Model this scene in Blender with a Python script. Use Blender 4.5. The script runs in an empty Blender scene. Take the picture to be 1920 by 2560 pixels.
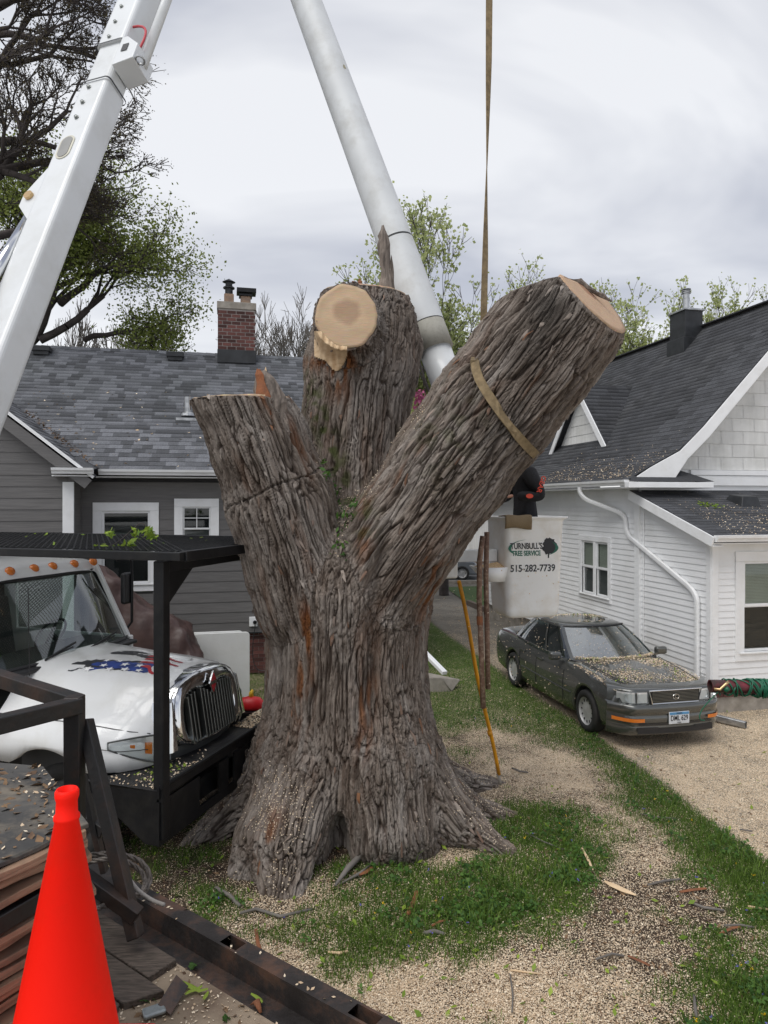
import bpy, math, random
import numpy as np
from mathutils import Vector, Matrix
random.seed(7); rng = np.random.default_rng(7)
R = math.radians
S = bpy.context.scene
# ---------------------------------------------------------------- camera
F, CX, HY, H = 1750.0, 960.0, 1255.0, 3.6       # focal length and horizon in photo pixels, eye height in metres
cam = bpy.data.cameras.new('camera'); camo = bpy.data.objects.new('camera', cam); S.collection.objects.link(camo)
camo.location = (0, 0, H); camo.rotation_euler = (R(90), 0, 0)
cam.sensor_fit = 'VERTICAL'; cam.sensor_height = 36; cam.lens = F/2560*36
cam.shift_y = -25/2560; cam.clip_start = 0.05; cam.clip_end = 600
S.camera = camo
# ---------------------------------------------------------------- world: pale overcast sky with soft cloud bands
SUN_EL, SUN_AZ = 58, 220      # the sun stands behind the camera, a little to the left
w = bpy.data.worlds.new('World'); S.world = w; w.use_nodes = True
nt = w.node_tree; nt.nodes.clear(); N = nt.nodes.new; L = nt.links.new
out = N('ShaderNodeOutputWorld'); add = N('ShaderNodeAddShader'); L(add.outputs[0], out.inputs[0])
sky = N('ShaderNodeTexSky'); sky.sky_type = 'NISHITA'; sky.sun_disc = False
sky.sun_elevation = R(SUN_EL); sky.sun_rotation = R(SUN_AZ)
b1 = N('ShaderNodeBackground'); b1.inputs[1].default_value = 0.012; L(sky.outputs[0], b1.inputs[0]); L(b1.outputs[0], add.inputs[0])
tc = N('ShaderNodeTexCoord'); sep = N('ShaderNodeSeparateXYZ'); L(tc.outputs['Generated'], sep.inputs[0])
# cloud-deck projection: direction / (height + offset) lays the bands out flat overhead
zo = N('ShaderNodeMath'); zo.operation = 'ADD'; zo.inputs[1].default_value = 0.35; L(sep.outputs[2], zo.inputs[0])
zm = N('ShaderNodeMath'); zm.operation = 'MAXIMUM'; zm.inputs[1].default_value = 0.12; L(zo.outputs[0], zm.inputs[0])
dv = N('ShaderNodeVectorMath'); dv.operation = 'DIVIDE'; L(tc.outputs['Generated'], dv.inputs[0])
cb = N('ShaderNodeCombineXYZ')
for i in range(3): L(zm.outputs[0], cb.inputs[i])
L(cb.outputs[0], dv.inputs[1])
mp = N('ShaderNodeMapping'); mp.inputs['Scale'].default_value = (1.1, 1.9, 1.0); mp.inputs['Rotation'].default_value = (0, 0, R(25)); mp.inputs['Location'].default_value = (3.3, 1.2, 0); L(dv.outputs[0], mp.inputs[0])
n1 = N('ShaderNodeTexNoise'); n1.inputs['Scale'].default_value = 1.1; n1.inputs['Detail'].default_value = 5; n1.inputs['Roughness'].default_value = .5; n1.inputs['Distortion'].default_value = .5; L(mp.outputs[0], n1.inputs[0])
r1 = N('ShaderNodeValToRGB'); e = r1.color_ramp.elements
e[0].position = .38; e[0].color = (.245, .26, .315, 1); e[1].position = .62; e[1].color = (.585, .59, .605, 1)
L(n1.outputs[0], r1.inputs[0])
r2 = N('ShaderNodeValToRGB'); e = r2.color_ramp.elements
e[0].position = .02; e[0].color = (1, 1, 1, 1); e[1].position = .42; e[1].color = (0, 0, 0, 1)
L(sep.outputs[2], r2.inputs[0])
mf = N('ShaderNodeMath'); mf.operation = 'MULTIPLY'; mf.inputs[1].default_value = .8; L(r2.outputs[0], mf.inputs[0])
mx = N('ShaderNodeMix'); mx.data_type = 'RGBA'; L(mf.outputs[0], mx.inputs[0]); L(r1.outputs[0], mx.inputs[6]); mx.inputs[7].default_value = (.64, .64, .645, 1)
b2 = N('ShaderNodeBackground'); b2.inputs[1].default_value = 1.0; L(mx.outputs[2], b2.inputs[0]); L(b2.outputs[0], add.inputs[1])
sun = bpy.data.lights.new('sun', 'SUN'); sun.energy = 1.5; sun.angle = R(45); sun.color = (1, .97, .92)
suno = bpy.data.objects.new('sun', sun); S.collection.objects.link(suno)
az = R(SUN_AZ); el = R(SUN_EL)
sdir = Vector((math.sin(az)*math.cos(el), math.cos(az)*math.cos(el), math.sin(el)))
suno.rotation_euler = sdir.to_track_quat('Z', 'Y').to_euler()
S.view_settings.view_transform = 'Standard'; S.view_settings.look = 'None'
S.view_settings.exposure = 0.52; S.view_settings.gamma = 1; S.view_settings.use_curve_mapping = False
S.render.engine = 'CYCLES'; S.cycles.max_bounces = 7; S.cycles.transparent_max_bounces = 12
S.cycles.use_denoising = True

# ---------------------------------------------------------------- helpers
COL = S.collection
def P(px, py, d):                     # the point seen at photo pixel (px, py) at depth d
    return Vector(((px-CX)/F*d, d, H+(HY-py)/F*d))
def G(px, py, z=0.0):                 # the point of the ground at that pixel
    d = (H-z)*F/(py-HY); return Vector(((px-CX)/F*d, d, z))
def link(o, parent=None):
    COL.objects.link(o)
    if parent is not None: o.parent = parent
    return o
def tag(o, label=None, cat=None, group=None, kind=None):
    if label: o['label'] = label
    if cat: o['category'] = cat
    if group: o['group'] = group
    if kind: o['kind'] = kind
    return o
def thing(name, label, cat, loc=(0, 0, 0), rz=0.0, group=None):
    o = bpy.data.objects.new(name, None); o.empty_display_size = .1; link(o)
    o.location = loc; o.rotation_euler = (0, 0, rz)
    return tag(o, label, cat, group)
def np_mesh(name, V, Fc, mat=None, smooth=False, attrs=None):
    """V (n,3); Fc (m,3) or (m,4) array; attrs {name: (type, array)} on points or faces by length"""
    V = np.asarray(V, np.float32); Fc = np.asarray(Fc, np.int32); k = Fc.shape[1]; m = len(Fc)
    me = bpy.data.meshes.new(name)
    me.vertices.add(len(V)); me.vertices.foreach_set('co', V.ravel())
    me.loops.add(m*k); me.loops.foreach_set('vertex_index', Fc.ravel())
    me.polygons.add(m); me.polygons.foreach_set('loop_start', np.arange(0, m*k, k, dtype=np.int32))
    me.polygons.foreach_set('loop_total', np.full(m, k, np.int32))
    if smooth: me.polygons.foreach_set('use_smooth', np.ones(m, bool))
    me.update(calc_edges=True)
    for an, (ty, arr) in (attrs or {}).items():
        dom = 'POINT' if len(arr) == len(V) else 'FACE'
        a = me.attributes.new(an, ty, dom)
        a.data.foreach_set('value' if ty == 'FLOAT' else ('color' if 'COLOR' in ty else 'vector'), np.asarray(arr, np.float32).ravel())
    if mat: me.materials.append(mat)
    return me
def np_obj(name, V, Fc, mat=None, parent=None, **k):
    return link(bpy.data.objects.new(name, np_mesh(name, V, Fc, mat, **k)), parent)
class MB:
    """collects primitives; build() links them as one mesh object"""
    def __init__(s): s.v = []; s.f = []; s.m = []
    def add(s, vs, fs, mi=0):
        o = len(s.v); s.v += [tuple(v) for v in vs]; s.f += [tuple(i+o for i in f) for f in fs]; s.m += [mi]*len(fs); return s
    def box(s, c, d, rz=0, mi=0, M=None):
        c = Vector(c); hx, hy, hz = d[0]/2, d[1]/2, d[2]/2
        vs = [Vector((x, y, z)) for z in (-hz, hz) for y in (-hy, hy) for x in (-hx, hx)]
        Rm = M if M is not None else Matrix.Rotation(rz, 3, 'Z')
        return s.add([c+Rm@v for v in vs], [(0, 2, 3, 1), (4, 5, 7, 6), (0, 1, 5, 4), (2, 6, 7, 3), (0, 4, 6, 2), (1, 3, 7, 5)], mi)
    def bar(s, a, b, w, h, up=(0, 0, 1), mi=0):       # square bar from a to b
        a, b = Vector(a), Vector(b); d = (b-a).normalized(); up = Vector(up)
        if abs(d.dot(up)) > .99: up = Vector((0, 1, 0))
        x = d.cross(up).normalized(); y = x.cross(d)
        vs = [p+x*sx*w/2+y*sy*h/2 for p in (a, b) for sx, sy in ((-1, -1), (1, -1), (1, 1), (-1, 1))]
        return s.add(vs, [(3, 2, 1, 0), (4, 5, 6, 7), (0, 1, 5, 4), (1, 2, 6, 5), (2, 3, 7, 6), (3, 0, 4, 7)], mi)
    def tube(s, pts, r, n=8, mi=0, cap=True, flat=1.0):
        pts = [Vector(p) for p in pts]; k = len(pts); rs = r if isinstance(r, (list, tuple)) else [r]*k
        ref = Vector((0, 0, 1)); rings = []; x = None
        for i, p in enumerate(pts):
            d = (pts[min(i+1, k-1)]-pts[max(i-1, 0)]).normalized()
            if x is None: x = d.cross(ref if abs(d.z) < .9 else Vector((1, 0, 0))).normalized()
            x = (x-d*x.dot(d)).normalized(); y = d.cross(x)
            rings.append([p+(x*math.cos(t)+y*math.sin(t)*flat)*rs[i] for t in [2*math.pi*j/n for j in range(n)]])
        fs = [(i*n+j, i*n+(j+1) % n, (i+1)*n+(j+1) % n, (i+1)*n+j) for i in range(k-1) for j in range(n)]
        if cap: fs += [tuple(range(n))[::-1], tuple(range((k-1)*n, k*n))]
        return s.add([v for q in rings for v in q], fs, mi)
    def lathe(s, prof, c=(0, 0, 0), n=24, mi=0, M=None):
        c = Vector(c); Rm = M if M is not None else Matrix.Identity(3); k = len(prof)
        vs = [c+Rm@Vector((r*math.cos(2*math.pi*j/n), r*math.sin(2*math.pi*j/n), z)) for r, z in prof for j in range(n)]
        return s.add(vs, [(i*n+j, i*n+(j+1) % n, (i+1)*n+(j+1) % n, (i+1)*n+j) for i in range(k-1) for j in range(n)], mi)
    def prism(s, poly, n, mi=0):          # polygon of 3-D points pushed along n
        n = Vector(n); k = len(poly); poly = [Vector(p) for p in poly]
        return s.add(poly+[p+n for p in poly], [tuple(range(k))[::-1], tuple(range(k, 2*k))]+[(i, (i+1) % k, k+(i+1) % k, k+i) for i in range(k)], mi)
    def grid(s, rows, mi=0, closed=False):
        k = len(rows[0]); n = len(rows)
        fs = [(i*k+j, i*k+(j+1) % k, (i+1)*k+(j+1) % k, (i+1)*k+j) for i in range(n-1) for j in range(k if closed else k-1)]
        return s.add([v for r in rows for v in r], fs, mi)
    def build(s, name, mats, parent=None, smooth=False, bevel=0, sub=0, fix=True, seg=2):
        me = bpy.data.meshes.new(name); me.from_pydata(s.v, [], s.f)
        if not isinstance(mats, (list, tuple)): mats = [mats]
        for m in mats: me.materials.append(m)
        if len(mats) > 1: me.polygons.foreach_set('material_index', s.m)
        if fix:
            import bmesh
            bm = bmesh.new(); bm.from_mesh(me); bmesh.ops.remove_doubles(bm, verts=bm.verts, dist=1e-5); bmesh.ops.recalc_face_normals(bm, faces=bm.faces); bm.to_mesh(me); bm.free()
        if smooth: me.polygons.foreach_set('use_smooth', [True]*len(me.polygons))
        me.update()
        o = link(bpy.data.objects.new(name, me), parent)
        if bevel:
            b = o.modifiers.new('bevel', 'BEVEL'); b.width = bevel; b.segments = seg; b.limit_method = 'ANGLE'; b.angle_limit = R(40)
            if not smooth: me.polygons.foreach_set('use_smooth', [True]*len(me.polygons)); b.harden_normals = True
        if sub:
            b = o.modifiers.new('sub', 'SUBSURF'); b.levels = b.render_levels = sub
        return o
def copy_tree(o, parent=None):
    c = o.copy(); COL.objects.link(c)
    if parent is not None: c.parent = parent
    for ch in list(o.children): copy_tree(ch, c)
    return c

# ---------------------------------------------------------------- materials
MATS = {}
def mat(name, col, rough=.6, metal=0.0, col2=None, vs=3.0, var=.12, bump=0.0, bs=60.0, st=(1, 1, 1), spec=.5, coat=0.0, tone=0.0, dirt=None, ds=2.0, da=.5, co='Object', ws=None, detail=5, lo=.35, hi=.65):
    m = bpy.data.materials.new(name); m.use_nodes = True; nt = m.node_tree; N = nt.nodes.new; L = nt.links.new
    p = nt.nodes['Principled BSDF']; p.inputs['Roughness'].default_value = rough; p.inputs['Metallic'].default_value = metal
    p.inputs['Specular IOR Level'].default_value = spec; p.inputs['Coat Weight'].default_value = coat
    if co.startswith('@'):
        t = N('ShaderNodeAttribute'); t.attribute_name = co[1:]; src = t.outputs['Vector']
    else:
        t = N('ShaderNodeTexCoord'); src = t.outputs[co]
    mp = N('ShaderNodeMapping'); mp.inputs['Scale'].default_value = st; L(src, mp.inputs[0])
    n = N('ShaderNodeTexNoise'); n.inputs['Scale'].default_value = vs; n.inputs['Detail'].default_value = detail; L(mp.outputs[0], n.inputs[0])
    c1 = tuple(c*(1-var) for c in col); c2 = col2 or tuple(min(1, c*(1+var)) for c in col)
    r = N('ShaderNodeValToRGB'); e = r.color_ramp.elements; e[0].position = lo; e[1].position = hi; e[0].color = (*c1, 1); e[1].color = (*c2, 1)
    L(n.outputs[0], r.inputs[0]); c = r.outputs[0]
    if dirt:
        n3 = N('ShaderNodeTexNoise'); n3.inputs['Scale'].default_value = ds; n3.inputs['Detail'].default_value = 8; n3.inputs['Roughness'].default_value = .65; L(t.outputs[co] if not co.startswith('@') else src, n3.inputs[0])
        rr = N('ShaderNodeValToRGB'); rr.color_ramp.elements[0].position = .48; rr.color_ramp.elements[1].position = .72
        rr.color_ramp.elements[1].color = (da, da, da, 1); L(n3.outputs[0], rr.inputs[0])
        x = N('ShaderNodeMix'); x.data_type = 'RGBA'; L(rr.outputs[0], x.inputs[0]); L(c, x.inputs[6]); x.inputs[7].default_value = (*dirt, 1); c = x.outputs[2]
    if tone:
        a = N('ShaderNodeAttribute'); a.attribute_name = 'tone'
        mu = N('ShaderNodeMapRange'); mu.inputs[3].default_value = 1-tone; mu.inputs[4].default_value = 1+tone; L(a.outputs['Fac'], mu.inputs[0])
        x = N('ShaderNodeVectorMath'); x.operation = 'SCALE'; L(c, x.inputs[0]); L(mu.outputs[0], x.inputs[3]); c = x.outputs[0]
    L(c, p.inputs['Base Color'])
    if bump:
        n2 = N('ShaderNodeTexNoise'); n2.inputs['Scale'].default_value = bs; n2.inputs['Detail'].default_value = 4; L(mp.outputs[0], n2.inputs[0])
        b = N('ShaderNodeBump'); b.inputs['Strength'].default_value = bump; b.inputs['Distance'].default_value = .01; L(n2.outputs[0], b.inputs['Height']); L(b.outputs[0], p.inputs['Normal'])
    MATS[name] = m; return m
M = {}
M['white_vinyl'] = mat('white_vinyl', (.82, .83, .84), .45, var=.03, vs=1.2, bump=.05, bs=30, dirt=(.52, .51, .47), ds=.9, da=.35)
M['white_trim'] = mat('white_trim', (.84, .85, .86), .4, var=.03, dirt=(.55, .54, .5), ds=2.5, da=.3)
M['old_panel'] = mat('old_panel', (.70, .70, .68), .7, var=.06, vs=2, st=(6, 6, .6), tone=.05, dirt=(.45, .45, .41), ds=1.3, da=.5)
M['grey_siding'] = mat('grey_siding', (.135, .130, .128), .6, var=.12, vs=3, st=(.7, .7, 14), bump=.25, bs=5, tone=.06)
M['shingle_mix'] = mat('shingle_mix', (.118, .123, .136), .9, var=.2, vs=45, bump=.6, bs=160, tone=.42, dirt=(.06, .07, .06), ds=.5, da=.35)
M['shingle_dark'] = mat('shingle_dark', (.052, .054, .060), .88, var=.25, vs=40, bump=.6, bs=160, tone=.25, dirt=(.08, .08, .08), ds=.7, da=.4)
M['brick'] = mat('brick', (.085, .030, .026), .85, col2=(.14, .055, .045), vs=1.5, bump=.5, bs=60, tone=.5)
M['mortar'] = mat('mortar', (.36, .33, .31), .9, bump=.4, bs=80)
M['concrete'] = mat('concrete', (.33, .30, .26), .9, var=.2, vs=4, bump=.3, bs=40, dirt=(.16, .14, .11), ds=3, da=.7)
M['galv'] = mat('galv', (.42, .43, .44), .4, .8, var=.2, vs=8)
M['flue_clay'] = mat('flue_clay', (.40, .26, .17), .85, col2=(.2, .15, .12), vs=6)
M['dark_metal'] = mat('dark_metal', (.028, .03, .033), .5, .2, var=.25, vs=6, bump=.15, bs=50)
M['black_paint'] = mat('black_paint', (.006, .0065, .008), .42, 0, var=.3, vs=3, bump=.12, bs=25, dirt=(.025, .024, .022), ds=5, da=.6, spec=.35)
M['black_rust'] = mat('black_rust', (.010, .0095, .010), .5, 0, var=.3, vs=3, bump=.25, bs=30, dirt=(.055, .026, .015), ds=3.2, da=.9)
M['rail_steel'] = mat('rail_steel', (.04, .034, .032), .5, .2, var=.35, vs=5, bump=.4, bs=35, dirt=(.15, .075, .045), ds=5, da=1)
M['diamond'] = mat('diamond', (.02, .02, .022), .55, .2, var=.3, bump=.8, bs=70, dirt=(.06, .055, .045), ds=6, da=.8)
M['boom_white'] = mat('boom_white', (.68, .70, .71), .33, var=.03, vs=1.5, coat=.2, dirt=(.50, .50, .47), ds=2.2, da=.4)
M['boom_fibre'] = mat('boom_fibre', (.60, .62, .63), .5, var=.05, vs=2, dirt=(.42, .42, .40), ds=3, da=.6)
M['truck_white'] = mat('truck_white', (.74, .75, .75), .22, var=.02, vs=1, coat=.5, dirt=(.58, .57, .52), ds=2.5, da=.4)
M['bucket_white'] = mat('bucket_white', (.87, .87, .86), .4, var=.02, vs=2, dirt=(.58, .50, .38), ds=3.5, da=.4)
M['chrome'] = mat('chrome', (.75, .76, .77), .09, 1.0, var=.03)
M['chrome_dull'] = mat('chrome_dull', (.22, .23, .22), .28, .9, var=.15)
M['rubber'] = mat('rubber', (.02, .02, .02), .8, var=.2, bump=.2, bs=40, dirt=(.05, .045, .04), ds=4, da=.6)
M['plastic'] = mat('plastic', (.018, .018, .02), .45, var=.1)
M['interior'] = mat('interior', (.045, .045, .045), .8)
M['amber'] = mat('amber', (.75, .20, .02), .25, var=.1, coat=.5)
M['cone_red'] = mat('cone_red', (1.0, .010, .0015), .55, var=.02, dirt=(.70, .02, .006), ds=4, da=.5, spec=.2)
M['tarp'] = mat('tarp', (.050, .026, .023), .42, col2=(.075, .042, .036), vs=3, bump=.9, bs=7)
M['table_white'] = mat('table_white', (.70, .71, .70), .5, var=.03, bump=.1, dirt=(.5, .5, .46), ds=3, da=.4)
M['ply'] = mat('ply', (.26, .16, .10), .8, col2=(.36, .23, .15), vs=3, st=(1, 1, 30), bump=.3, bs=8, dirt=(.11, .075, .055), ds=5, da=.8, co='Object')
M['ply_top'] = mat('ply_top', (.045, .044, .043), .75, col2=(.09, .086, .08), vs=4, bump=.9, bs=9, dirt=(.20, .17, .13), ds=9, da=.9)
M['old_wood'] = mat('old_wood', (.07, .055, .042), .85, col2=(.13, .10, .08), vs=8, st=(2, 14, 14), bump=.9, bs=5)
M['yellow_fg'] = mat('yellow_fg', (.75, .32, .01), .45, var=.15, vs=6, dirt=(.3, .14, .03), ds=7, da=.7)
M['brown_pole'] = mat('brown_pole', (.14, .075, .05), .8, col2=(.22, .13, .09), vs=8, bump=.4, dirt=(.42, .33, .24), ds=25, da=.9)
M['strap'] = mat('strap', (.20, .145, .075), .85, col2=(.27, .20, .11), vs=20, bump=.5, bs=200, dirt=(.09, .07, .045), ds=6, da=.7)
M['steel_rope'] = mat('steel_rope', (.16, .14, .125), .5, .5, var=.3, vs=30, bump=.8, bs=60)
M['green_cord'] = mat('green_cord', (.004, .10, .05), .4, var=.2)
M['pipe_brown'] = mat('pipe_brown', (.05, .028, .025), .5, .2, var=.3, dirt=(.35, .03, .06), ds=5, da=.8)
M['brass'] = mat('brass', (.6, .42, .22), .3, .9)
M['car_paint'] = mat('car_paint', (.100, .104, .098), .24, .5, var=.06, coat=1.0, dirt=(.13, .12, .105), ds=3, da=.35)
M['car_trim'] = mat('car_trim', (.07, .073, .072), .4, .2)
M['bark_chip'] = mat('bark_chip', (.13, .085, .06), .9, col2=(.22, .16, .12), vs=12, bump=.8, bs=60)
M['bark_red'] = mat('bark_red', (.30, .11, .045), .85, col2=(.17, .07, .035), vs=10, bump=.6, bs=50)
M['fresh_wood'] = mat('fresh_wood', (.66, .46, .27), .7, col2=(.74, .56, .36), vs=5, st=(1, 1, 6), bump=.25, bs=30)
M['branch'] = mat('branch', (.060, .050, .047), .9, var=.3, vs=5)
M['branch_grey'] = mat('branch_grey', (.16, .145, .13), .9, var=.2, vs=5)
M['hoodie'] = mat('hoodie', (.014, .014, .017), .9, var=.2, vs=20, bump=.5, bs=60)
M['skin'] = mat('skin', (.42, .22, .15), .55, var=.08)
M['orange_print'] = mat('orange_print', (.72, .07, .03), .6)
M['ink'] = mat('ink', (.012, .013, .018), .5, var=.05)
M['logo_green'] = mat('logo_green', (.008, .12, .075), .5, var=.25, vs=40)
M['flag_red'] = mat('flag_red', (.42, .03, .04), .4); M['flag_blue'] = mat('flag_blue', (.022, .05, .22), .4, var=.3, vs=8)
M['flag_dark'] = mat('flag_dark', (.03, .032, .036), .4); M['star_white'] = mat('star_white', (.78, .78, .78), .4)
M['plate_white'] = mat('plate_white', (.68, .71, .74), .4); M['plate_blue'] = mat('plate_blue', (.10, .30, .55), .4)
M['red_plastic'] = mat('red_plastic', (.55, .015, .02), .4, var=.15); M['blue_cloth'] = mat('blue_cloth', (.03, .07, .28), .7, var=.3, vs=10)
M['yellow_plastic'] = mat('yellow_plastic', (.75, .48, .03), .5)
M['blind'] = mat('blind', (.62, .64, .56), .7, var=.05)
M['room_dark'] = mat('room_dark', (.03, .032, .034), .9)
M['screen_grey'] = mat('screen_grey', (.14, .145, .15), .55)
M['dry_debris'] = mat('dry_debris', (.11, .065, .04), .9, col2=(.24, .15, .08), vs=20)
def glass_mat(name, tint, refl_rough=.03, opac=.5, metal=0, ior=.07):
    m = bpy.data.materials.new(name); m.use_nodes = True; nt = m.node_tree; N = nt.nodes.new; L = nt.links.new
    nt.nodes.remove(nt.nodes['Principled BSDF']); o = nt.nodes['Material Output']
    g = N('ShaderNodeBsdfGlossy'); g.inputs['Roughness'].default_value = refl_rough; g.inputs['Color'].default_value = (.95, .97, .97, 1)
    t = N('ShaderNodeBsdfTransparent'); t.inputs[0].default_value = (*tint, 1)
    d = N('ShaderNodeBsdfDiffuse'); d.inputs[0].default_value = (.05, .06, .06, 1)
    lw = N('ShaderNodeLayerWeight'); pw = N('ShaderNodeMath'); pw.operation = 'POWER'; pw.inputs[1].default_value = 4; L(lw.outputs['Facing'], pw.inputs[0]); fr = N('ShaderNodeMath'); fr.operation = 'MULTIPLY_ADD'; fr.inputs[1].default_value = 1-ior; fr.inputs[2].default_value = ior; L(pw.outputs[0], fr.inputs[0]); lw.inputs[0].default_value = .5
    m1 = N('ShaderNodeMixShader'); m1.inputs[0].default_value = opac; L(t.outputs[0], m1.inputs[1]); L(d.outputs[0], m1.inputs[2])
    m2 = N('ShaderNodeMixShader'); L(fr.outputs[0], m2.inputs[0]); L(m1.outputs[0], m2.inputs[1]); L(g.outputs[0], m2.inputs[2]); L(m2.outputs[0], o.inputs[0])
    return m
M['glass_truck'] = glass_mat('glass_truck', (.66, .76, .72), opac=.10, ior=.16)
M['glass_car'] = glass_mat('glass_car', (.34, .42, .42), opac=.2, ior=.12)
M['windscreen_car'] = glass_mat('windscreen_car', (.34, .42, .42), opac=.3, ior=.38)
M['lamp_silver'] = mat('lamp_silver', (.80, .81, .82), .3, .35, var=.04)
M['glass_house'] = glass_mat('glass_house', (.66, .70, .68), opac=.08, ior=.06)
M['lens'] = glass_mat('lens', (.85, .88, .88), opac=.05)
def leaf_mat(name, col, col2, trans=.35, rough=.55):
    m = bpy.data.materials.new(name); m.use_nodes = True; nt = m.node_tree; N = nt.nodes.new; L = nt.links.new
    p = nt.nodes['Principled BSDF']; p.inputs['Roughness'].default_value = rough; p.inputs['Specular IOR Level'].default_value = .3; o = nt.nodes['Material Output']
    a = N('ShaderNodeAttribute'); a.attribute_name = 'tone'
    r = N('ShaderNodeValToRGB'); r.color_ramp.elements[0].color = (*col, 1); r.color_ramp.elements[1].color = (*col2, 1); L(a.outputs['Fac'], r.inputs[0])
    L(r.outputs[0], p.inputs['Base Color']); t = N('ShaderNodeBsdfTranslucent'); L(r.outputs[0], t.inputs[0])
    x = N('ShaderNodeMixShader'); x.inputs[0].default_value = trans; L(p.outputs[0], x.inputs[1]); L(t.outputs[0], x.inputs[2]); L(x.outputs[0], o.inputs[0])
    return m
M['grass'] = leaf_mat('grass', (.05, .10, .018), (.19, .30, .05))
M['weed'] = leaf_mat('weed', (.035, .09, .022), (.12, .24, .045))
M['bright_leaf'] = leaf_mat('bright_leaf', (.14, .24, .03), (.36, .48, .07))
M['leaf_green'] = leaf_mat('leaf_green', (.10, .13, .03), (.30, .35, .09), trans=.5)
M['leaf_bud'] = leaf_mat('leaf_bud', (.05, .04, .025), (.12, .10, .05))
M['leaf_spring'] = leaf_mat('leaf_spring', (.30, .36, .13), (.58, .62, .30), trans=.55)
M['blossom'] = leaf_mat('blossom', (.28, .05, .13), (.55, .18, .32))
M['chips'] = leaf_mat('chips', (.58, .42, .27), (.92, .80, .62), trans=.05, rough=.8)
M['violet'] = leaf_mat('violet', (.12, .10, .45), (.25, .22, .65)); M['dandelion'] = leaf_mat('dandelion', (.8, .5, .0), (.9, .6, .02))

# ---------------------------------------------------------------- vectorised gradient noise
_pg = np.random.default_rng(3); _perm = _pg.permutation(512).astype(np.int32); _perm = np.concatenate([_perm, _perm, _perm])
_grad = _pg.normal(size=(512, 3)).astype(np.float32); _grad /= np.linalg.norm(_grad, axis=1, keepdims=True)
def noise3(p):
    p = np.asarray(p, np.float32); i = np.floor(p).astype(np.int32); f = p-i; i &= 511
    u = f*f*f*(f*(f*6-15)+10); res = 0
    for dx in (0, 1):
        wx = u[:, 0] if dx else 1-u[:, 0]; hx = _perm[(i[:, 0]+dx) & 511]
        for dy in (0, 1):
            wy = wx*(u[:, 1] if dy else 1-u[:, 1]); hy = _perm[(hx+i[:, 1]+dy) & 511]
            for dz in (0, 1):
                wz = wy*(u[:, 2] if dz else 1-u[:, 2]); g = _grad[_perm[(hy+i[:, 2]+dz) & 511]]
                res = res+wz*(g[:, 0]*(f[:, 0]-dx)+g[:, 1]*(f[:, 1]-dy)+g[:, 2]*(f[:, 2]-dz))
    return res*1.6
def sstep(a, b, x):
    t = np.clip((x-a)/(b-a), 0, 1); return t*t*(3-2*t)
def cards(pos, nrm, size, aspect=1.0, tone=None, tri=False, up=None):
    """small quads (or triangles) at pos, facing nrm, random spin"""
    n = len(pos); nrm = nrm/np.linalg.norm(nrm, axis=1, keepdims=True)
    a = rng.normal(size=(n, 3)) if up is None else up
    x = np.cross(a, nrm); x /= np.linalg.norm(x, axis=1, keepdims=True)+1e-9; y = np.cross(nrm, x)
    s = np.asarray(size).reshape(-1, 1)/2; sx = x*s; sy = y*s*aspect
    k = 3 if tri else 4
    V = np.stack([pos-sx-sy, pos+sx-sy, pos+sy] if tri else [pos-sy, pos+sx, pos+sy, pos-sx], 1).reshape(-1, 3)
    Fc = np.arange(n*k).reshape(n, k); t = rng.random(n) if tone is None else tone
    return V, Fc, {'tone': ('FLOAT', t)}
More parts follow.
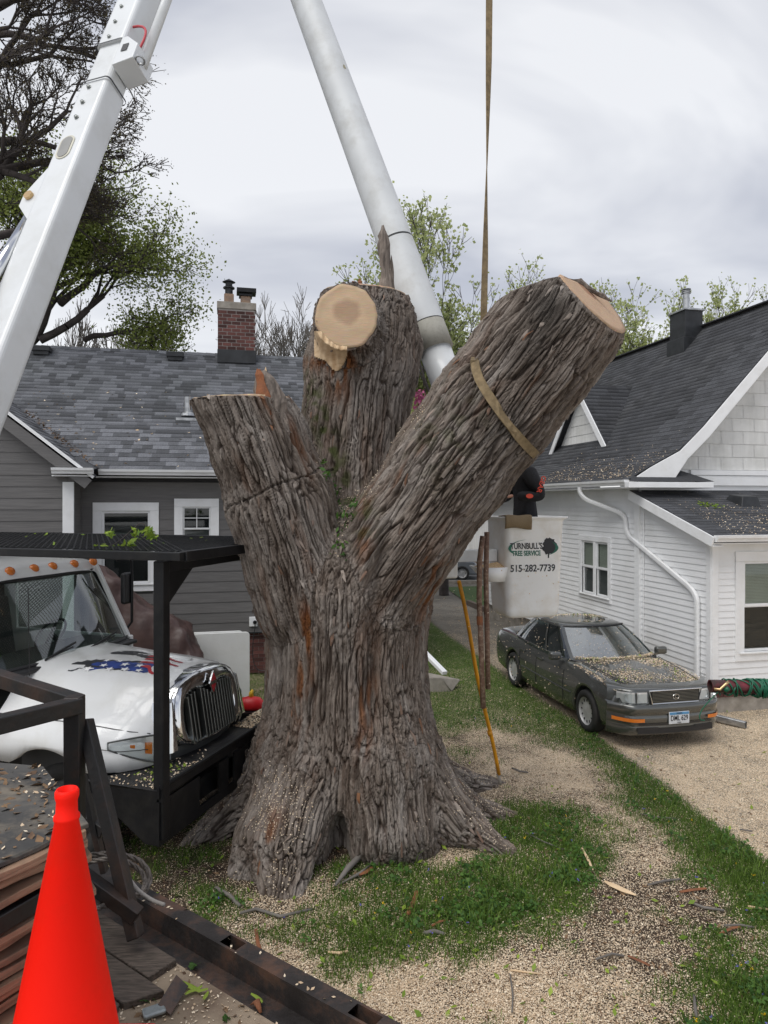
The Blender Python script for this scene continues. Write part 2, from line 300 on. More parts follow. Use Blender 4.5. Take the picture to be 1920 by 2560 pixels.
# ---------------------------------------------------------------- ground
TREE = (-.42, 7.9)
def gz(x, y):
    x = np.asarray(x, float); y = np.asarray(y, float)
    r2 = (x-TREE[0])**2+(y-TREE[1])**2
    q = np.stack([np.ravel(x), np.ravel(y), np.zeros(x.size)], 1)
    n = (noise3(q*.9)*.035+noise3(q*3.1+5)*.018).reshape(x.shape)
    dr = drive_mask(x, y)
    return (.13*np.exp(-r2/3.2)+n)*(1-dr)-.0*dr
def drive_edge_x(y):     # x of the driveway's left edge at depth y
    return np.interp(y, [3, 6.96, 9, 10.96, 13.5, 20, 28, 45], [4.9, 3.82, 3.55, 3.25, 2.72, 1.55, .45, -2.6])
def drive_mask(x, y):
    return sstep(-.08, .12, x-drive_edge_x(y))
def pxy(x, y):
    return CX+F*x/np.maximum(y, .5), HY+F*H/np.maximum(y, .5)
GB = [  # px, py, rx, ry, grass, chips
 (1370,2050,90,50,1.1,.1),(1440,2110,90,70,1.1,.1),(1300,2110,90,60,1,.2),(1400,2200,110,70,1.1,.1),(1270,2170,110,50,.9,.3),(1060,2240,170,45,.95,.2),(1230,2260,130,55,1.05,.15),(1060,2340,150,60,1.0,.25),(1250,2340,130,45,.75,.3),(900,2290,110,40,.8,.4),(860,2430,120,70,.95,.5),(760,2370,90,40,.6,.6),
 (1880,2220,110,90,.95,.12),(1780,2150,120,50,.9,.2),(1840,2400,110,100,.75,.2),(1890,2520,120,80,1.0,.1),(1700,2520,90,50,.4,.3),(1600,2020,90,50,.85,.3),
 (480,2160,200,100,.45,.05),(430,2260,150,80,.45,.12),(600,2230,110,60,.5,.12),(560,2310,120,50,.6,.2),(700,2340,110,45,.85,.35),(640,2120,90,50,.35,.15),(1190,1890,70,35,.7,.4),
 (1180,1640,140,90,1.05,.12),(1260,1740,130,60,1.0,.2),(1130,1790,60,60,.95,.25),(1360,1810,110,40,.95,.4),(600,1740,120,60,.8,.35),
 (1190,1850,100,28,.1,1.2),(1300,1910,110,35,.05,1.3),(1410,1970,90,40,.05,1.3),(1500,2030,80,40,.1,1.3),(1590,2090,90,40,.15,1.1),(1640,2140,80,35,.15,.9),(1200,1960,60,30,.2,1.0),
 (1040,2500,260,70,.1,1.15),(660,2400,130,80,.25,1.0),(1300,2470,170,60,.15,.8),(840,2530,150,50,.3,1.1),(1130,2140,90,30,.2,.8),
 (1600,2240,130,50,.1,.22),(1560,2320,160,55,.15,.30),(1700,2290,130,60,.15,.25),(1500,2400,170,50,.15,.42),(1650,2410,150,55,.2,.30),(1500,2500,150,60,.2,.55),(1560,2180,70,40,.15,.35),
 (640,1960,120,60,.2,.7),(760,2270,120,40,.25,.8)]
def zones(x, y):
    px, py = pxy(x, y); g = np.full(px.shape, .30); c = np.full(px.shape, .20); wsum = np.full(px.shape, .12); g *= .12; c *= .12
    for bx, by, rx, ry, bg, bc in GB:
        w = np.exp(-.5*((px-bx)/rx*1.3)**2-.5*((py-by)/ry*1.3)**2); g = g+w*bg; c = c+w*bc; wsum = wsum+w
    g = g/wsum; c = c/wsum
    e = drive_edge_x(y); strip = np.exp(-.5*((x-e+.28)/.28)**2); g = g+strip*.7; c = c*(1-.5*strip)
    q = np.stack([np.ravel(x), np.ravel(y), np.zeros(x.size)], 1)
    n = noise3(q*2.2).reshape(px.shape)*.35+noise3(q*6+3).reshape(px.shape)*.22; n2 = noise3(q*1.4+9).reshape(px.shape)*.38+noise3(q*3.2+19).reshape(px.shape)*.30+noise3(q*8+7).reshape(px.shape)*.2
    d = drive_mask(x, y); far = sstep(13, 30, y)
    g = np.clip(g+n, 0, 1.2)*(1-far)+far*.95; c = np.clip(c*.92+n2*np.clip(c+.15, .2, .9), 0, 1.1)*(1-far)
    edgechips = np.clip(sstep(22, 11.5, y)*.95-.15*sstep(1.6, 2.4, x-e)*sstep(11, 12, y), 0, 1)
    g = g*(1-d); c = c*(1-d)+d*np.clip(edgechips+n2*.5, 0, 1)
    return g, c, d
def ground_mat():
    m = bpy.data.materials.new('ground'); m.use_nodes = True; nt = m.node_tree; N = nt.nodes.new; L = nt.links.new
    p = nt.nodes['Principled BSDF']; p.inputs['Roughness'].default_value = .95; p.inputs['Specular IOR Level'].default_value = .2
    tc = N('ShaderNodeTexCoord'); src = tc.outputs['Object']
    def noise(s, d=4, r=.6):
        n = N('ShaderNodeTexNoise'); n.inputs['Scale'].default_value = s; n.inputs['Detail'].default_value = d; n.inputs['Roughness'].default_value = r; L(src, n.inputs[0]); return n.outputs[0]
    def ramp(f, a, ca, b, cb):
        r = N('ShaderNodeValToRGB'); r.color_ramp.elements[0].position = a; r.color_ramp.elements[0].color = (*ca, 1); r.color_ramp.elements[1].position = b; r.color_ramp.elements[1].color = (*cb, 1); L(f, r.inputs[0]); return r.outputs[0]
    def mix(f, a, b):
        x = N('ShaderNodeMix'); x.data_type = 'RGBA'; L(f, x.inputs[0]); L(a, x.inputs[6]); L(b, x.inputs[7]); return x.outputs[2]
    def att(n):
        a = N('ShaderNodeAttribute'); a.attribute_name = n; return a.outputs['Fac']
    def mth(op, a, b):
        x = N('ShaderNodeMath'); x.operation = op
        for i, v in enumerate((a, b)):
            if isinstance(v, float): x.inputs[i].default_value = v
            else: L(v, x.inputs[i])
        return x.outputs[0]
    soil = ramp(noise(9), .35, (.032, .022, .016), .7, (.10, .070, .050))
    green = ramp(noise(14), .35, (.035, .06, .014), .7, (.09, .14, .03))
    conc = mix(ramp(noise(.9, 8), .4, (0, 0, 0), .62, (1, 1, 1)), ramp(noise(5), .3, (.17, .155, .135), .7, (.22, .205, .18)), ramp(noise(6), .3, (.11, .10, .085), .7, (.19, .175, .15)))
    v = N('ShaderNodeTexVoronoi'); v.inputs['Scale'].default_value = 115; L(src, v.inputs[0])
    chipc = ramp(v.outputs['Color'], .2, (.44, .32, .20), .8, (.82, .69, .51))
    v2 = N('ShaderNodeTexVoronoi'); v2.inputs['Scale'].default_value = 130; L(src, v2.inputs[0])
    rnd = N('ShaderNodeSeparateXYZ'); L(v2.outputs['Color'], rnd.inputs[0])
    base = mix(ramp(mth('ADD', att('grass'), mth('MULTIPLY', noise(20), .5)), .55, (0, 0, 0), .95, (1, 1, 1)), soil, green)
    base = mix(att('drive'), base, conc)
    cm = mth('LESS_THAN', rnd.outputs[0], mth('MULTIPLY', mth('MULTIPLY', att('chip'), .95), mth('ADD', noise(3), .35)))
    base = mix(cm, base, chipc)
    L(base, p.inputs['Base Color'])
    b = N('ShaderNodeBump'); b.inputs['Strength'].default_value = .8; b.inputs['Distance'].default_value = .012; L(mth('ADD', noise(70), cm), b.inputs['Height']); L(b.outputs[0], p.inputs['Normal'])
    return m
M['ground'] = ground_mat()
def ground_sheet():
    ys = np.concatenate([np.arange(-3, 1, .25), np.arange(1, 15, .05), np.arange(15, 32, .2), np.arange(32, 60, 2), np.linspace(60, 420, 12)])
    xs = np.concatenate([np.linspace(-260, -12, 10), np.arange(-11, -4, .4), np.arange(-4, 6.6, .05), np.arange(6.6, 14, .4), np.linspace(15, 260, 10)])
    X, Y = np.meshgrid(xs, ys); Z = gz(X, Y)*sstep(60, 25, Y); g, c, d = zones(X, Y)
    d = d*sstep(6.5, 5.6, X-drive_edge_x(Y))
    V = np.stack([X.ravel(), Y.ravel(), Z.ravel()], 1); nx = len(xs); i = np.arange(len(ys)-1)[:, None]*nx+np.arange(nx-1)[None]
    Fc = np.stack([i, i+1, i+nx+1, i+nx], -1).reshape(-1, 4)
    o = np_obj('ground', V, Fc, M['ground'], smooth=True, attrs={'grass': ('FLOAT', g.ravel()), 'chip': ('FLOAT', c.ravel()), 'drive': ('FLOAT', d.ravel())})
    tag(o, 'lawn, bare soil and chip strewn driveway around the big trunk', kind='structure')
ground_sheet()
# ---------------------------------------------------------------- the huge cut silver maple
def g3(px, py, z): 
    d = (H-z)*F/(py-HY); return ((px-CX)/F*d, d, z)
def c3(px, py, d, r): v = P(px, py, d); return (v.x, v.y, v.z, r)
CH = {  # chains of (x, y, z, r)
 'T': [(-.44, 7.85, -.4, 1.10), (-.42, 7.85, .35, 1.01), (-.41, 7.85, .95, .94), (-.42, 7.82, 1.62, .875), (-.40, 7.8, 2.2, .87), (-.39, 7.8, 2.65, .92), (-.36, 7.8, 2.95, .74)],
 'L': [c3(775, 1500, 7.55, .60), c3(703, 1260, 7.32, .545), c3(645, 1100, 7.15, .485), c3(598, 985, 7.05, .465), c3(560, 890, 7.0, .46)],
 'M': [c3(875, 1440, 8.0, .66), c3(874, 1220, 8.2, .63), c3(888, 1060, 8.2, .60), c3(905, 920, 8.2, .65), c3(915, 830, 8.25, .60), c3(905, 740, 8.25, .46), c3(902, 680, 8.25, .42)],
 'S': [c3(890, 900, 8.1, .46), c3(868, 800, 7.45, .345), c3(866, 790, 7.0, .335)],
 'R': [c3(905, 1500, 7.6, .66), c3(1015, 1330, 7.35, .60), c3(1130, 1165, 7.2, .615), c3(1238, 1020, 7.05, .615), c3(1338, 890, 6.9, .60), c3(1400, 808, 6.8, .575), c3(1470, 700, 6.7, .54)],
}
def root(a, b, c_, ra, rb, rc):
    cx_, cy_ = -.41, 7.82; top = (cx_+(a[0]-cx_)*.72, cy_+(a[1]-cy_)*.72, a[2]+.75)      # starts deep inside the trunk so the flare swells gradually
    return [(*top, ra*.72), (*a, ra*.92), (*b, rb), (*c_, rc)]
ROOTS = [
 root((-.72, 7.35, .95), (-.92, 6.82, .34), g3(700, 2275, -.10), .42, .32, .20),
 root((-.98, 7.4, .85), (-1.20, 6.9, .26), g3(600, 2240, -.12), .36, .27, .15),
 root((-.1, 7.15, .9), (-.02, 6.98, .28), g3(950, 2160, -.12), .36, .28, .22),
 root((.15, 7.3, .9), (.26, 7.05, .26), g3(1060, 2175, -.12), .36, .25, .15),
 root((.25, 7.5, .9), (.74, 7.32, .22), g3(1300, 2165, -.08), .36, .24, .09),
 root((.3, 7.7, .75), (.85, 7.85, .16), (1.55, 8.0, -.08), .34, .21, .10),
 root((.3, 8.1, .6), (.9, 8.6, .12), (1.6, 9.0, -.1), .34, .20, .1),
 root((-1.0, 7.75, .95), (-1.45, 7.6, .36), (-2.05, 7.35, -.08), .40, .28, .14),
 root((-1.0, 8.2, .7), (-1.7, 8.5, .22), (-2.3, 8.7, -.1), .36, .25, .14),
 root((-.4, 8.6, .6), (-.3, 9.2, .1), (-.2, 9.8, -.1), .36, .24, .12)]
CUTS = {'L': (np.array(P(600, 990, 6.70)), np.array((-.03, -.06, 1.0))),
        'M': (np.array(P(900, 724, 8.0)), np.array((.05, -.05, 1.0))),
        'S': (np.array(P(868, 795, 7.22)), np.array((-.05, -1.0, .03))),
        'R': (np.array(P(1470, 762, 6.30)), np.array((.62, -.53, .58)))}
CUTB = (np.array(P(1360, 694, 6.30)), np.array((-.10, .05, 1.0)))
for k in CUTS: CUTS[k] = (CUTS[k][0], CUTS[k][1]/np.linalg.norm(CUTS[k][1]))
CUTB = (CUTB[0], CUTB[1]/np.linalg.norm(CUTB[1]))
def smin(a, b, k):
    h = np.clip(.5+.5*(b-a)/k, 0, 1); return b*(1-h)+a*h-k*h*(1-h)
def chain_d(p, ch, full=False):
    best = None; bt = None; acc = 0.0; bp = None
    for a, b in zip(ch[:-1], ch[1:]):
        A = np.array(a[:3], np.float32); B = np.array(b[:3], np.float32); ba = B-A; l2 = float(ba@ba)
        t = np.clip(((p-A)@ba)/l2, 0, 1); q = A+t[:, None]*ba
        d = np.sqrt(((p-q)**2).sum(1))-(a[3]+(b[3]-a[3])*t)
        if best is None: best = d; bt = acc+t*math.sqrt(l2); bp = q
        else:
            if full:
                m = d < best; bt = np.where(m, acc+t*math.sqrt(l2), bt); bp = np.where(m[:, None], q, bp); best = np.minimum(best, d)
            else: best = smin(best, d, .12)
        acc += math.sqrt(l2)
    return (best, bt, bp) if full else best
def sdf(p, cuts=True):
    p = p.astype(np.float32)
    def cut(d, c, k=.02):
        return np.maximum(d, ((p-c[0].astype(np.float32))@c[1].astype(np.float32)))
    d = chain_d(p, CH['T'])
    for r in ROOTS: d = smin(d, chain_d(p, r), .18)
    # hollow between the front roots
    l = chain_d(p, CH['L']); m = chain_d(p, CH['M']); s = chain_d(p, CH['S']); r = chain_d(p, CH['R'])
    bul = np.sqrt(((p-np.array(P(1020, 868, 8.2), np.float32))**2).sum(1))-.17
    m = smin(m, bul, .1)
    r = smin(r, chain_d(p, [c3(1352, 830, 6.85, .42), c3(1362, 770, 6.85, .41), c3(1366, 650, 6.85, .36)]), .12)
    if cuts:
        l = cut(l, CUTS['L']); m = cut(m, CUTS['M']); s = cut(s, CUTS['S']); r = cut(cut(r, CUTS['R']), CUTB)
    m = smin(m, s, .08)
    d = smin(d, m, .14); d = smin(d, l, .06); d = smin(d, r, .08)
    hol = np.sqrt((((p-np.array((-.44, 6.80, .16), np.float32))/np.array((.11, .30, .40), np.float32))**2).sum(1))-1
    d = np.maximum(d, -hol*.11)
    return d
def surface_nets(f, lo, hi, h):
    n = [int((hi[i]-lo[i])/h)+1 for i in range(3)]
    ax = [np.arange(n[i])*h+lo[i] for i in range(3)]
    D = np.empty(n, np.float32)
    for i in range(n[0]):
        Y, Z = np.meshgrid(ax[1], ax[2], indexing='ij'); p = np.stack([np.full(Y.size, ax[0][i]), Y.ravel(), Z.ravel()], 1)
        # cheap cull: a point farther than 1.3 m from the plausible hull is outside
        D[i] = f(p).reshape(n[1], n[2])
    s = D < 0
    c = [s[a:n[0]-1+a, b:n[1]-1+b, d:n[2]-1+d] for a in (0, 1) for b in (0, 1) for d in (0, 1)]
    cnt = sum(x.astype(np.int8) for x in c); act = (cnt > 0) & (cnt < 8)
    idx = np.full(act.shape, -1, np.int64); I = np.argwhere(act); idx[act] = np.arange(len(I))
    acc = np.zeros((len(I), 3)); num = np.zeros(len(I))
    off = [(a, b, d) for a in (0, 1) for b in (0, 1) for d in (0, 1)]
    for u in range(8):
        for v in range(u+1, 8):
            ou, ov = np.array(off[u]), np.array(off[v])
            if abs(ou-ov).sum() != 1: continue
            du = D[tuple((I+ou).T)]; dv = D[tuple((I+ov).T)]; m = (du < 0) != (dv < 0)
            t = np.where(m, du/(du-dv+1e-12), 0)[:, None]
            acc += np.where(m[:, None], ou+(ov-ou)*t, 0); num += m
    V = (I+acc/num[:, None])*h+np.array(lo)
    Q = []
    for axis in range(3):
        sl0 = [slice(1, n[i]-1) for i in range(3)]; sl0[axis] = slice(0, n[axis]-1); sl1 = list(sl0); sl1[axis] = slice(1, n[axis])
        e = s[tuple(sl0)] != s[tuple(sl1)]; E = np.argwhere(e)
        for i in range(3):
            if i != axis: E[:, i] += 1
        a1, a2 = [i for i in range(3) if i != axis]; q = []
        for (d1, d2) in ((1, 1), (0, 1), (0, 0), (1, 0)):
            g = E.copy(); g[:, a1] -= d1; g[:, a2] -= d2; q.append(idx[tuple(g.T)])
        q = np.stack(q, 1); flip = s[tuple(E.T)]
        if axis == 1: flip = ~flip
        q[~flip] = q[~flip][:, ::-1]; Q.append(q)
    Q = np.concatenate(Q); Q = Q[(Q >= 0).all(1)]
    return V, Q
def coarse_fine():
    h = .035
    V, Q = surface_nets(sdf, (-2.55, 5.85, -.16), (2.75, 10.1, 6.3), h)
    return V, Q
TV, TQ = coarse_fine()
me = np_mesh('t', TV, TQ); tmp = link(bpy.data.objects.new('t', me)); md = tmp.modifiers.new('s', 'SUBSURF'); md.levels = 2; md.render_levels = 2
dg = bpy.context.evaluated_depsgraph_get(); ev = tmp.evaluated_get(dg).to_mesh()
nv = len(ev.vertices); TV = np.empty(nv*3, np.float32); ev.vertices.foreach_get('co', TV); TV = TV.reshape(-1, 3)
TQ = np.empty(len(ev.loops), np.int32); ev.loops.foreach_get('vertex_index', TQ); TQ = TQ.reshape(-1, 4)
tmp.evaluated_get(dg).to_mesh_clear(); bpy.data.objects.remove(tmp); bpy.data.meshes.remove(me)
def normals(V, Q):
    n = np.zeros_like(V); fn = np.cross(V[Q[:, 2]]-V[Q[:, 0]], V[Q[:, 3]]-V[Q[:, 1]])
    for k in range(4): np.add.at(n, Q[:, k], fn)
    return n/(np.linalg.norm(n, axis=1, keepdims=True)+1e-12)
TN = normals(TV, TQ)
def bark_fields(V):
    """height of the bark and a bark-aligned coordinate for every point"""
    groups = [CH['T'], CH['L'], CH['M'], CH['R'], CH['S']]+ROOTS
    ds, cos = [], []
    for gi, ch in enumerate(groups):
        d, t, q = chain_d(V, ch, True)
        A = np.array(ch[0][:3]); B = np.array(ch[-1][:3]); ax = (B-A)/np.linalg.norm(B-A)
        ref = np.array((0, 0, 1.)) if gi != 0 else np.array((1., 0, 0))
        if abs(ax@ref) > .9: ref = np.array((1., 0, 0))
        e1 = np.cross(ax, ref); e1 /= np.linalg.norm(e1); e2 = np.cross(ax, e1)
        r = V-q; co = np.stack([r@e1, r@e2, (V-A)@ax], 1)+gi*11.3
        ds.append(d); cos.append(co)
    ds = np.stack(ds); ds[5:] += .02+.10*sstep(.55, 1.1, V[:, 2])
    w = np.exp(-(ds-ds.min(0))/.055); w /= w.sum(0)
    h = np.zeros(len(V)); red = np.zeros(len(V)); crack = np.zeros(len(V))
    for gi in range(len(groups)):
        m = w[gi] > .03
        if not m.any(): continue
        c = cos[gi][m]; big = 1.0 if (gi == 0 or gi > 4) else .45
        wp = np.stack([noise3(c*(4, 4, 1.6)), noise3(c*(4, 4, 1.6)+7.7), noise3(c*3+3.3)], 1)
        wp2 = np.stack([noise3(c*(13, 13, 5)+1.7), noise3(c*(13, 13, 5)+4.7), np.zeros(len(c))], 1)
        c2 = c+wp*(.022, .022, .08)+wp2*(.0055, .0055, 0)
        f1 = noise3(c2*(3.4, 3.4, .55)); f1b = noise3(c2*(7, 7, 1.1)+9)
        n2 = noise3(c2*(14, 14, .95)+2); n2b = noise3(c2*(24, 24, 1.7)+6); n2c = noise3(c2*(36, 36, 3.0)+16); n3 = noise3(c2*(52, 52, 9)+5); n4 = noise3(c2*(20, 20, 5)+8)
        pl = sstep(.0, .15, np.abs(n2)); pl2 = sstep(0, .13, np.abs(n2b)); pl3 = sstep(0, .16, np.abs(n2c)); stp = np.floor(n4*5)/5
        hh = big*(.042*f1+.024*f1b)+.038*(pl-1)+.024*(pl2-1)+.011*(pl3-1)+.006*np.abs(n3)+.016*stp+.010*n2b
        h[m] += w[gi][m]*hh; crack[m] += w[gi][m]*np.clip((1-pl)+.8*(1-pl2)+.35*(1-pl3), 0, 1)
        red[m] += w[gi][m]*noise3(c2*(5, 5, .9)+13)
    lead = ds.argmin(0); bc = np.stack(cos)[lead, np.arange(len(V))]
    return h, bc, red, crack
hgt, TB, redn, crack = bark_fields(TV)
# how close each point is to a saw cut: the cut faces stay flat
flat = np.ones(len(TV))
for k, (c, n) in list(CUTS.items())+[('B', CUTB)]:
    chd = chain_d(TV.astype(np.float32), CH['R' if k == 'B' else k]); dd = np.abs((TV-c)@n)
    near = (dd < .03) & (chd < .06) & ((TN@n) > .55); flat[near] = 0
TV2 = TV+TN*(hgt*flat)[:, None]
# old saw kerf round the left limb
kp = np.array(P(680, 1225, 7.0)); kn = np.array((-.40, .0, .92)); kn /= np.linalg.norm(kn)
kd = np.abs((TV@kn)-(kp@kn)+noise3(TV*5)*.03); chl = chain_d(TV.astype(np.float32), CH['L'])
kw = (1-sstep(.004, .018, kd))*(chl < .12)*(TV[:, 0] > -1.62)
TV2 -= TN*(kw*.035)[:, None]
gx = CX+F*TV[:, 0]/TV[:, 1]; gy = HY-F*(TV[:, 2]-H)/TV[:, 1]; gf = (TN[:, 1] < .1)
lx = np.interp(gy, [1300, 1420, 1600, 1800, 2000], [962, 945, 932, 928, 925])+noise3(np.stack([gy*.012, gy*0, gy*0], 1))*14
TV2[:, 1] += gf*.13*np.exp(-.5*((gx-lx)/15)**2)*sstep(1290, 1400, gy)*sstep(2000, 1750, gy)
lx = np.interp(gy, [1350, 1500, 1700, 1900, 2100], [700, 720, 705, 690, 740])+noise3(np.stack([gy*.011, gy*0+4, gy*0], 1))*18
TV2[:, 1] += gf*.07*np.exp(-.5*((gx-lx)/12)**2)*sstep(1450, 1600, gy)*sstep(2050, 1850, gy)
ppx = CX+F*TV[:, 0]/TV[:, 1]; ppy = HY-F*(TV[:, 2]-H)/TV[:, 1]; front = (TN[:, 1] < .15)
def streak(x, y, rx, ry, rot=0):
    c, s = math.cos(R(rot)), math.sin(R(rot)); u = (ppx-x)*c+(ppy-y)*s; v = -(ppx-x)*s+(ppy-y)*c
    return np.exp(-.5*(u/rx)**2-.5*(v/ry)**2)*front
stain = (streak(1075, 1470, 14, 70, 16)*1.1+streak(760, 1690, 16, 90, 4)+streak(765, 1560, 12, 40, 0)+streak(655, 1600, 10, 60, 0)*.8+streak(1018, 1165, 6, 40, 35)*.9+streak(830, 905, 45, 16, 0)*1.2+streak(850, 940, 20, 40, 0)
  +streak(910, 1330, 14, 60, 0)*.9+streak(905, 1800, 14, 90, 0)*.7+streak(670, 2080, 16, 50, 20)*.8+streak(745, 1110, 8, 60, -20)*.7+streak(930, 1760, 12, 60)*.6+streak(660, 1010, 8, 40, -15)*.9
  +streak(1210, 1000, 12, 50, 36)*.35+streak(1330, 960, 10, 40, 36)*.4)
stain = np.clip(stain, 0, 1.0)*sstep(-.30, .30, noise3(TB*(14, 14, 2.5)))+.16*sstep(.30, .55, redn)
moss = np.clip(streak(830, 1130, 20, 110, -22)+streak(795, 1010, 12, 60, -15)*.6+streak(1120, 1080, 60, 90, 35)*.4+streak(900, 1300, 30, 40)*.6, 0, 1)*sstep(-.2, .4, noise3(TV*9))
dark_tone = np.clip(streak(1375, 760, 45, 40, 30)*.8+streak(1330, 860, 40, 60, 35)*.6+streak(1260, 1060, 80, 60, 35)*.3+(TV[:, 2] > 5.6)*.25*front, 0, 1)  # darker bark patches on the right limb and towards the limb tops
def bark_material():
    m = bpy.data.materials.new('bark'); m.use_nodes = True; nt = m.node_tree; N = nt.nodes.new; L = nt.links.new
    p = nt.nodes['Principled BSDF']; p.inputs['Roughness'].default_value = .9; p.inputs['Specular IOR Level'].default_value = .25
    a = N('ShaderNodeAttribute'); a.attribute_name = 'barkco'; co = a.outputs['Vector']
    def noi(st, s, d=6, r=.6, dist=0):
        mp = N('ShaderNodeMapping'); mp.inputs['Scale'].default_value = st; L(co, mp.inputs[0]); n = N('ShaderNodeTexNoise'); n.inputs['Scale'].default_value = s; n.inputs['Detail'].default_value = d; n.inputs['Roughness'].default_value = r; n.inputs['Distortion'].default_value = dist; L(mp.outputs[0], n.inputs[0]); return n.outputs[0]
    def ramp(f, a_, ca, b_, cb):
        r = N('ShaderNodeValToRGB'); r.color_ramp.elements[0].position = a_; r.color_ramp.elements[0].color = (*ca, 1); r.color_ramp.elements[1].position = b_; r.color_ramp.elements[1].color = (*cb, 1); L(f, r.inputs[0]); return r.outputs[0]
    def mix(f, x_, y_):
        x = N('ShaderNodeMix'); x.data_type = 'RGBA'; L(f, x.inputs[0])
        for i, v in ((6, x_), (7, y_)):
            if isinstance(v, tuple): x.inputs[i].default_value = (*v, 1)
            else: L(v, x.inputs[i])
        return x.outputs[2]
    def mth(a_, k_): x = N('ShaderNodeMath'); x.operation = 'MULTIPLY'; L(a_, x.inputs[0]); x.inputs[1].default_value = k_; return x.outputs[0]
    def att(n): q = N('ShaderNodeAttribute'); q.attribute_name = n; return q.outputs['Fac']
    c = ramp(noi((1, 1, .12), 30, 8, .7), .34, (.085, .064, .051), .66, (.325, .275, .235))
    c = mix(ramp(noi((1, 1, .3), 3.2, 3), .45, (0, 0, 0), .62, (.65, .65, .65)), c, ramp(noi((1, 1, .25), 40, 6), .3, (.26, .23, .205), .7, (.50, .455, .415)))
    c = mix(ramp(noi((1, 1, .2), 5.5, 4), .56, (0, 0, 0), .72, (.45, .45, .45)), c, (.13, .085, .06))
    c = mix(mth(att('furrow_shade'), .78), c, (.045, .028, .020))  # brown inner bark in the cracks, with crevice shade painted into the colour
    c = mix(att('stain'), c, ramp(noi((1, 1, .15), 22, 5), .35, (.10, .035, .015), .7, (.30, .12, .04)))
    c = mix(att('moss'), c, (.075, .085, .03))
    c = mix(att('dark_tone'), c, (.055, .048, .042))
    L(c, p.inputs['Base Color'])
    b = N('ShaderNodeBump'); b.inputs['Strength'].default_value = 1.0; b.inputs['Distance'].default_value = .022; L(noi((1, 1, .18), 55, 8, .7), b.inputs['Height'])
    b2 = N('ShaderNodeBump'); b2.inputs['Strength'].default_value = .8; b2.inputs['Distance'].default_value = .035; L(noi((1, 1, .14), 22, 4, .6, .4), b2.inputs['Height']); L(b.outputs[0], b2.inputs['Normal']); L(b2.outputs[0], p.inputs['Normal'])
    return m
M['bark'] = bark_material()
maple = thing('cut_maple_tree', 'huge grey shaggy barked maple trunk with three sawn off limbs', 'tree', (TREE[0], TREE[1], 0))
T0 = np.array((TREE[0], TREE[1], 0))
np_obj('trunk', TV2-T0, TQ, M['bark'], maple, smooth=True, attrs={'barkco': ('FLOAT_VECTOR', TB), 'stain': ('FLOAT', stain), 'moss': ('FLOAT', moss), 'dark_tone': ('FLOAT', dark_tone), 'furrow_shade': ('FLOAT', crack)})

def ring_mat(name, c_in, c_out, heart, dark):
    m = bpy.data.materials.new(name); m.use_nodes = True; nt = m.node_tree; N = nt.nodes.new; L = nt.links.new
    p = nt.nodes['Principled BSDF']; p.inputs['Roughness'].default_value = .75; p.inputs['Specular IOR Level'].default_value = .25
    tc = N('ShaderNodeTexCoord'); a = N('ShaderNodeAttribute'); a.attribute_name = 'ringco'
    w = N('ShaderNodeTexWave'); w.wave_type = 'RINGS'; w.rings_direction = 'SPHERICAL'; w.inputs['Scale'].default_value = 14; w.inputs['Distortion'].default_value = 2.5; w.inputs['Detail'].default_value = 2; w.inputs['Detail Scale'].default_value = 1.2; L(a.outputs['Vector'], w.inputs[0])
    ln = N('ShaderNodeVectorMath'); ln.operation = 'LENGTH'; L(a.outputs['Vector'], ln.inputs[0])
    ns = N('ShaderNodeTexNoise'); ns.inputs['Scale'].default_value = 2.2; ns.inputs['Detail'].default_value = 3; L(a.outputs['Vector'], ns.inputs[0])
    ad = N('ShaderNodeMath'); ad.operation = 'MULTIPLY_ADD'; ad.inputs[1].default_value = .35; L(ns.outputs[0], ad.inputs[0]); L(ln.outputs['Value'], ad.inputs[2])
    r = N('ShaderNodeValToRGB'); e = r.color_ramp.elements; e[0].position = heart-.05; e[0].color = (*c_in, 1); e[1].position = heart+.12; e[1].color = (*c_out, 1); x = e.new(1.12); x.color = tuple(c*.92 for c in c_out)+(1,); L(ad.outputs[0], r.inputs[0])
    mp = N('ShaderNodeMapping'); mp.inputs['Scale'].default_value = (2, 2, 40); mp.inputs['Rotation'].default_value = (R(8), 0, 0); L(a.outputs['Vector'], mp.inputs[0])
    sn = N('ShaderNodeTexNoise'); sn.inputs['Scale'].default_value = 2; L(mp.outputs[0], sn.inputs[0])
    x1 = N('ShaderNodeMix'); x1.data_type = 'RGBA'; x1.blend_type = 'MULTIPLY'; x1.inputs[0].default_value = .28; L(r.outputs[0], x1.inputs[6]); L(w.outputs['Color'], x1.inputs[7])
    x2 = N('ShaderNodeMix'); x2.data_type = 'RGBA'; x2.blend_type = 'MULTIPLY'; x2.inputs[0].default_value = dark; L(x1.outputs[2], x2.inputs[6]); L(sn.outputs['Color'], x2.inputs[7])
    L(x2.outputs[2], p.inputs['Base Color'])
    b = N('ShaderNodeBump'); b.inputs['Strength'].default_value = .35; b.inputs['Distance'].default_value = .01; L(sn.outputs[0], b.inputs['Height']); L(b.outputs[0], p.inputs['Normal'])
    return m
M['rings'] = ring_mat('rings', (.60, .41, .27), (.80, .58, .38), .56, .45)
M['rings_red'] = ring_mat('rings_red', (.50, .29, .19), (.74, .51, .34), .75, .4)
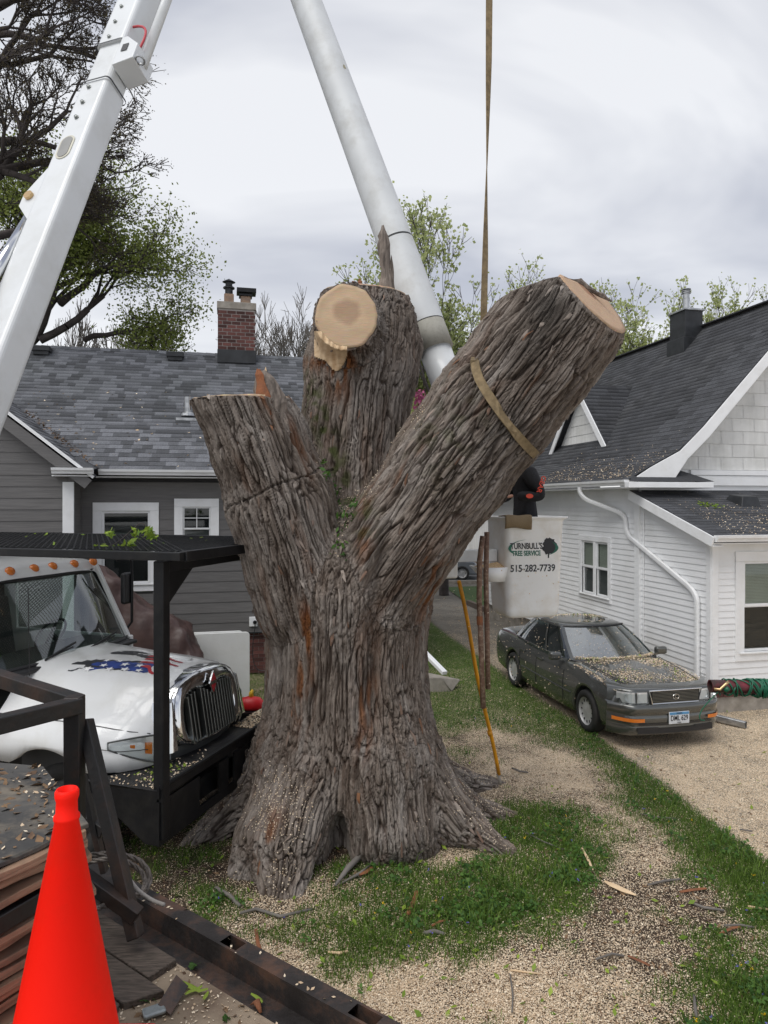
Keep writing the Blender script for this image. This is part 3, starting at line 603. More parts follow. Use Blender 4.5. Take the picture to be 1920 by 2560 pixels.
def disc(name, key, mat_, offc=(0, 0), inset=.03, off=.006, seg=96, label=None, top=None):
    """wood face lying on a saw cut, its outline read from the limb"""
    c, n = CUTS[key]; c = c.copy()
    ch = CH[key]; A = np.array(ch[-2][:3]); B = np.array(ch[-1][:3]); t = ((c-A)@n)/((B-A)@n); c = A+(B-A)*t
    up = np.array((0, 0, 1.)) if abs(n[2]) < .8 else np.array((0, 1., 0)); e1 = np.cross(up, n); e1 /= np.linalg.norm(e1); e2 = np.cross(n, e1)
    th = np.linspace(0, 2*np.pi, seg, endpoint=False); dirs = np.cos(th)[:, None]*e1+np.sin(th)[:, None]*e2
    lo = np.zeros(seg); hi = np.full(seg, 1.6)
    for _ in range(18):
        mid = (lo+hi)/2; p = c+dirs*mid[:, None]-n*.03; ins = sdf(p) < 0; lo = np.where(ins, mid, lo); hi = np.where(ins, hi, mid)
    rad = lo-inset+noise3(np.stack([np.cos(th)*3, np.sin(th)*3, th*0+5], 1))*.02
    rings = []; K = 10
    for k in range(K+1):
        rr = rad*(k/K); q = c+dirs*rr[:, None]+n*off
        q = q+n*(noise3(q*7)*.006)[:, None]
        rings.append(q)
    V = np.concatenate(rings+[rings[-1]-n*.03]); Fc = []
    for k in range(K+1):
        i = np.arange(seg); Fc.append(np.stack([k*seg+i, k*seg+(i+1) % seg, (k+1)*seg+(i+1) % seg, (k+1)*seg+i], 1))
    rel = V-c-offc[0]*e1-offc[1]*e2; rc = np.stack([rel@e1, rel@n*0, rel@e2], 1)/rad.mean()
    o = np_obj(name, V-T0, np.concatenate(Fc), mat_, maple, smooth=False, attrs={'ringco': ('FLOAT_VECTOR', rc)})
    if label: o['label'] = label
    return o
disc('cut_face', 'S', M['rings'], (.0, .06), label='round pale cut facing the camera')
disc('cut_face', 'R', M['rings_red'], (.0, .0), inset=.035, label='reddish oval cut at the end of the right limb')
disc('cut_face', 'L', M['rings']); disc('cut_face', 'M', M['rings'])
def cast(px, py, off=0.0, d0=5.6, d1=9.5):       # first surface of the trunk seen at many pixels
    px = np.atleast_1d(np.asarray(px, float)); py = np.atleast_1d(np.asarray(py, float))
    dr = np.stack([(px-CX)/F, np.ones_like(px), (HY-py)/F], 1); t = np.full(len(px), d0); o = np.array((0, 0, H))
    for _ in range(70):
        d = sdf(o+dr*t[:, None]); t = t+np.maximum(d, -.05)*.85
        if (np.abs(d) < .002).all(): break
    return o+dr*(t-off)[:, None], t < d1
def patch(name, poly, off, mat_, parent, n=40, rough=.02, label=None):
    """a piece of torn wood following the trunk, its outline a polygon of pixels"""
    poly = np.array(poly, float); x0, y0 = poly.min(0); x1, y1 = poly.max(0)
    X, Y = np.meshgrid(np.linspace(x0, x1, n), np.linspace(y0, y1, n)); xs, ys = X.ravel(), Y.ravel()
    ins = np.zeros(len(xs), bool); j = len(poly)-1
    for i in range(len(poly)):
        a, b = poly[i], poly[j]; c = ((a[1] > ys) != (b[1] > ys)) & (xs < (b[0]-a[0])*(ys-a[1])/(b[1]-a[1]+1e-9)+a[0]); ins ^= c; j = i
    q, ok = cast(xs, ys, off); ins &= ok
    q[:, 1] -= noise3(np.stack([xs*.12, ys*.02, xs*0], 1))*rough+rough*.5
    i = (np.arange(n-1)[:, None]*n+np.arange(n-1)).ravel(); Fc = np.stack([i, i+1, i+n+1, i+n], 1); keep = ins[Fc].sum(1) >= 3; Fc = Fc[keep]
    edge = ~ins; q[edge, 1] += off+.03
    used = np.unique(Fc); mp_ = np.full(n*n, -1); mp_[used] = np.arange(len(used))
    o = np_obj(name, q[used]-T0, mp_[Fc], mat_, parent, smooth=False)
    if label: o['label'] = label
    return o
patch('torn_wood', [(784, 828), (800, 826), (822, 848), (840, 862), (868, 866), (870, 885), (862, 905), (854, 918), (846, 930), (832, 926), (818, 906), (800, 898), (785, 892)], .02, M['fresh_wood'], maple, 44, .035, 'pale torn strip hanging below the round cut')
# upright broken splinters and shags left on top of the limbs
def splinter(name, px0, py0, px1, py1, d, w0, w1, mats, lean=.0, n=12, label=None, seed=0):
    A = P(px0, py0, d); B = P(px1, py1, d+lean); mb = MB(); r_ = random.Random(seed); pts = []; rows = []
    for i in range(n+1):
        t = i/n; c = A.lerp(B, t); wd = (w0*(1-t)+w1*t)*(1+.22*math.sin(t*9+seed))*(1-.8*max(0, t-.88)/.12*.9); row = []
        for j in range(10):
            a = 2*math.pi*j/10; rr = wd*(.85+.35*r_.random()) if j % 2 else wd*(1+.1*r_.random())
            row.append(c+Vector((math.cos(a)*rr, math.sin(a)*rr*.55, .02*r_.random())))
        rows.append(row)
    mb.grid(rows, closed=True); mb.add([rows[-1][j] for j in range(10)], [tuple(range(10))])
    o = mb.build(name, mats, maple, smooth=False); o.location = (-TREE[0], -TREE[1], 0)
    if label: o['label'] = label
    return o
def bark_simple():
    return mat('bark_simple', (.095, .078, .066), .9, col2=(.24, .20, .17), vs=9, st=(3, 3, .5), bump=1.0, bs=22)
M['bark_simple'] = bark_simple()
splinter('splinter', 968, 760, 957, 566, 8.0, .085, .045, M['bark_simple'], n=16, seed=1, label='tall bark covered spike standing on the middle limb')
splinter('splinter', 982, 740, 978, 640, 8.0, .03, .012, M['bark_simple'], seed=2)
splinter('splinter', 690, 1085, 660, 930, 6.82, .15, .115, M['bark_simple'], n=10, seed=3, label='short broken stub on top of the left limb')
splinter('splinter', 668, 1040, 645, 926, 6.74, .07, .045, M['bark_red'], n=8, seed=4)
splinter('splinter', 664, 950, 664, 922, 6.84, .02, .008, M['fresh_wood'], n=4, seed=5)
splinter('splinter', 900, 730, 899, 700, 7.8, .03, .022, M['bark_red'], n=4, seed=6)
splinter('splinter', 1436, 702, 1530, 757, 6.70, .06, .02, M['bark_simple'], n=10, seed=8)
mbr = MB(); mbr.bar(P(820, 727, 7.75), P(945, 722, 7.85), .04, .035); mbr.bar(P(925, 726, 7.8), P(955, 722, 7.9), .06, .05)
o = mbr.build('bark_lip', M['bark_red'], maple, bevel=.006); o.location = (-TREE[0], -TREE[1], 0)
# shaggy loose bark strips that stand off the trunk
def shags():
    n = 650; k = rng.choice(len(TV2), n*3, replace=False); ok = (TN[k, 1] < .25) & (flat[k] > .5) & (TV[k, 2] > .15); k = k[ok][:n]; n = len(k)
    gdir = np.zeros((n, 3)); groups = [CH['T'], CH['L'], CH['M'], CH['R'], CH['S']]+ROOTS
    ds = np.stack([chain_d(TV[k].astype(np.float32), c) for c in groups]); ld = ds.argmin(0)
    for gi, ch in enumerate(groups):
        a = np.array(ch[-1][:3])-np.array(ch[0][:3]); gdir[ld == gi] = a/np.linalg.norm(a)
    nr = TN[k]; ax = gdir-nr*(gdir*nr).sum(1, keepdims=True); ax /= np.linalg.norm(ax, axis=1, keepdims=True)+1e-9
    ax = ax+rng.normal(size=(n, 3))*.12; sd = np.cross(ax, nr); L_ = rng.uniform(.05, .17, n)[:, None]; W = rng.uniform(.006, .018, n)[:, None]; lift = rng.uniform(.0, .018, n)[:, None]
    p = TV2[k]; dn = np.where(rng.random(n) < .7, -1, 1)[:, None]
    a = p-ax*dn*L_*.5-nr*.004; m_ = p+nr*.010; b = p+ax*dn*L_*.5+nr*lift+sd*rng.normal(size=(n, 1))*.01
    V = np.stack([a-sd*W, a+sd*W, m_-sd*W*1.1, m_+sd*W*1.1, b-sd*W*.4, b+sd*W*.4, m_-nr*.012, b-nr*.008], 1).reshape(-1, 3); i = np.arange(n)[:, None]*8
    Fc = np.concatenate([i+(0, 1, 3, 2), i+(2, 3, 5, 4), i+(2, 4, 7, 6), i+(3, 6, 7, 5)])
    bc = np.repeat(TB[k], 8, 0)
    o = np_obj('bark_strips', V-T0, Fc, M['bark'], maple, attrs={'barkco': ('FLOAT_VECTOR', bc), 'stain': ('FLOAT', np.repeat(np.maximum(stain[k], rng.random(n)**6*.8), 8))}); o['kind'] = 'stuff'
shags()
# ---------------------------------------------------------------- houses (both follow the same street grid)
TH = R(12.9)
def board(parent, O, d, n, sb, stp, zb, zt, mat_, proud=.014, name='siding_board', tone=None):
    """one lap board; O wall origin, d along, n outward, sb/stp = (start, end) at bottom and top"""
    O, d, n = Vector(O), Vector(d), Vector(n); Z = Vector((0, 0, 1)); t_ = .002
    v = [O+d*sb[0]+Z*zb+n*proud, O+d*sb[1]+Z*zb+n*proud, O+d*stp[1]+Z*zt+n*t_, O+d*stp[0]+Z*zt+n*t_, O+d*sb[0]+Z*zb, O+d*sb[1]+Z*zb]
    f = [(0, 1, 2, 3), (4, 5, 1, 0)]
    me = bpy.data.meshes.new(name); me.from_pydata(v, [], f); me.materials.append(mat_); me.update()
    a = me.attributes.new('tone', 'FLOAT', 'FACE'); tv = random.random() if tone is None else tone; a.data.foreach_set('value', [tv]*2)
    return link(bpy.data.objects.new(name, me), parent)
def siding(parent, O, d, n, L0, L1, z0, z1, ex, mat_, proud=.014, clip=None, gap=None):
    z = z0
    while z < z1-.01:
        zt = min(z+ex, z1)
        if clip: b = clip(z); t = clip(zt)
        else: b = t = (L0, L1)
        segs = [(b, t)]
        for (g0, g1, h0, h1) in gap or ():
            if zt > h0+.02 and z < h1-.02:
                b_, t_ = segs.pop(); segs += [((b_[0], g0), (t_[0], g0)), ((g1, b_[1]), (g1, t_[1]))]
        for b, t in segs:
            if b[1]-b[0] > .05: board(parent, O, d, n, b, t, z, zt, mat_, proud)
        z += ex
def is_in(px, py, m=40): return -m < px < 1920+m and -m < py < 2560+m
SH = {}
def shingle_mesh(wd, ln, tone, mat_, th):
    k = (round(wd, 3), round(ln, 3), tone, mat_.name)
    if k not in SH:
        v = [(0, 0, th), (wd, 0, th), (wd, ln, .004), (0, ln, .004), (0, 0, 0), (wd, 0, 0)]
        me = bpy.data.meshes.new('shingle'); me.from_pydata(v, [], [(0, 1, 2, 3), (4, 5, 1, 0), (4, 0, 3), (5, 2, 1)]); me.materials.append(mat_); me.update()
        a = me.attributes.new('tone', 'FLOAT', 'FACE'); a.data.foreach_set('value', [tone]*4); SH[k] = me
    return SH[k]
class Roof:
    """shingles of one house: nearest 300 single, the rest one part"""
    def __init__(s, parent, mat_, ex, widths, limit=300, tones=6, th=.012):
        s.p = parent; s.m = mat_; s.ex = ex; s.w = widths; s.items = []; s.lim = limit; s.tones = tones; s.th = th
    def plane(s, O, e, u, L, T, inside=None, ex=None):
        O, e, u = Vector(O), Vector(e).normalized(), Vector(u).normalized(); nn = e.cross(u)
        if nn.z < 0: nn = -nn
        ex = ex or s.ex; t = 0; row = 0; tone_run = 2
        while t < T-.02:
            x = -random.random()*s.w[-1]
            while x < L:
                w = random.choice(s.w); a, b = max(x, 0), min(x+w, L); x += w
                if b-a < .04: continue
                ln = min(ex*1.02, T-t)
                if inside and not (inside((a+b)/2, t+ln/2)): continue
                s.items.append((O+e*a+u*t+nn*.002, e, u, nn, b-a, ln, random.randrange(s.tones)/(s.tones-1)))
            t += ex; row += 1
    def base(s, name, pts, mb=None):
        b = MB(); b.add(pts, [tuple(range(len(pts)))]); o = b.build(name, s.m, s.p); return o
    def finish(s):
        W = s.p.matrix_basis; sc = []
        for k, it in enumerate(s.items):
            c = W @ (it[0]+it[1]*it[4]/2+it[2]*it[5]/2); px = CX+F*c.x/c.y; py = HY-F*(c.z-H)/c.y
            hid = 0 if is_in(px, py, 0) and not hidden(px, py) else 50
            sc.append((c.y+hid, k))
        sc.sort(); near = {k for _, k in sc[:s.lim]}; V, Fc, T = [], [], []
        for k, (o, e, u, nn, w, ln, tone) in enumerate(s.items):
            if k in near:
                full = min(s.w, key=lambda q: abs(q-w)); me = shingle_mesh(full if abs(full-w) < .003 else w, ln, tone, s.m, s.th)
                ob = link(bpy.data.objects.new('shingle', me), s.p); ob.matrix_local = Matrix((e, u, nn)).transposed().to_4x4(); ob.location = o
            else:
                i = len(V); V += [o+nn*s.th, o+e*w+nn*s.th, o+e*w+u*ln+nn*.004, o+u*ln+nn*.004, o, o+e*w]; Fc += [(i, i+1, i+2, i+3), (i+4, i+5, i+1, i)]; T += [tone]*2
        ob = np_obj('shingles', [tuple(v) for v in V], Fc, s.m, s.p, attrs={'tone': ('FLOAT', T)}); ob['kind'] = 'stuff'
def hidden(px, py):        # the big trunk and the boom cover these photo pixels
    return (650 < px < 1100 and py > 1100) or (760 < px < 1000 and py > 720) or (1180 < px < 1420 and 850 < py < 1150)
def bx(parent, name, c, d, mat_, bevel=0, rz=0):
    return MB().box(c, d, rz).build(name, mat_, parent, bevel=bevel)
def quad_gutter(parent, a, b, out, name='gutter'):
    """K-style gutter from a to b (top inner edge), out = outward direction"""
    a, b, out = Vector(a), Vector(b), Vector(out); Z = Vector((0, 0, 1))
    prof = [(0, 0), (.0, -.11), (.07, -.11), (.085, -.07), (.11, -.045), (.12, 0), (.108, 0), (.1, -.04), (.07, -.09), (.012, -.09), (.012, 0)]
    m = MB(); m.grid([[p+out*x+Z*z for x, z in prof] for p in (a, b)], closed=True)
    m.add([a+out*x+Z*z for x, z in prof[:6]], [tuple(range(6))]); m.add([b+out*x+Z*z for x, z in prof[:6]], [tuple(range(6))])
    return m.build(name, M['white_trim'], parent, fix=False)
def window(parent, O, d, n, x0, x1, z0, z1, casing=.11, sash=.045, style='double', label=None, blinds=(True, False), deep=.10, mull=0):
    """window > casing, sashes, panes; everything measured on the wall (x along d)"""
    O, d, n = Vector(O), Vector(d), Vector(n); rz = math.atan2(d.y, d.x)
    Rm = Matrix((d, -n, Vector((0, 0, 1)))).transposed()
    def pt(x, y, z): return O+d*x+n*y+Vector((0, 0, z))
    f = MB()
    for (a, b, c_, e_) in ((x0-casing, x1+casing, z1, z1+casing), (x0-casing, x1+casing, z0-casing*.9, z0), (x0-casing, x0, z0+.001, z1-.001), (x1, x1+casing, z0+.001, z1-.001)):
        f.box(pt((a+b)/2, .018, (c_+e_)/2), (b-a, .036, e_-c_), M=Rm)
    f.box(pt((x0+x1)/2, .035, z0-.012), (x1-x0+casing*1.2, .07, .028), M=Rm)
    w = f.build('window', M['white_trim'], parent, bevel=.006)
    if label: w['label'] = label
    lights = [(x0, x1)] if not mull else [(x0, (x0+x1)/2-mull/2), ((x0+x1)/2+mull/2, x1)]
    if mull: MB().box(pt((x0+x1)/2, .012, (z0+z1)/2), (mull, .03, z1-z0-.002), M=Rm).build('mullion', M['white_trim'], w, bevel=.004)
    MB().box(pt((x0+x1)/2, -deep-.25, (z0+z1)/2), (x1-x0+.02, .02, z1-z0+.02), M=Rm).build('room', M['room_dark'], w)
    for (a, b) in lights:
        mid = (z0+z1)/2; s1 = MB()
        for (zz0, zz1, yo) in ((mid, z1, -.018), (z0, mid+sash*.6, -.035)):
            for (p, q, r_, t_) in ((a, b, zz1-sash, zz1), (a, b, zz0, zz0+sash), (a, a+sash, zz0+sash, zz1-sash), (b-sash, b, zz0+sash, zz1-sash)):
                s1.box(pt((p+q)/2, yo, (r_+t_)/2), (q-p, .03, t_-r_), M=Rm)
            if style == 'grid' and zz1 == z1:
                s1.box(pt((a+b)/2, yo, (zz0+zz1)/2), (.016, .02, zz1-zz0-.04), M=Rm); s1.box(pt((a+b)/2, yo, (zz0+zz1)/2), (b-a-.04, .02, .016), M=Rm)
        s1.build('sash', M['white_trim'] if style != 'storm' else M['galv'], w)
        for (zz0, zz1, yo) in ((mid+sash*.3, z1-sash, -.022), (z0+sash, mid, -.039)):
            g = MB(); g.add([pt(a+sash*.9, yo, zz0), pt(b-sash*.9, yo, zz0), pt(b-sash*.9, yo, zz1), pt(a+sash*.9, yo, zz1)], [(0, 1, 2, 3)]); g.build('pane', M['glass_house'], w)
        if blinds[0]:
            bl = MB(); z = z1-sash
            while z > mid+.01: bl.box(pt((a+b)/2, -.056, z), (b-a-sash*2, .004, .024), M=Rm @ Matrix.Rotation(R(-30), 3, 'X')); z -= .026
            bl.build('blind', M['blind'], w)
        if blinds[1]:
            g = MB(); g.add([pt(a, -.075, z0), pt(b, -.075, z0), pt(b, -.075, mid), pt(a, -.075, mid)], [(0, 1, 2, 3)]); g.build('screen', M['screen_grey'], w)
    return w
def brick_face(parent, O, d, n, L, z0, z1, bl=.2, bh=.067, mo=.011, thick=.012, tones=7, rows_from=0):
    O, d, n = Vector(O), Vector(d), Vector(n); z = z0+mo; r = 0
    while z+bh <= z1+.001:
        x = (-(bl+mo)/2 if r % 2 else 0)
        while x < L-.01:
            a, b = max(x, 0), min(x+bl, L); x += bl+mo
            if b-a < .03: continue
            t = random.randrange(tones)/(tones-1); k = ('b', round(b-a, 2), t, bh)
            if k not in SH:
                w = b-a; v = [(0, 0, 0), (w, 0, 0), (w, 0, bh), (0, 0, bh), (0, -thick, 0), (w, -thick, 0), (w, -thick, bh), (0, -thick, bh)]
                me = bpy.data.meshes.new('brick'); me.from_pydata(v, [], [(4, 5, 6, 7), (0, 4, 7, 3), (5, 1, 2, 6), (7, 6, 2, 3), (0, 1, 5, 4)]); me.materials.append(M['brick']); me.update()
                at = me.attributes.new('tone', 'FLOAT', 'FACE'); at.data.foreach_set('value', [t]*5); SH[k] = me
            ob = link(bpy.data.objects.new('brick', SH[k]), parent); ob.matrix_local = Matrix((d, -n, Vector((0, 0, 1)))).transposed().to_4x4(); ob.location = O+d*a+Vector((0, 0, z))+n*random.uniform(0, .003)
        z += bh+mo; r += 1

# ================= white house on the right =================
W = thing('white_house', 'white clapboard house with dark shingled gable roof beside the driveway', 'house', (5.57, 11.9, 0), TH)
bpy.context.view_layer.update()
X, Y_, Z_ = Vector((1, 0, 0)), Vector((0, 1, 0)), Vector((0, 0, 1))
ZF = .42      # top of the foundation
# cores
m = MB(); m.box((4.4, 1.44, 1.62), (8, 2.0, 2.2)); m.box((4.4, 6.5, 2.05), (7.9, 8.1, 3.3))
gab = [(.01, 2.15, 3.6), (8.06, 2.15, 3.6), (8.06, 2.15, 4.2), (7.5, 2.15, 4.5), (4.05, 2.15, 8.0), (.62, 2.15, 4.5), (.01, 2.15, 4.2)]
m.prism(gab, (0, .05, 0)); m.build('wall_core', M['white_vinyl'], W)
f = MB(); f.box((4, 1.02, ZF/2), (7.96, 2.0, ZF)); f.box((4.05, 6.3, ZF/2), (8.0, 8.2, ZF)); f.build('foundation', M['concrete'], W)
brick_face(W, (0.02, .0, 0), X, -Y_, 4.5, ZF-.16, ZF, .2, .062)
siding(W, (0, 0, 0), -Y_, -X, -2.06, -.0, ZF, 3.72, .110, M['white_vinyl'], .016, clip=lambda z: (-2.06, -max(0, (z-2.93)/.385)-.0))
siding(W, (0, 0, 0), -Y_, -X, -10.3, -2.16, ZF, 3.9, .110, M['white_vinyl'], .016, gap=[(-4.45, -3.21, 1.47, 2.77)])
siding(W, (0, 0, 0), X, -Y_, .09, 8, ZF, 2.95, .110, M['white_vinyl'], .016, gap=[(.57, 1.67, .97, 2.63)])
tb = MB(); tb.box((-.008, .045, (ZF+3.0)/2), (.05, .12, 3.0-ZF)); tb.box((.045, -.012, (ZF+2.96)/2), (.125, .05, 2.96-ZF)); tb.build('corner_board', M['white_trim'], W, bevel=.006)
tb = MB(); tb.box((-.03, 2.13, 2.15), (.06, .17, 3.35)); tb.build('corner_board', M['white_trim'], W, bevel=.006)
MB().tube([(-.03, 1.93, .5), (-.03, 1.93, 3.6)], .012, 6).build('wire_conduit', M['white_trim'], W)
MB().box((4, -.02, ZF-.01), (8, .06, .03)).build('sill_flashing', M['galv'], W)
# lean-to roof
zE, zT = 3.03, 3.83; yE, yT = -.32, 2.12; sl = Vector((0, yT-yE, zT-zE)); Ls = sl.length; su = sl.normalized()
RW = Roof(W, M['shingle_dark'], .14, [.30, .34], 300, th=.010)
m = MB(); m.prism([(-.22, yE, zE-.03), (8.2, yE, zE-.03), (8.2, yT, zT-.03), (-.22, yT, zT-.03)], (0, 0, .03)); m.build('roof_deck', M['shingle_dark'], W)
RW.plane((-.22, yE, zE+.003), X, su, 5.2, Ls)
rk = MB(); rk.bar((-.235, yE-.02, zE-.09), (-.235, yT, zT-.09), .03, .17, up=(0, 0, 1)); rk.build('rake_board', M['white_trim'], W, bevel=.004)
sf = MB(); sf.prism([(-.22, yE, zE-.17), (-.02, yE, zE-.17), (-.02, yT, zT-.17), (-.22, yT, zT-.17)], (0, 0, .02)); sf.prism([(-.22, yE, zE-.13), (8, yE, zE-.13), (8, .02, zE-.1), (-.22, .02, zE-.1)], (0, 0, .02)); sf.build('soffit', M['white_trim'], W)
quad_gutter(W, (-.21, yE, zE+.02), (8.2, yE, zE+.02), (0, -1, 0))
v = MB(); vp = Vector((1.75, 1.35, zE+(1.35-yE)*(zT-zE)/(yT-yE))); v.add([vp+Vector(q) for q in ((-.23, -.25, -.08), (.23, -.25, -.08), (.23, .22, .06), (-.23, .22, .06), (-.17, -.2, .13), (.17, -.2, .13), (.17, .16, .17), (-.17, .16, .17))], [(0, 1, 5, 4), (1, 2, 6, 5), (2, 3, 7, 6), (3, 0, 4, 7), (4, 5, 6, 7)]); v.build('roof_vent', M['dark_metal'], W, bevel=.02)
# main roof: belled eave, ridge along +y
yN, yFar = 1.72, 10.6; xe, ze = -.50, 4.03
prof = [(-.50, 4.03), (.0, 4.30), (.633, 4.62), (1.15, 5.10), (4.05, 8.13)]
for (a, b) in zip(prof[:-1], prof[1:]):
    u = Vector((b[0]-a[0], 0, b[1]-a[1])); RW.plane((a[0], yN, a[1]), Y_, u, yFar-yN, u.length)
rd = MB(); rd.grid([[(x, y, z-.012) for x, z in prof]+[(8.1+.5-(x+.5), y, z-.012) for x, z in prof[::-1][1:]] for y in (yN, yFar)]); rd.grid([[(x, y, z-.06) for x, z in prof]+[(8.6-(x+.5), y, z-.06) for x, z in prof[::-1][1:]] for y in (yN+.01, yFar)]); rd.build('roof_deck', M['shingle_dark'], W, fix=False)
rc = MB(); rc.bar((4.05, yN, 8.16), (4.05, yFar, 8.16), .28, .03); rc.build('ridge_cap', M['shingle_dark'], W)
# rake boards follow the bell curve; broad white end at the eave
def rake(y, side):
    inn = [(-.44, 3.99), (.0, 4.02), (.50, 4.06), (.78, 4.44), (1.28, 4.90), (4.05, 7.88)]
    outp = [(-.47, 4.005)]+[(x, z-.015) for x, z in prof[1:]]
    poly = outp+inn[::-1]
    if side: poly = [(8.1-x, z) for x, z in poly][::-1]
    m = MB(); m.prism([(x, y, z) for x, z in poly], (0, .04, 0)); return m
rake(yN-.03, 0).build('rake_board', M['white_trim'], W, bevel=.004); rake(yN-.03, 1).build('rake_board', M['white_trim'], W)
so = MB(); so.prism([(.6, yN, 4.35), (4.05, yN, 7.86), (4.05, 2.15, 7.86), (.6, 2.15, 4.35)], (0, 0, .02)); so.build('soffit', M['white_trim'], W)
quad_gutter(W, (-.49, yN-.02, 4.03), (-.49, 10.6, 4.03), (-1, 0, 0))
so = MB(); so.box((-.24, 6.2, 3.885), (.5, 9.0, .03)); so.build('soffit', M['white_trim'], W)
# cornice return with its own little roof
cr = MB(); cr.box((.33, 1.62, 3.93), (1.85, .16, .11)); cr.box((.34, 1.80, 3.90), (1.75, .3, .06)); cr.build('cornice_return', M['white_trim'], W, bevel=.008)
cr = MB(); cr.add([(-.58, 1.54, 4.0), (1.27, 1.54, 4.0), (.62, 2.14, 4.33), (-.1, 2.14, 4.33), (1.27, 2.14, 4.0)], [(0, 1, 2, 3), (1, 4, 2)]); cr.build('return_roof', M['shingle_dark'], W, fix=False)
qd = MB(); qd.box((4.6, 2.11, 4.20), (6.9, .06, .10)); qd.box((4.6, 2.12, 4.04), (6.9, .04, .20)); qd.build('frieze_board', M['white_trim'], W)
# asbestos panels on the gable
ph, pw = .268, .53; z = 4.26; r = 0
while z < 8:
    x = .3-(pw/2 if r % 2 else 0)
    xl = lambda zz: .9+(zz-4.85)/1.045 if zz > 4.85 else .55+(zz-4.26)*.6
    while x < 7.9:
        b0, b1 = max(x, xl(z)), min(x+pw-.008, 8.1-xl(z)); t0, t1 = max(x, xl(z+ph)), min(x+pw-.008, 8.1-xl(z+ph))
        if b1-b0 > .03 and t1 > t0-.001: board(W, (0, 2.14, 0), X, -Y_, (b0, b1), (t0, max(t1, t0+.002)), z, z+ph-.003, M['old_panel'], .012, 'gable_panel')
        x += pw
    z += ph; r += 1
# dormer on the left slope
dx, dy0, dy1, dym, dz0, dz1 = 1.12, 4.85, 8.35, 6.60, 4.68, 6.72
dr = MB(); dr.prism([(dx+.1, dy0+.1, 4.5), (dx+.1, dy1-.1, 4.5), (dx+.1, dy1-.1, dz0), (dx+.1, dym, dz1-.1), (dx+.1, dy0+.1, dz0)], (1.9, 0, 0)); dr.build('dormer_wall', M['old_panel'], W)
z = 4.60
while z < 6.4:
    h0 = (dz1-.12-z)/(dz1-dz0)*1.72; h1 = max(0, (dz1-.12-z-.26)/(dz1-dz0)*1.72); h0 = min(h0, 1.68)
    board(W, (dx+.1, dym, 0), -Y_, -X, (-h0, h0), (-h1, h1), z, z+.26, M['old_panel'], .012, 'dormer_panel'); z += .262
for sgn, ya in ((1, dy0), (-1, dy1)):
    b = MB(); b.bar((dx-.12, ya, dz0-.09), (dx-.12, dym, dz1-.09), .03, .15); b.build('rake_board', M['white_trim'], W)
    u = Vector((0, dym-ya, dz1-dz0)); ulen = u.length; un = u.normalized()
    xin = lambda t: 3.30-(3.30-1.30)*(1-t/ulen)
    dk = MB(); dk.prism([(dx-.12, ya, dz0-.03), (1.32, ya, dz0-.03), (3.34, dym, dz1-.03), (dx-.12, dym, dz1-.03)], (0, 0, .03)); dk.build('dormer_deck', M['shingle_dark'], W)
    RW.plane((dx-.12, ya, dz0+.005), X, un, 2.4, ulen, inside=lambda s_, t_, ul=ulen: s_+dx-.12 < 3.30-2.0*(1-t_/ul))
RW.finish()
# wrapped chimney with a steel flue near the ridge
ch = MB(); ch.box((3.72, 5.75, 7.95), (.52, .64, 1.20)); ch.box((3.66, 5.72, 7.58), (.58, .72, .5)); o = ch.build('chimney', M['dark_metal'], W, bevel=.01)
MB().box((3.72, 5.75, 8.56), (.60, .72, .05)).build('chimney_cap', M['galv'], o, bevel=.01)
MB().tube([(3.72, 5.75, 8.58), (3.72, 5.75, 9.11)], .085, 16).build('flue_pipe', M['galv'], o, smooth=False)
fl = MB(); 
for z in (9.05, 9.10, 9.15): fl.lathe([(.05, z), (.12, z+.008), (.12, z+.022), (.05, z+.03)], (3.72, 5.75, 0), 16)
fl.build('flue_cap', M['galv'], o)
# downspout with its elbows
def downspout(parent, pts, name='downspout', w=.085, d=.065, mat_=None):
    m = MB(); n = 16; pr = []
    for j in range(n): a = 2*math.pi*j/n; pr.append((math.copysign(abs(math.cos(a))**.35, math.cos(a))*w/2*(1-.05*(j % 2)), math.copysign(abs(math.sin(a))**.35, math.sin(a))*d/2*(1-.05*(j % 2))))
    pts = [Vector(p) for p in pts]; rows = []; k = len(pts)
    for i, p in enumerate(pts):
        dd = (pts[min(i+1, k-1)]-pts[max(i-1, 0)]).normalized(); x = dd.cross(Vector((-1, 0, 0))).normalized(); y = Vector((-1, 0, 0)); y = (y-dd*y.dot(dd)).normalized()
        rows.append([p+x*a+y*b for a, b in pr])
    m.grid(rows, closed=True); return m.build(name, mat_ or M['white_trim'], parent, smooth=True)
def arc(a, b, c, n=5):
    a, b, c = Vector(a), Vector(b), Vector(c); return [a*(1-t)**2+b*2*t*(1-t)+c*t*t for t in [i/n for i in range(n+1)]]
dp = [(-.55, 3.52, 3.92)]+arc((-.55, 3.52, 3.84), (-.52, 3.50, 3.70), (-.42, 3.32, 3.62), 6)+arc((-.13, 2.68, 3.40), (-.06, 2.54, 3.33), (-.06, 2.52, 3.18), 5)+arc((-.06, 2.52, 3.13), (-.06, 2.50, 2.96), (-.06, 2.33, 2.87), 6)+arc((-.06, .62, 2.15), (-.06, .30, 2.02), (-.06, .30, 1.85), 6)+[(-.06, .30, .3)]
downspout(W, dp)
# windows
window(W, (0, 0, 0), -Y_, -X, -4.40, -3.26, 1.52, 2.72, casing=.12, mull=.10, blinds=(True, True), label='double window with half drawn blinds')
window(W, (0, 0, 0), X, -Y_, .62, 1.62, 1.02, 2.58, casing=.17, blinds=(True, False), label='larger window at the front of the lean-to')

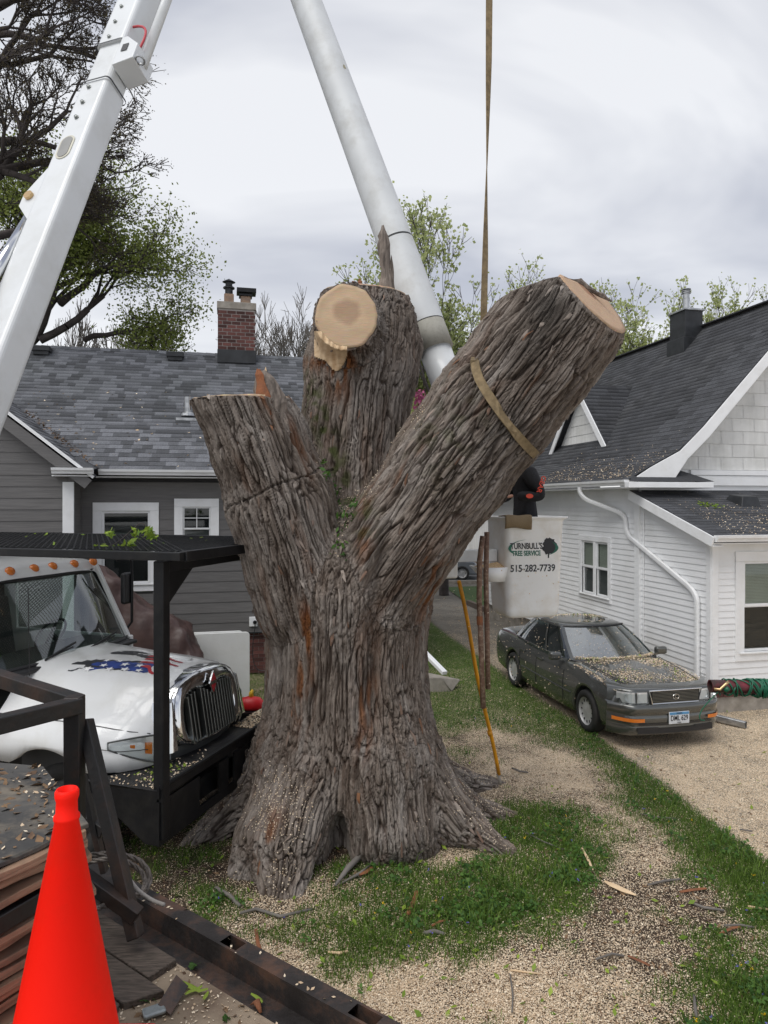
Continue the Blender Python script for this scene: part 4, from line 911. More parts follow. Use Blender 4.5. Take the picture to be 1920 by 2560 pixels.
# ================= grey house on the left =================
A0 = P(540, 1255, 14.5); GH = thing('grey_house', 'dark grey house with mottled shingle roof and brick chimney behind the truck', 'house', (A0.x, A0.y, 0), TH)
bpy.context.view_layer.update()
xl, xr, gzf, gze = -2.60, 4.05, .88, 4.12      # facade from the inner corner to the right end
m = MB(); m.box(((xl+xr)/2, 4.5, (gzf+4.2)/2+.02), (xr-xl, 8.2, 4.2-gzf)); m.box((-5.6, 4.0, (gzf+4.2)/2), (4.76, 8.3, 4.2-gzf-.02)); m.build('wall_core', M['grey_siding'], GH)
m = MB(); m.box(((xl+xr)/2, 4.1, gzf/2), (xr-xl-.05, 8.1, gzf)); m.box((-5.6, 3.6, gzf/2), (4.7, 8.2, gzf)); m.build('foundation', M['mortar'], GH)
brick_face(GH, (-.45, .05, 0), X, -Y_, 1.9, 0.0, gzf, .21, .068)
siding(GH, (0, .0, 0), X, -Y_, xl, xr, gzf, 4.0, .215, M['grey_siding'], .014, gap=[(-2.27, -1.25, 1.9, 3.47), (-.70, -.07, 2.53, 3.55)])
MB().box((.4, -.012, gzf-.012), (7.3, .05, .025)).build('drip_edge', M['dark_metal'], GH)
# wing stepping forward at the far left with its own gable
WY = -.62
gx0, gx1, gxm = -7.3, xl-.02, -4.9
def gclip(z): 
    if z < 4.2: return (gx0, gx1-.12)
    k = (z-4.2)/.80; return (gx0+k, gx1-k)
siding(GH, (0, WY, 0), X, -Y_, gx0, gx1, gzf, 6.0, .215, M['grey_siding'], .014, clip=gclip, gap=[(-5.3, -4.35, 1.85, 3.43)])
m = MB(); m.prism([(gx0, WY+.005, 3.75), (gx1, WY+.005, 3.75), (gx1, WY+.005, 4.2), (gxm, WY+.005, 6.15), (gx0, WY+.005, 4.2)], (0, 2.0, 0)); m.build('wing_wall', M['grey_siding'], GH)
siding(GH, (gx1, WY, 0), Y_, X, 0.03, .60, gzf, 4.0, .215, M['grey_siding'], .014)
cb_ = MB(); cb_.box((gx1-.095, WY-.015, (gzf+3.98)/2), (.20, .05, 3.98-gzf)); cb_.build('corner_board', M['white_trim'], GH, bevel=.005)
cb_ = MB(); cb_.box((xl+.0, -.02, (gzf+3.98)/2), (.03, .04, 3.98-gzf)); cb_.build('corner_board', M['grey_siding'], GH)
RG = Roof(GH, M['shingle_mix'], .158, [.17, .21, .26, .32], 300, tones=7, th=.012)
ye, ze, yr, zr = -.45, 4.22, 4.1, 7.50; u = Vector((0, yr-ye, zr-ze)); Lu = u.length
slope = (zr-ze)/(yr-ye)
RG.plane((-9.0, ye, ze), X, u, 9.0+xr+.35, Lu, inside=lambda s_, t_: True)
dk = MB(); dk.prism([(-9, ye, ze-.03), (xr+.35, ye, ze-.03), (xr+.35, yr, zr-.03), (-9, yr, zr-.03)], (0, 0, .025)); dk.prism([(-9, yr, zr-.03), (xr+.35, yr, zr-.03), (xr+.35, 8.6, ze-.03), (-9, 8.6, ze-.03)], (0, 0, .025)); dk.build('roof_deck', M['shingle_mix'], GH)
m = MB(); m.prism([(xr-.01, -.0, 4.1), (xr-.01, 8.1, 4.1), (xr-.01, yr, zr-.2)], (-.2, 0, 0)); m.build('gable_wall', M['grey_siding'], GH)
x = -9.0
while x < xr+.3:      # ridge caps one by one
    cp = MB(); cp.add([(x, yr-.13, zr-.085+.02), (x+.24, yr-.13, zr-.085+.012), (x+.24, yr, zr+.025), (x, yr, zr+.035), (x, yr+.13, zr-.07), (x+.24, yr+.13, zr-.075)], [(0, 1, 2, 3), (3, 2, 5, 4)]); o = cp.build('ridge_cap', M['shingle_mix'], GH, fix=False)
    a = o.data.attributes.new('tone', 'FLOAT', 'FACE'); a.data.foreach_set('value', [random.random()]*2); x += .235
# wing roof: its ridge runs towards the camera
wy0 = WY-.28; zw = 4.17; sw = .80
for sg, xa in ((1, gx1+.40), (-1, gx0-.4)):
    u = Vector((gxm-xa, 0, abs(gxm-xa)*sw)); zz = zw-.08
    yb = lambda s_, t_: True
    O = Vector((xa, wy0, zz)); lim = lambda s_, t_, ul=u.normalized(): (wy0+s_) < ye+((zz+t_*ul.z)-ze)/slope+.05
    RG.plane(O, Y_, u, 3.6, u.length, inside=lim)
    dk = MB(); dk.prism([(xa, wy0, zz-.03), (gxm, wy0, zz-.03+abs(gxm-xa)*sw), (gxm, 2.4, zz-.03+abs(gxm-xa)*sw), (xa, wy0+.25, zz-.03)], (0, 0, .025)); dk.build('wing_roof_deck', M['shingle_mix'], GH)
    rb = MB(); rb.bar((xa, wy0-.02, zz-.03), (gxm, wy0-.02, zz-.03+abs(gxm-xa)*sw), .02, .055); rb.build('rake_trim', M['white_trim'], GH)
    rb = MB(); rb.bar((xa-.1*sg, wy0+.02, zz-.16), (gxm, wy0+.02, zz-.16+abs(gxm-xa)*sw-.08), .02, .20); rb.build('rake_board', M['grey_siding'], GH)
RG.finish()
quad_gutter(GH, (gx1+.42, ye+.0, ze+.015), (xr+.35, ye, ze+.015), (0, -1, 0)); quad_gutter(GH, (gx1-.32, wy0, ze+.015), (gx1+.40, wy0, ze+.015), (0, -1, 0))
rt = MB(); rt.add([(gx1-.32, wy0, ze), (gx1+.42, wy0, ze), (gx1+.42, ye+.1, ze+.05), (gx1+.05, wy0+.25, ze+.24)], [(0, 1, 2, 3)]); rt.build('return_roof', M['shingle_mix'], GH, fix=False)
so = MB(); so.box(((gx1+xr)/2+.3, -.2, 4.09), (xr-gx1, .44, .02)); so.box((gx1+.02, -.75, 4.09), (.7, .3, .02)); so.build('soffit', M['white_trim'], GH)
# windows
window(GH, (0, 0, 0), X, -Y_, -2.22, -1.30, 1.95, 3.42, casing=.17, blinds=(False, False), label='taller window with clear panes behind the truck rack')
window(GH, (0, 0, 0), X, -Y_, -.66, -.11, 2.58, 3.50, casing=.17, sash=.03, style='grid', blinds=(False, True), label='small window with a divided upper sash')
window(GH, (0, WY, 0), X, -Y_, -5.25, -4.40, 1.9, 3.38, casing=.17, blinds=(False, False), label='window of the wing at the picture edge')
# roof fittings
def roof_pt(x, t): return Vector((x, ye+t*(yr-ye), ze+t*(zr-ze)))
for x in (-4.20, -1.05):
    p = roof_pt(x, .93); v = MB(); v.box(p+Vector((0, -.06, .08)), (.42, .36, .12)); v.box(p+Vector((0, -.04, -.0)), (.36, .3, .14)); v.build('roof_vent', M['dark_metal'], GH, bevel=.01)
p = roof_pt(-.62, .40); v = MB(); v.tube([p, p+Vector((0, 0, .42))], .085, 14); v.lathe([(.0, .0), (.16, .0), (.15, .05), (.10, .09)], p+Vector((0, -.02, -.01)), 16); v.box(p+Vector((0, -.22, -.10)), (.5, .02, .06)); v.build('vent_pipe', M['galv'], GH)
# brick chimney
C0 = Vector((.02, yr-.42, 0)); cw, cd = .93, .62; zb, zt = 7.20, 8.70
m = MB(); m.box((C0.x+cw/2, C0.y+cd/2, (zb+zt)/2), (cw-.004, cd-.004, zt-zb-.02)); o = m.build('chimney', M['mortar'], GH)
o['label'] = 'red brick chimney with two clay flues'
brick_face(o, (C0.x, C0.y, 0), X, -Y_, cw, 7.35, zt-.1, .21, .072, .021)
brick_face(o, (C0.x, C0.y+cd, 0), -Y_, -X, cd, 7.55, zt-.1, .21, .072, .021)
brick_face(o, (C0.x+cw, C0.y, 0), Y_, X, cd, 7.55, zt-.1, .21, .072, .021)
m = MB(); m.box((C0.x+cw/2, C0.y+cd/2, zt), (cw+.07, cd+.07, .19)); m.build('crown', M['concrete'], o, bevel=.02)
m = MB(); m.box((C0.x+cw/2, C0.y-.03+cd/2, 7.37), (cw+.05, cd+.10, .34)); m.build('flashing', M['dark_metal'], o, bevel=.01)
m = MB(); m.box((C0.x+.27, C0.y+.3, zt+.22), (.25, .25, .28)); m.build('flue', M['flue_clay'], o, bevel=.02)
m = MB(); m.box((C0.x+.70, C0.y+.3, zt+.20), (.26, .26, .24)); m.build('flue', M['flue_clay'], o, bevel=.02)
m = MB(); m.lathe([(.10, 0), (.10, .16), (.15, .17), (.15, .20), (.09, .24), (.09, .32), (.17, .34), (.01, .43)], (C0.x+.27, C0.y+.3, zt+.35), 16); m.build('rain_cap', M['dark_metal'], o)
m = MB(); m.box((C0.x+.72, C0.y+.3, zt+.46), (.50, .42, .11)); m.box((C0.x+.70, C0.y+.3, zt+.345), (.34, .34, .05))
for k in range(9): m.box((C0.x+.55+k*.04, C0.y+.14, zt+.385), (.006, .006, .06))
m.build('flue_hood', M['black_paint'], o, bevel=.008)
# outlet with its cord on the facade
ob = MB(); ob.box((.76, -.03, 1.10), (.17, .05, .20)); ob = ob.build('outlet_box', M['white_trim'], GH, bevel=.008)
MB().lathe([(.0, 0), (.04, 0), (.04, .03), (.02, .035)], (.79, -.06, 1.09), 12, M=Matrix.Rotation(R(90), 3, 'X')).build('plug', M['plastic'], ob)
pts = [Vector((.79, -.09, 1.06))]+arc((.79, -.1, .98), (.62, -.12, -.05), (1.05, -.15, .10), 12)
MB().tube(pts, .011, 6).build('cord', M['plastic'], ob)
# ---------------------------------------------------------------- grey sedan on the driveway
car = thing('parked_car', 'dark grey sedan littered with sawdust parked on the driveway', 'car', (3.71, 12.59, 0), TH-R(90))
def lerp_tab(tab, x):
    xs = [t[0] for t in tab]; return [float(np.interp(x, xs, [t[k] for t in tab])) for k in range(1, len(tab[0]))]
#        x     w    zt   zb
BODY = [(-2.56, .66, .80, .40), (-2.50, .78, .93, .33), (-2.36, .85, .985, .28), (-1.9, .895, 1.0, .24), (-1.3, .915, .995, .22), (-.4, .92, .98, .21), (.5, .92, .985, .21), (.95, .918, .99, .22), (1.45, .91, .960, .23), (1.9, .895, .915, .25), (2.18, .87, .880, .28), (2.28, .80, .860, .30), (2.33, .70, .80, .34)]
ARCH = [(1.45, .375), (-1.365, .375)]
xs = sorted(set([round(v, 3) for v in list(np.linspace(-2.56, 2.33, 34))+[a+r_*math.cos(t) for a, r_ in ARCH for t in np.linspace(0, math.pi, 15)]+[-2.53, -2.46, 2.25, 2.30]]))
m = MB(); rows = []
for x in xs:
    w, zt, zb = lerp_tab(BODY, x); az_ = 0
    for a, r_ in ARCH:
        if abs(x-a) < r_: az_ = max(az_, .33+math.sqrt(max(0, r_*r_-(x-a)**2)))
    lo_ = max(zb, az_); sh = zt-.10
    crown = [(0, zt+.012), (.3*w, zt+.010), (.6*w, zt), (.80*w, zt-.022), (.90*w, zt-.055), (.955*w, sh-.02)]
    side = [(.985*w, max(sh-.12, lo_+.09)), (1.0*w, max(.60, lo_+.06)), (1.0*w, max(.50, lo_+.035)), (.985*w, max(.36, lo_+.015)), (.965*w, lo_), (.80*w, lo_+.01)]
    half = crown+side; rows.append([Vector((x, -y, z)) for y, z in half[::-1]]+[Vector((x, y, z)) for y, z in half[1:]])
m.grid(rows); m.add(rows[-1], [tuple(range(len(rows[-1])))]); m.add(rows[0], [tuple(range(len(rows[0])))[::-1]])
body = m.build('body', M['car_paint'], car, smooth=True); body.data.polygons.foreach_set('use_smooth', [len(p.vertices) == 4 for p in body.data.polygons])
m = MB(); m.box((0, 0, .42), (4.4, 1.30, .42)); m.build('underbody', M['interior'], car)
for (a, _) in ARCH:
    m = MB(); m.box((a, 0, .50), (.72, 1.5, .36)); m.build('wheel_well', M['interior'], car)
# greenhouse
def hull(off=0.0):
    B = [(.98, 0), (.97, .3), (.90, .58), (.80, .76), (.55, .83), (0, .85), (-.7, .845), (-1.35, .80), (-1.62, .70), (-1.74, .45), (-1.78, 0)]
    T = [(.22, 0), (.21, .25), (.17, .42), (.08, .575), (-.10, .61), (-.35, .625), (-.65, .62), (-.92, .58), (-1.05, .46), (-1.10, .25), (-1.11, 0)]
    r0, r1 = [], []
    for (b, t) in zip(B, T):
        nb = Vector((b[0]+.4, b[1]*1.5, 0)).normalized()*off
        r0.append(Vector((b[0]+nb.x, b[1]+nb.y, .970))); r1.append(Vector((t[0]+nb.x, t[1]+nb.y, 1.405+off*.5)))
    mir = lambda r: r+[Vector((p.x, -p.y, p.z)) for p in r[::-1][1:-1]]
    r0, r1 = mir(r0), mir(r1); mid = [a.lerp(b, .5)+Vector((0, (a.y-b.y)*.10, .012)) for a, b in zip(r0, r1)]
    return r0, mid, r1
r0, rm, r1 = hull(); m = MB(); m.grid([r0, rm, r1], closed=True); m.build('windows', M['glass_car'], car, smooth=True)
h0, hm_, h1 = hull(.006); m = MB(); m.grid([[q[i] for i in (len(h0)-3, len(h0)-2, len(h0)-1, 0, 1, 2, 3)] for q in (h0, hm_, h1)]); m.build('windscreen', M['windscreen_car'], car, smooth=True)
def strip(idx, name, wd=.05):
    g0, gm, g1 = hull(.012); m = MB()
    for i in idx:
        a = [q[i] for q in (g0, gm, g1)]; n = len(g0); t = (g0[(i+1) % n]-g0[(i-1) % n]).normalized()
        m.grid([[p-t*wd for p in a], [p+t*wd*.6 for p in a]])
    return m.build(name, M['car_paint'], car, smooth=True)
n_ = len(r0)
for i_ in (3, n_-3): strip([i_], 'front_pillar', .045)
for i_ in (5, n_-5): strip([i_], 'door_pillar', .035)
for i_ in ((7, 8), (n_-7, n_-8)): strip(i_, 'rear_pillar', .10)
# roof skin
g0, gm, g1 = hull(.018); c = Vector((-.45, 0, 1.465)); m = MB()
rows = [g1, [p.lerp(c, .12)+Vector((0, 0, .020)) for p in g1], [p.lerp(c, .45)+Vector((0, 0, .014)) for p in g1], [p.lerp(c, .8) for p in g1]]
rows = [[p+Vector((0, 0, -.035)) for p in g1]]+rows
m.grid(rows, closed=True); m.add(rows[-1], [tuple(range(len(g1)))]); m.build('roof', M['car_paint'], car, smooth=True)
m = MB(); m.box((-.05, 0, .93), (1.9, 1.5, .04)); m.box((.55, 0, .95), (.5, 1.35, .07)); 
for y in (-.38, .38): m.box((-.35, y, 1.05), (.14, .46, .5), M=Matrix.Rotation(R(-12), 3, 'Y')); m.box((-.38, y, 1.27), (.10, .24, .16))
m.box((-1.2, 0, 1.0), (.2, 1.2, .4)); m.build('seats', M['interior'], car, bevel=.03)
g0, gm, g1 = hull(.014); m = MB(); m.tube([g0[i]+Vector((0, 0, .01)) for i in (4, 5, 6, 7)], .014, 6); m.build('belt_trim', M['chrome'], car); m = MB(); m.tube([g0[n_-i]+Vector((0, 0, .01)) for i in (4, 5, 6, 7)], .014, 6); m.build('belt_trim', M['chrome'], car)
m = MB(); m.tube([g0[i]+Vector((.015, 0, .0)) for i in (n_-3, n_-2, n_-1, 0, 1, 2, 3)], .016, 6); m.tube([g1[i] for i in (n_-3, n_-2, n_-1, 0, 1, 2, 3)], .014, 6); m.build('windscreen_seal', M['plastic'], car)
# door lines, side moulding, handles
for sy in (-1, 1):
    m = MB(); m.tube([(x, sy*(lerp_tab(BODY, x)[0]*1.0+.004), .50) for x in np.linspace(-.92, 1.0, 9)], .012, 6); m.build('side_moulding', M['car_trim'], car)
    for xd in (.74, -.30, -1.02):
        m = MB(); m.tube([(xd, sy*(.9*lerp_tab(BODY, xd)[0]+.002+.0), .925), (xd, sy*.905, .80), (xd-.01, sy*.9225, .6), (xd-.02, sy*.915, .30)], .005, 4); m.build('door_gap', M['plastic'], car)
    for xd in (-.14, -.88): MB().box((xd, sy*.918, .80), (.19, .02, .035)).build('door_handle', M['car_paint'], car, bevel=.008)
    m = MB(); m.box((.62, sy*1.0, 1.02), (.12, .21, .13)); o = m.build('wing_mirror', M['car_paint'], car, bevel=.04, seg=4)
    m = MB(); m.bar((.66, sy*.80, .955), (.64, sy*.95, .98), .05, .035); m.build('mirror_arm', M['car_paint'], o)
# bonnet shut lines and creases
for sy in (-1, 1):
    m = MB(); m.tube([(x, sy*(.60+.12*(1-(x-.95)/1.4)), lerp_tab(BODY, x)[1]+.003-.0) for x in np.linspace(.97, 2.30, 8)], .006, 4); m.build('bonnet_gap', M['plastic'], car)
# front end
xf = lambda y: 2.47-.045*(abs(y)/.6)**2-.28*max(0, (abs(y)-.62)/.30)**2
m = MB(); rows = []
for (z, dx) in ((.205, -.08), (.24, -.03), (.35, .0), (.37, -.015), (.39, -.0), (.50, .005), (.52, -.012), (.54, .02), (.63, .03), (.66, .01), (.675, -.06)):
    rows.append([Vector((xf(y)+dx, y, z)) for y in np.linspace(-.915, .915, 31)])
m.grid(rows); m.build('front_bumper', M['car_paint'], car, smooth=True)
m = MB(); m.grid([[Vector((xf(y)+dx, y*sc, z)) for y in np.linspace(-.90, .90, 25)] for z, dx, sc in ((.60, -.055, 1), (.845, -.06, .985), (.872, -.085, .97), (.886, -.16, .95), (.895, -.28, .92))]); m.build('nose_panel', M['car_paint'], car, smooth=True)
m = MB(); 
for sy in (-1, 1): m.grid([[Vector((xf(y)+.012, y, z)) for y in np.linspace(sy*.30, sy*.62, 6)] for z in (.285, .345)])
m.grid([[Vector((xf(y)+.012, y, z)) for y in np.linspace(-.62, .62, 12)] for z in (.255, .325)]); m.grid([[Vector((xf(y)+.014, y, z)) for y in np.linspace(-.60, .60, 12)] for z in (.375, .395)]); m.build('bumper_intake', M['plastic'], car)
gr = MB(); gr.box((2.412, 0, .765), (.03, .80, .185)); gr = gr.build('grille', M['plastic'], car)
for k in range(8): MB().box((2.430, 0, .69+k*.0205), (.02, .76, .007)).build('grille_slat', M['chrome_dull'], gr)
fr = MB()
def fpt(y, z): return Vector((2.436, y, z))
fr.tube([fpt(-.38, .675), fpt(.38, .675), fpt(.43, .862), fpt(-.43, .862), fpt(-.38, .675)], .011, 8); fr.build('grille_frame', M['chrome'], gr)
em = MB(); em.tube([(2.450, .050*math.cos(t), .765+.036*math.sin(t)) for t in np.linspace(0, 2*math.pi, 20)], .005, 6); em.tube([(2.452, -.010, .790), (2.452, -.022, .751), (2.452, .026, .751)], .005, 6); em.build('emblem', M['chrome'], gr)
for sy in (-1, 1):
    hp = [(sy*.435, .62), (sy*.80, .625), (sy*.835, .745), (sy*.455, .765)]; fx = lambda y: xf(y)-.035
    m = MB(); m.grid([[Vector((fx(y)-.05, y, z0+(z1-z0)*0)) for y, z0, z1 in [(hp[0][0]+(hp[1][0]-hp[0][0])*t, 0, 0) for t in np.linspace(0, 1, 8)]]]*0 or [[Vector((fx(sy*(.435+.385*t))-.05, sy*(.435+.385*t), z)) for t in np.linspace(0, 1, 8)] for z in (.682, .835)]); m.v = [(x_+.03, y_, z_) for x_, y_, z_ in m.v]; hl = m.build('headlight', M['lamp_silver'], car)
    m = MB(); m.grid([[Vector((fx(sy*(.435+.39*t))+.012-.02*k, sy*(.435+.39*t), z)) for t in np.linspace(0, 1, 10)] for k, z in enumerate((.678, .76, .842))]); m.build('lens', M['lens'], hl, smooth=True)
    for yy in (.52, .70):
        m = MB(); m.lathe([(.0, -.02), (.045, -.01), (.062, .03)], (fx(yy)-.045, sy*yy, .76), 16, M=Matrix.Rotation(R(90), 3, 'Y')); m.build('reflector', M['chrome'], hl, smooth=True)
    m = MB(); m.box((fx(.61)-.0, sy*.61, .76), (.03, .012, .15)); m.build('divider', M['car_trim'], hl)
    m = MB(); m.grid([[Vector((xf(sy*y)+.030, sy*y, z)) for y in np.linspace(.52, .885, 8)] for z in (.425, .475)]); m.build('turn_signal', M['amber'], car)
pl = MB(); pl.box((2.49, .02, .47), (.014, .335, .175)); pl = pl.build('license_plate', M['plate_white'], car, bevel=.006); pl['label'] = 'white and blue plate reading DML 629'
MB().box((2.4985, .02, .535), (.003, .315, .036)).build('plate_band', M['plate_blue'], pl)
def text_part(s_, size, Mx, mat_, parent, name='lettering', bold=.0, ext=.0012, sx=1.0, shear=0.0):
    cu = bpy.data.curves.new(name, 'FONT'); cu.body = s_; cu.size = size; cu.align_x = 'CENTER'; cu.align_y = 'CENTER'; cu.extrude = ext; cu.offset = bold; cu.shear = shear
    to = bpy.data.objects.new(name, cu); COL.objects.link(to); bpy.context.view_layer.update(); me = bpy.data.meshes.new_from_object(to.evaluated_get(bpy.context.evaluated_depsgraph_get()))
    bpy.data.objects.remove(to); me.name = name; me.materials.clear(); me.materials.append(mat_); me.transform(Matrix.Diagonal((sx, 1, 1, 1))); me.transform(Mx)
    return link(bpy.data.objects.new(name, me), parent)
def face_mx(c, right, up):
    r_, u_ = Vector(right).normalized(), Vector(up).normalized(); n = r_.cross(u_); m_ = Matrix((r_, u_, n)).transposed().to_4x4(); m_.translation = Vector(c); return m_
text_part('DML 629', .105, face_mx((2.4995, .02, .465), (0, 1, 0), (0, 0, 1)), M['ink'], pl, bold=.001, sx=.72)
text_part('IOWA', .034, face_mx((2.502, .02, .536), (0, 1, 0), (0, 0, 1)), M['ink'], pl)
text_part('POLK', .026, face_mx((2.4995, .02, .402), (0, 1, 0), (0, 0, 1)), M['ink'], pl)
# wheels
def wheel(parent, c, r, wd, sy, mats=('rubber', 'chrome_dull'), holes=12, steer=0):
    Rx = Matrix.Rotation(R(90), 3, 'X') @ Matrix.Identity(3); Rz = Matrix.Rotation(steer, 3, 'Z')
    w = bpy.data.objects.new('wheel', None); link(w, parent); w.location = c; w.rotation_euler = (0, 0, steer)
    m = MB(); m.lathe([(r*.66, -wd/2), (r*.90, -wd/2), (r*.985, -wd*.40), (r, -wd*.3), (r, wd*.3), (r*.985, wd*.40), (r*.90, wd/2), (r*.66, wd/2), (r*.66, -wd/2)], n=40, M=Rx); m.build('tyre', M[mats[0]], w, smooth=True)
    m = MB(); s = sy
    m.lathe([(r*.67, s*wd*.48), (r*.64, s*wd*.42), (r*.60, s*wd*.30), (r*.30, s*wd*.36), (r*.12, s*wd*.40), (0.0, s*wd*.42)], n=40, M=Rx.inverted()); m.build('rim', M[mats[1]], w, smooth=True)
    m = MB()
    for k in range(holes):
        a = 2*math.pi*k/holes; q = Vector((math.cos(a)*r*.50, s*wd*.345, math.sin(a)*r*.50)); m.box(q, (r*.13, .012, r*.07), M=Matrix.Rotation(-a, 3, 'Y'))
    m.build('rim_slots', M['plastic'], w, bevel=.006)['kind'] = 'stuff'
    return w
M['rim_silver'] = mat('rim_silver', (.46, .46, .46), .45, .3, dirt=(.2, .17, .13), ds=8, da=.6)
for a, _ in ARCH:
    for sy in (-1, 1): wheel(car, (a, sy*.80, .325), .325, .21, sy, ('rubber', 'rim_silver'))

# sawdust and catkins lying on a surface given by a function
def litter(name, parent, fn, n, size=(.008, .02), mat_=None, tilt=.35, label=None):
    q = np.array([fn() for _ in range(n)]); nr = np.tile((0, 0, 1.), (len(q), 1))+rng.normal(size=(len(q), 3))*tilt
    V, Fc, at = cards(q, nr, rng.uniform(*size, len(q)), aspect=1.7); o = np_obj(name, V, Fc, mat_ or M['chips'], parent, attrs=at); o['kind'] = 'stuff'
    if label: o['label'] = label
    return o
def hood_pt():
    while True:
        x = random.uniform(1.0, 2.24); y = random.uniform(-.78, .78)
        if noise_ok(x*2.2, y*2.2, .0): return (x, y, lerp_tab(BODY, x)[1]+.012-.035*max(0, abs(y)/.85-.55)*2)
def noise_ok(a, b, th): return noise3(np.array([[a, b, 3.3]]))[0]+random.uniform(-.5, .5) > th
litter('sawdust', car, hood_pt, 4200, (.006, .018)); litter('leaf_litter', car, hood_pt, 160, (.012, .03), M['bright_leaf'])
def cowl_pt():
    y = random.uniform(-.74, .74); return (.99-.22*(abs(y)/.75)**2.5+random.gauss(0, .03), y, 1.00+random.uniform(0, .03))
litter('sawdust', car, cowl_pt, 900, (.008, .022)); litter('leaf_litter', car, cowl_pt, 60, (.02, .04), M['bright_leaf'])
def roof_ptc():
    while True:
        x = random.uniform(-1.0, .1); y = random.uniform(-.5, .5)
        if noise_ok(x*2, y*2+7, .1): return (x, y, 1.464-.05*(abs(x+.45)/.6)**2-.03*(abs(y)/.6)**2+.012)
litter('sawdust', car, roof_ptc, 800, (.006, .018)); litter('leaf_litter', car, roof_ptc, 90, (.012, .03), M['bright_leaf'])
def ws_pt():
    t = random.random()**1.6; y = random.uniform(-.62, .62); return (.98-.74*t+.012-.15*(abs(y)/.7)**2, y, .985+.42*t+.02)
litter('sawdust', car, ws_pt, 420, (.006, .014), tilt=.6)
def side_pt():
    t = random.uniform(1.0, 2.2); return (t, -.80+random.gauss(0, .03), lerp_tab(BODY, t)[1]-.045+random.uniform(0, .01))
litter('sawdust', car, side_pt, 500, (.006, .02))
# the loose downspout end lying in front of the house
ds = G(1700, 1790); de = G(1865, 1822); 
lo_ = downspout(None, [(ds.x-.5, ds.y+.45, .12), (ds.x, ds.y+.12, .10), (de.x, de.y, .06)], name='loose_downspout', w=.11, d=.08, mat_=M['galv'])
tag(lo_, 'crushed grey downspout piece lying on the driveway by the front bumper', 'downspout')
# ---------------------------------------------------------------- white truck with a front deck and overhead rack
TR = R(-18); TO = (-2.0, 6.2, 0)
truck = thing('work_truck', 'white work truck with flag eagle decal and black front deck frame', 'truck', TO, TR)
def sect(tab, a):
    out = []
    for k in range(len(tab[0][1])): out.append((float(np.interp(a, [t[0] for t in tab], [t[1][k][0] for t in tab])), float(np.interp(a, [t[0] for t in tab], [t[1][k][1] for t in tab]))))
    return out
BC = 1.26
HOOD = [(-2.05, [(0, 1.915), (.30, 1.91), (.55, 1.885), (.72, 1.81), (.84, 1.70), (.94, 1.58), (1.04, 1.48), (1.10, 1.36), (1.12, 1.2), (1.12, 1.04)]),
        (-1.60, [(0, 1.90), (.29, 1.895), (.52, 1.865), (.68, 1.78), (.80, 1.67), (.92, 1.56), (1.04, 1.47), (1.12, 1.37), (1.14, 1.25), (1.14, 1.04)]),
        (-1.20, [(0, 1.88), (.28, 1.875), (.49, 1.84), (.64, 1.75), (.76, 1.64), (.90, 1.545), (1.03, 1.47), (1.12, 1.38), (1.15, 1.25), (1.15, 1.04)]),
        (-.85, [(0, 1.865), (.28, 1.86), (.48, 1.825), (.62, 1.735), (.73, 1.63), (.87, 1.53), (1.00, 1.45), (1.09, 1.35), (1.12, 1.22), (1.12, 1.04)]),
        (-.60, [(0, 1.845), (.28, 1.84), (.48, 1.80), (.60, 1.71), (.69, 1.60), (.81, 1.49), (.94, 1.41), (1.02, 1.32), (1.05, 1.19), (1.04, 1.05)]),
        (-.44, [(0, 1.825), (.28, 1.82), (.47, 1.78), (.58, 1.68), (.64, 1.56), (.73, 1.45), (.83, 1.37), (.90, 1.29), (.92, 1.18), (.91, 1.06)]),
        (-.38, [(0, 1.80), (.27, 1.795), (.45, 1.75), (.555, 1.64), (.60, 1.52), (.66, 1.42), (.73, 1.34), (.80, 1.27), (.83, 1.17), (.83, 1.07)])]
AA, AR, AZ = -1.36, .60, .62
avs = sorted(set([round(v, 3) for v in list(np.linspace(-2.05, -.38, 24))+[AA+AR*math.cos(t) for t in np.linspace(.05, 3.09, 15)]]))
m = MB(); rows = []
for a in avs:
    s_ = sect(HOOD, a); az_ = AZ+math.sqrt(max(0, AR*AR-(a-AA)**2)) if abs(a-AA) < AR else 0
    s_ = [(y, z) for y, z in s_]; 
    y9, z9 = s_[9]; z9 = max(z9, az_); y8, z8 = s_[8]; z8 = max(z8, z9+.03); y7, z7 = s_[7]; z7 = max(z7, z8+.03); s_[7:] = [(y7, z7), (y8, z8), (y9, z9), (y9-.10, z9+.005)]
    rows.append([Vector((a, BC-y, z)) for y, z in s_[::-1]]+[Vector((a, BC+y, z)) for y, z in s_[1:]])
m.grid(rows); m.add(rows[-1], [tuple(range(len(rows[-1])))]); hood = m.build('hood', M['truck_white'], truck, smooth=True)
hood.data.polygons.foreach_set('use_smooth', [len(p.vertices) == 4 for p in hood.data.polygons])
def hz(a, b):
    s_ = sect(HOOD, a); y = abs(b-BC); return float(np.interp(y, [q[0] for q in s_], [q[1] for q in s_]))
# crease line of the fender and hood gap
m = MB(); m.tube([(a, BC-sect(HOOD, a)[6][0]-.004, sect(HOOD, a)[6][1]) for a in np.linspace(-2.05, -.42, 12)], .005, 4); m.build('hood_gap', M['plastic'], truck)
m = MB(); m.tube([(a, BC-sect(HOOD, a)[8][0]-.006, sect(HOOD, a)[8][1]+.06) for a in np.linspace(-.80, -.40, 8)], .004, 4); m.build('panel_gap', M['plastic'], truck)
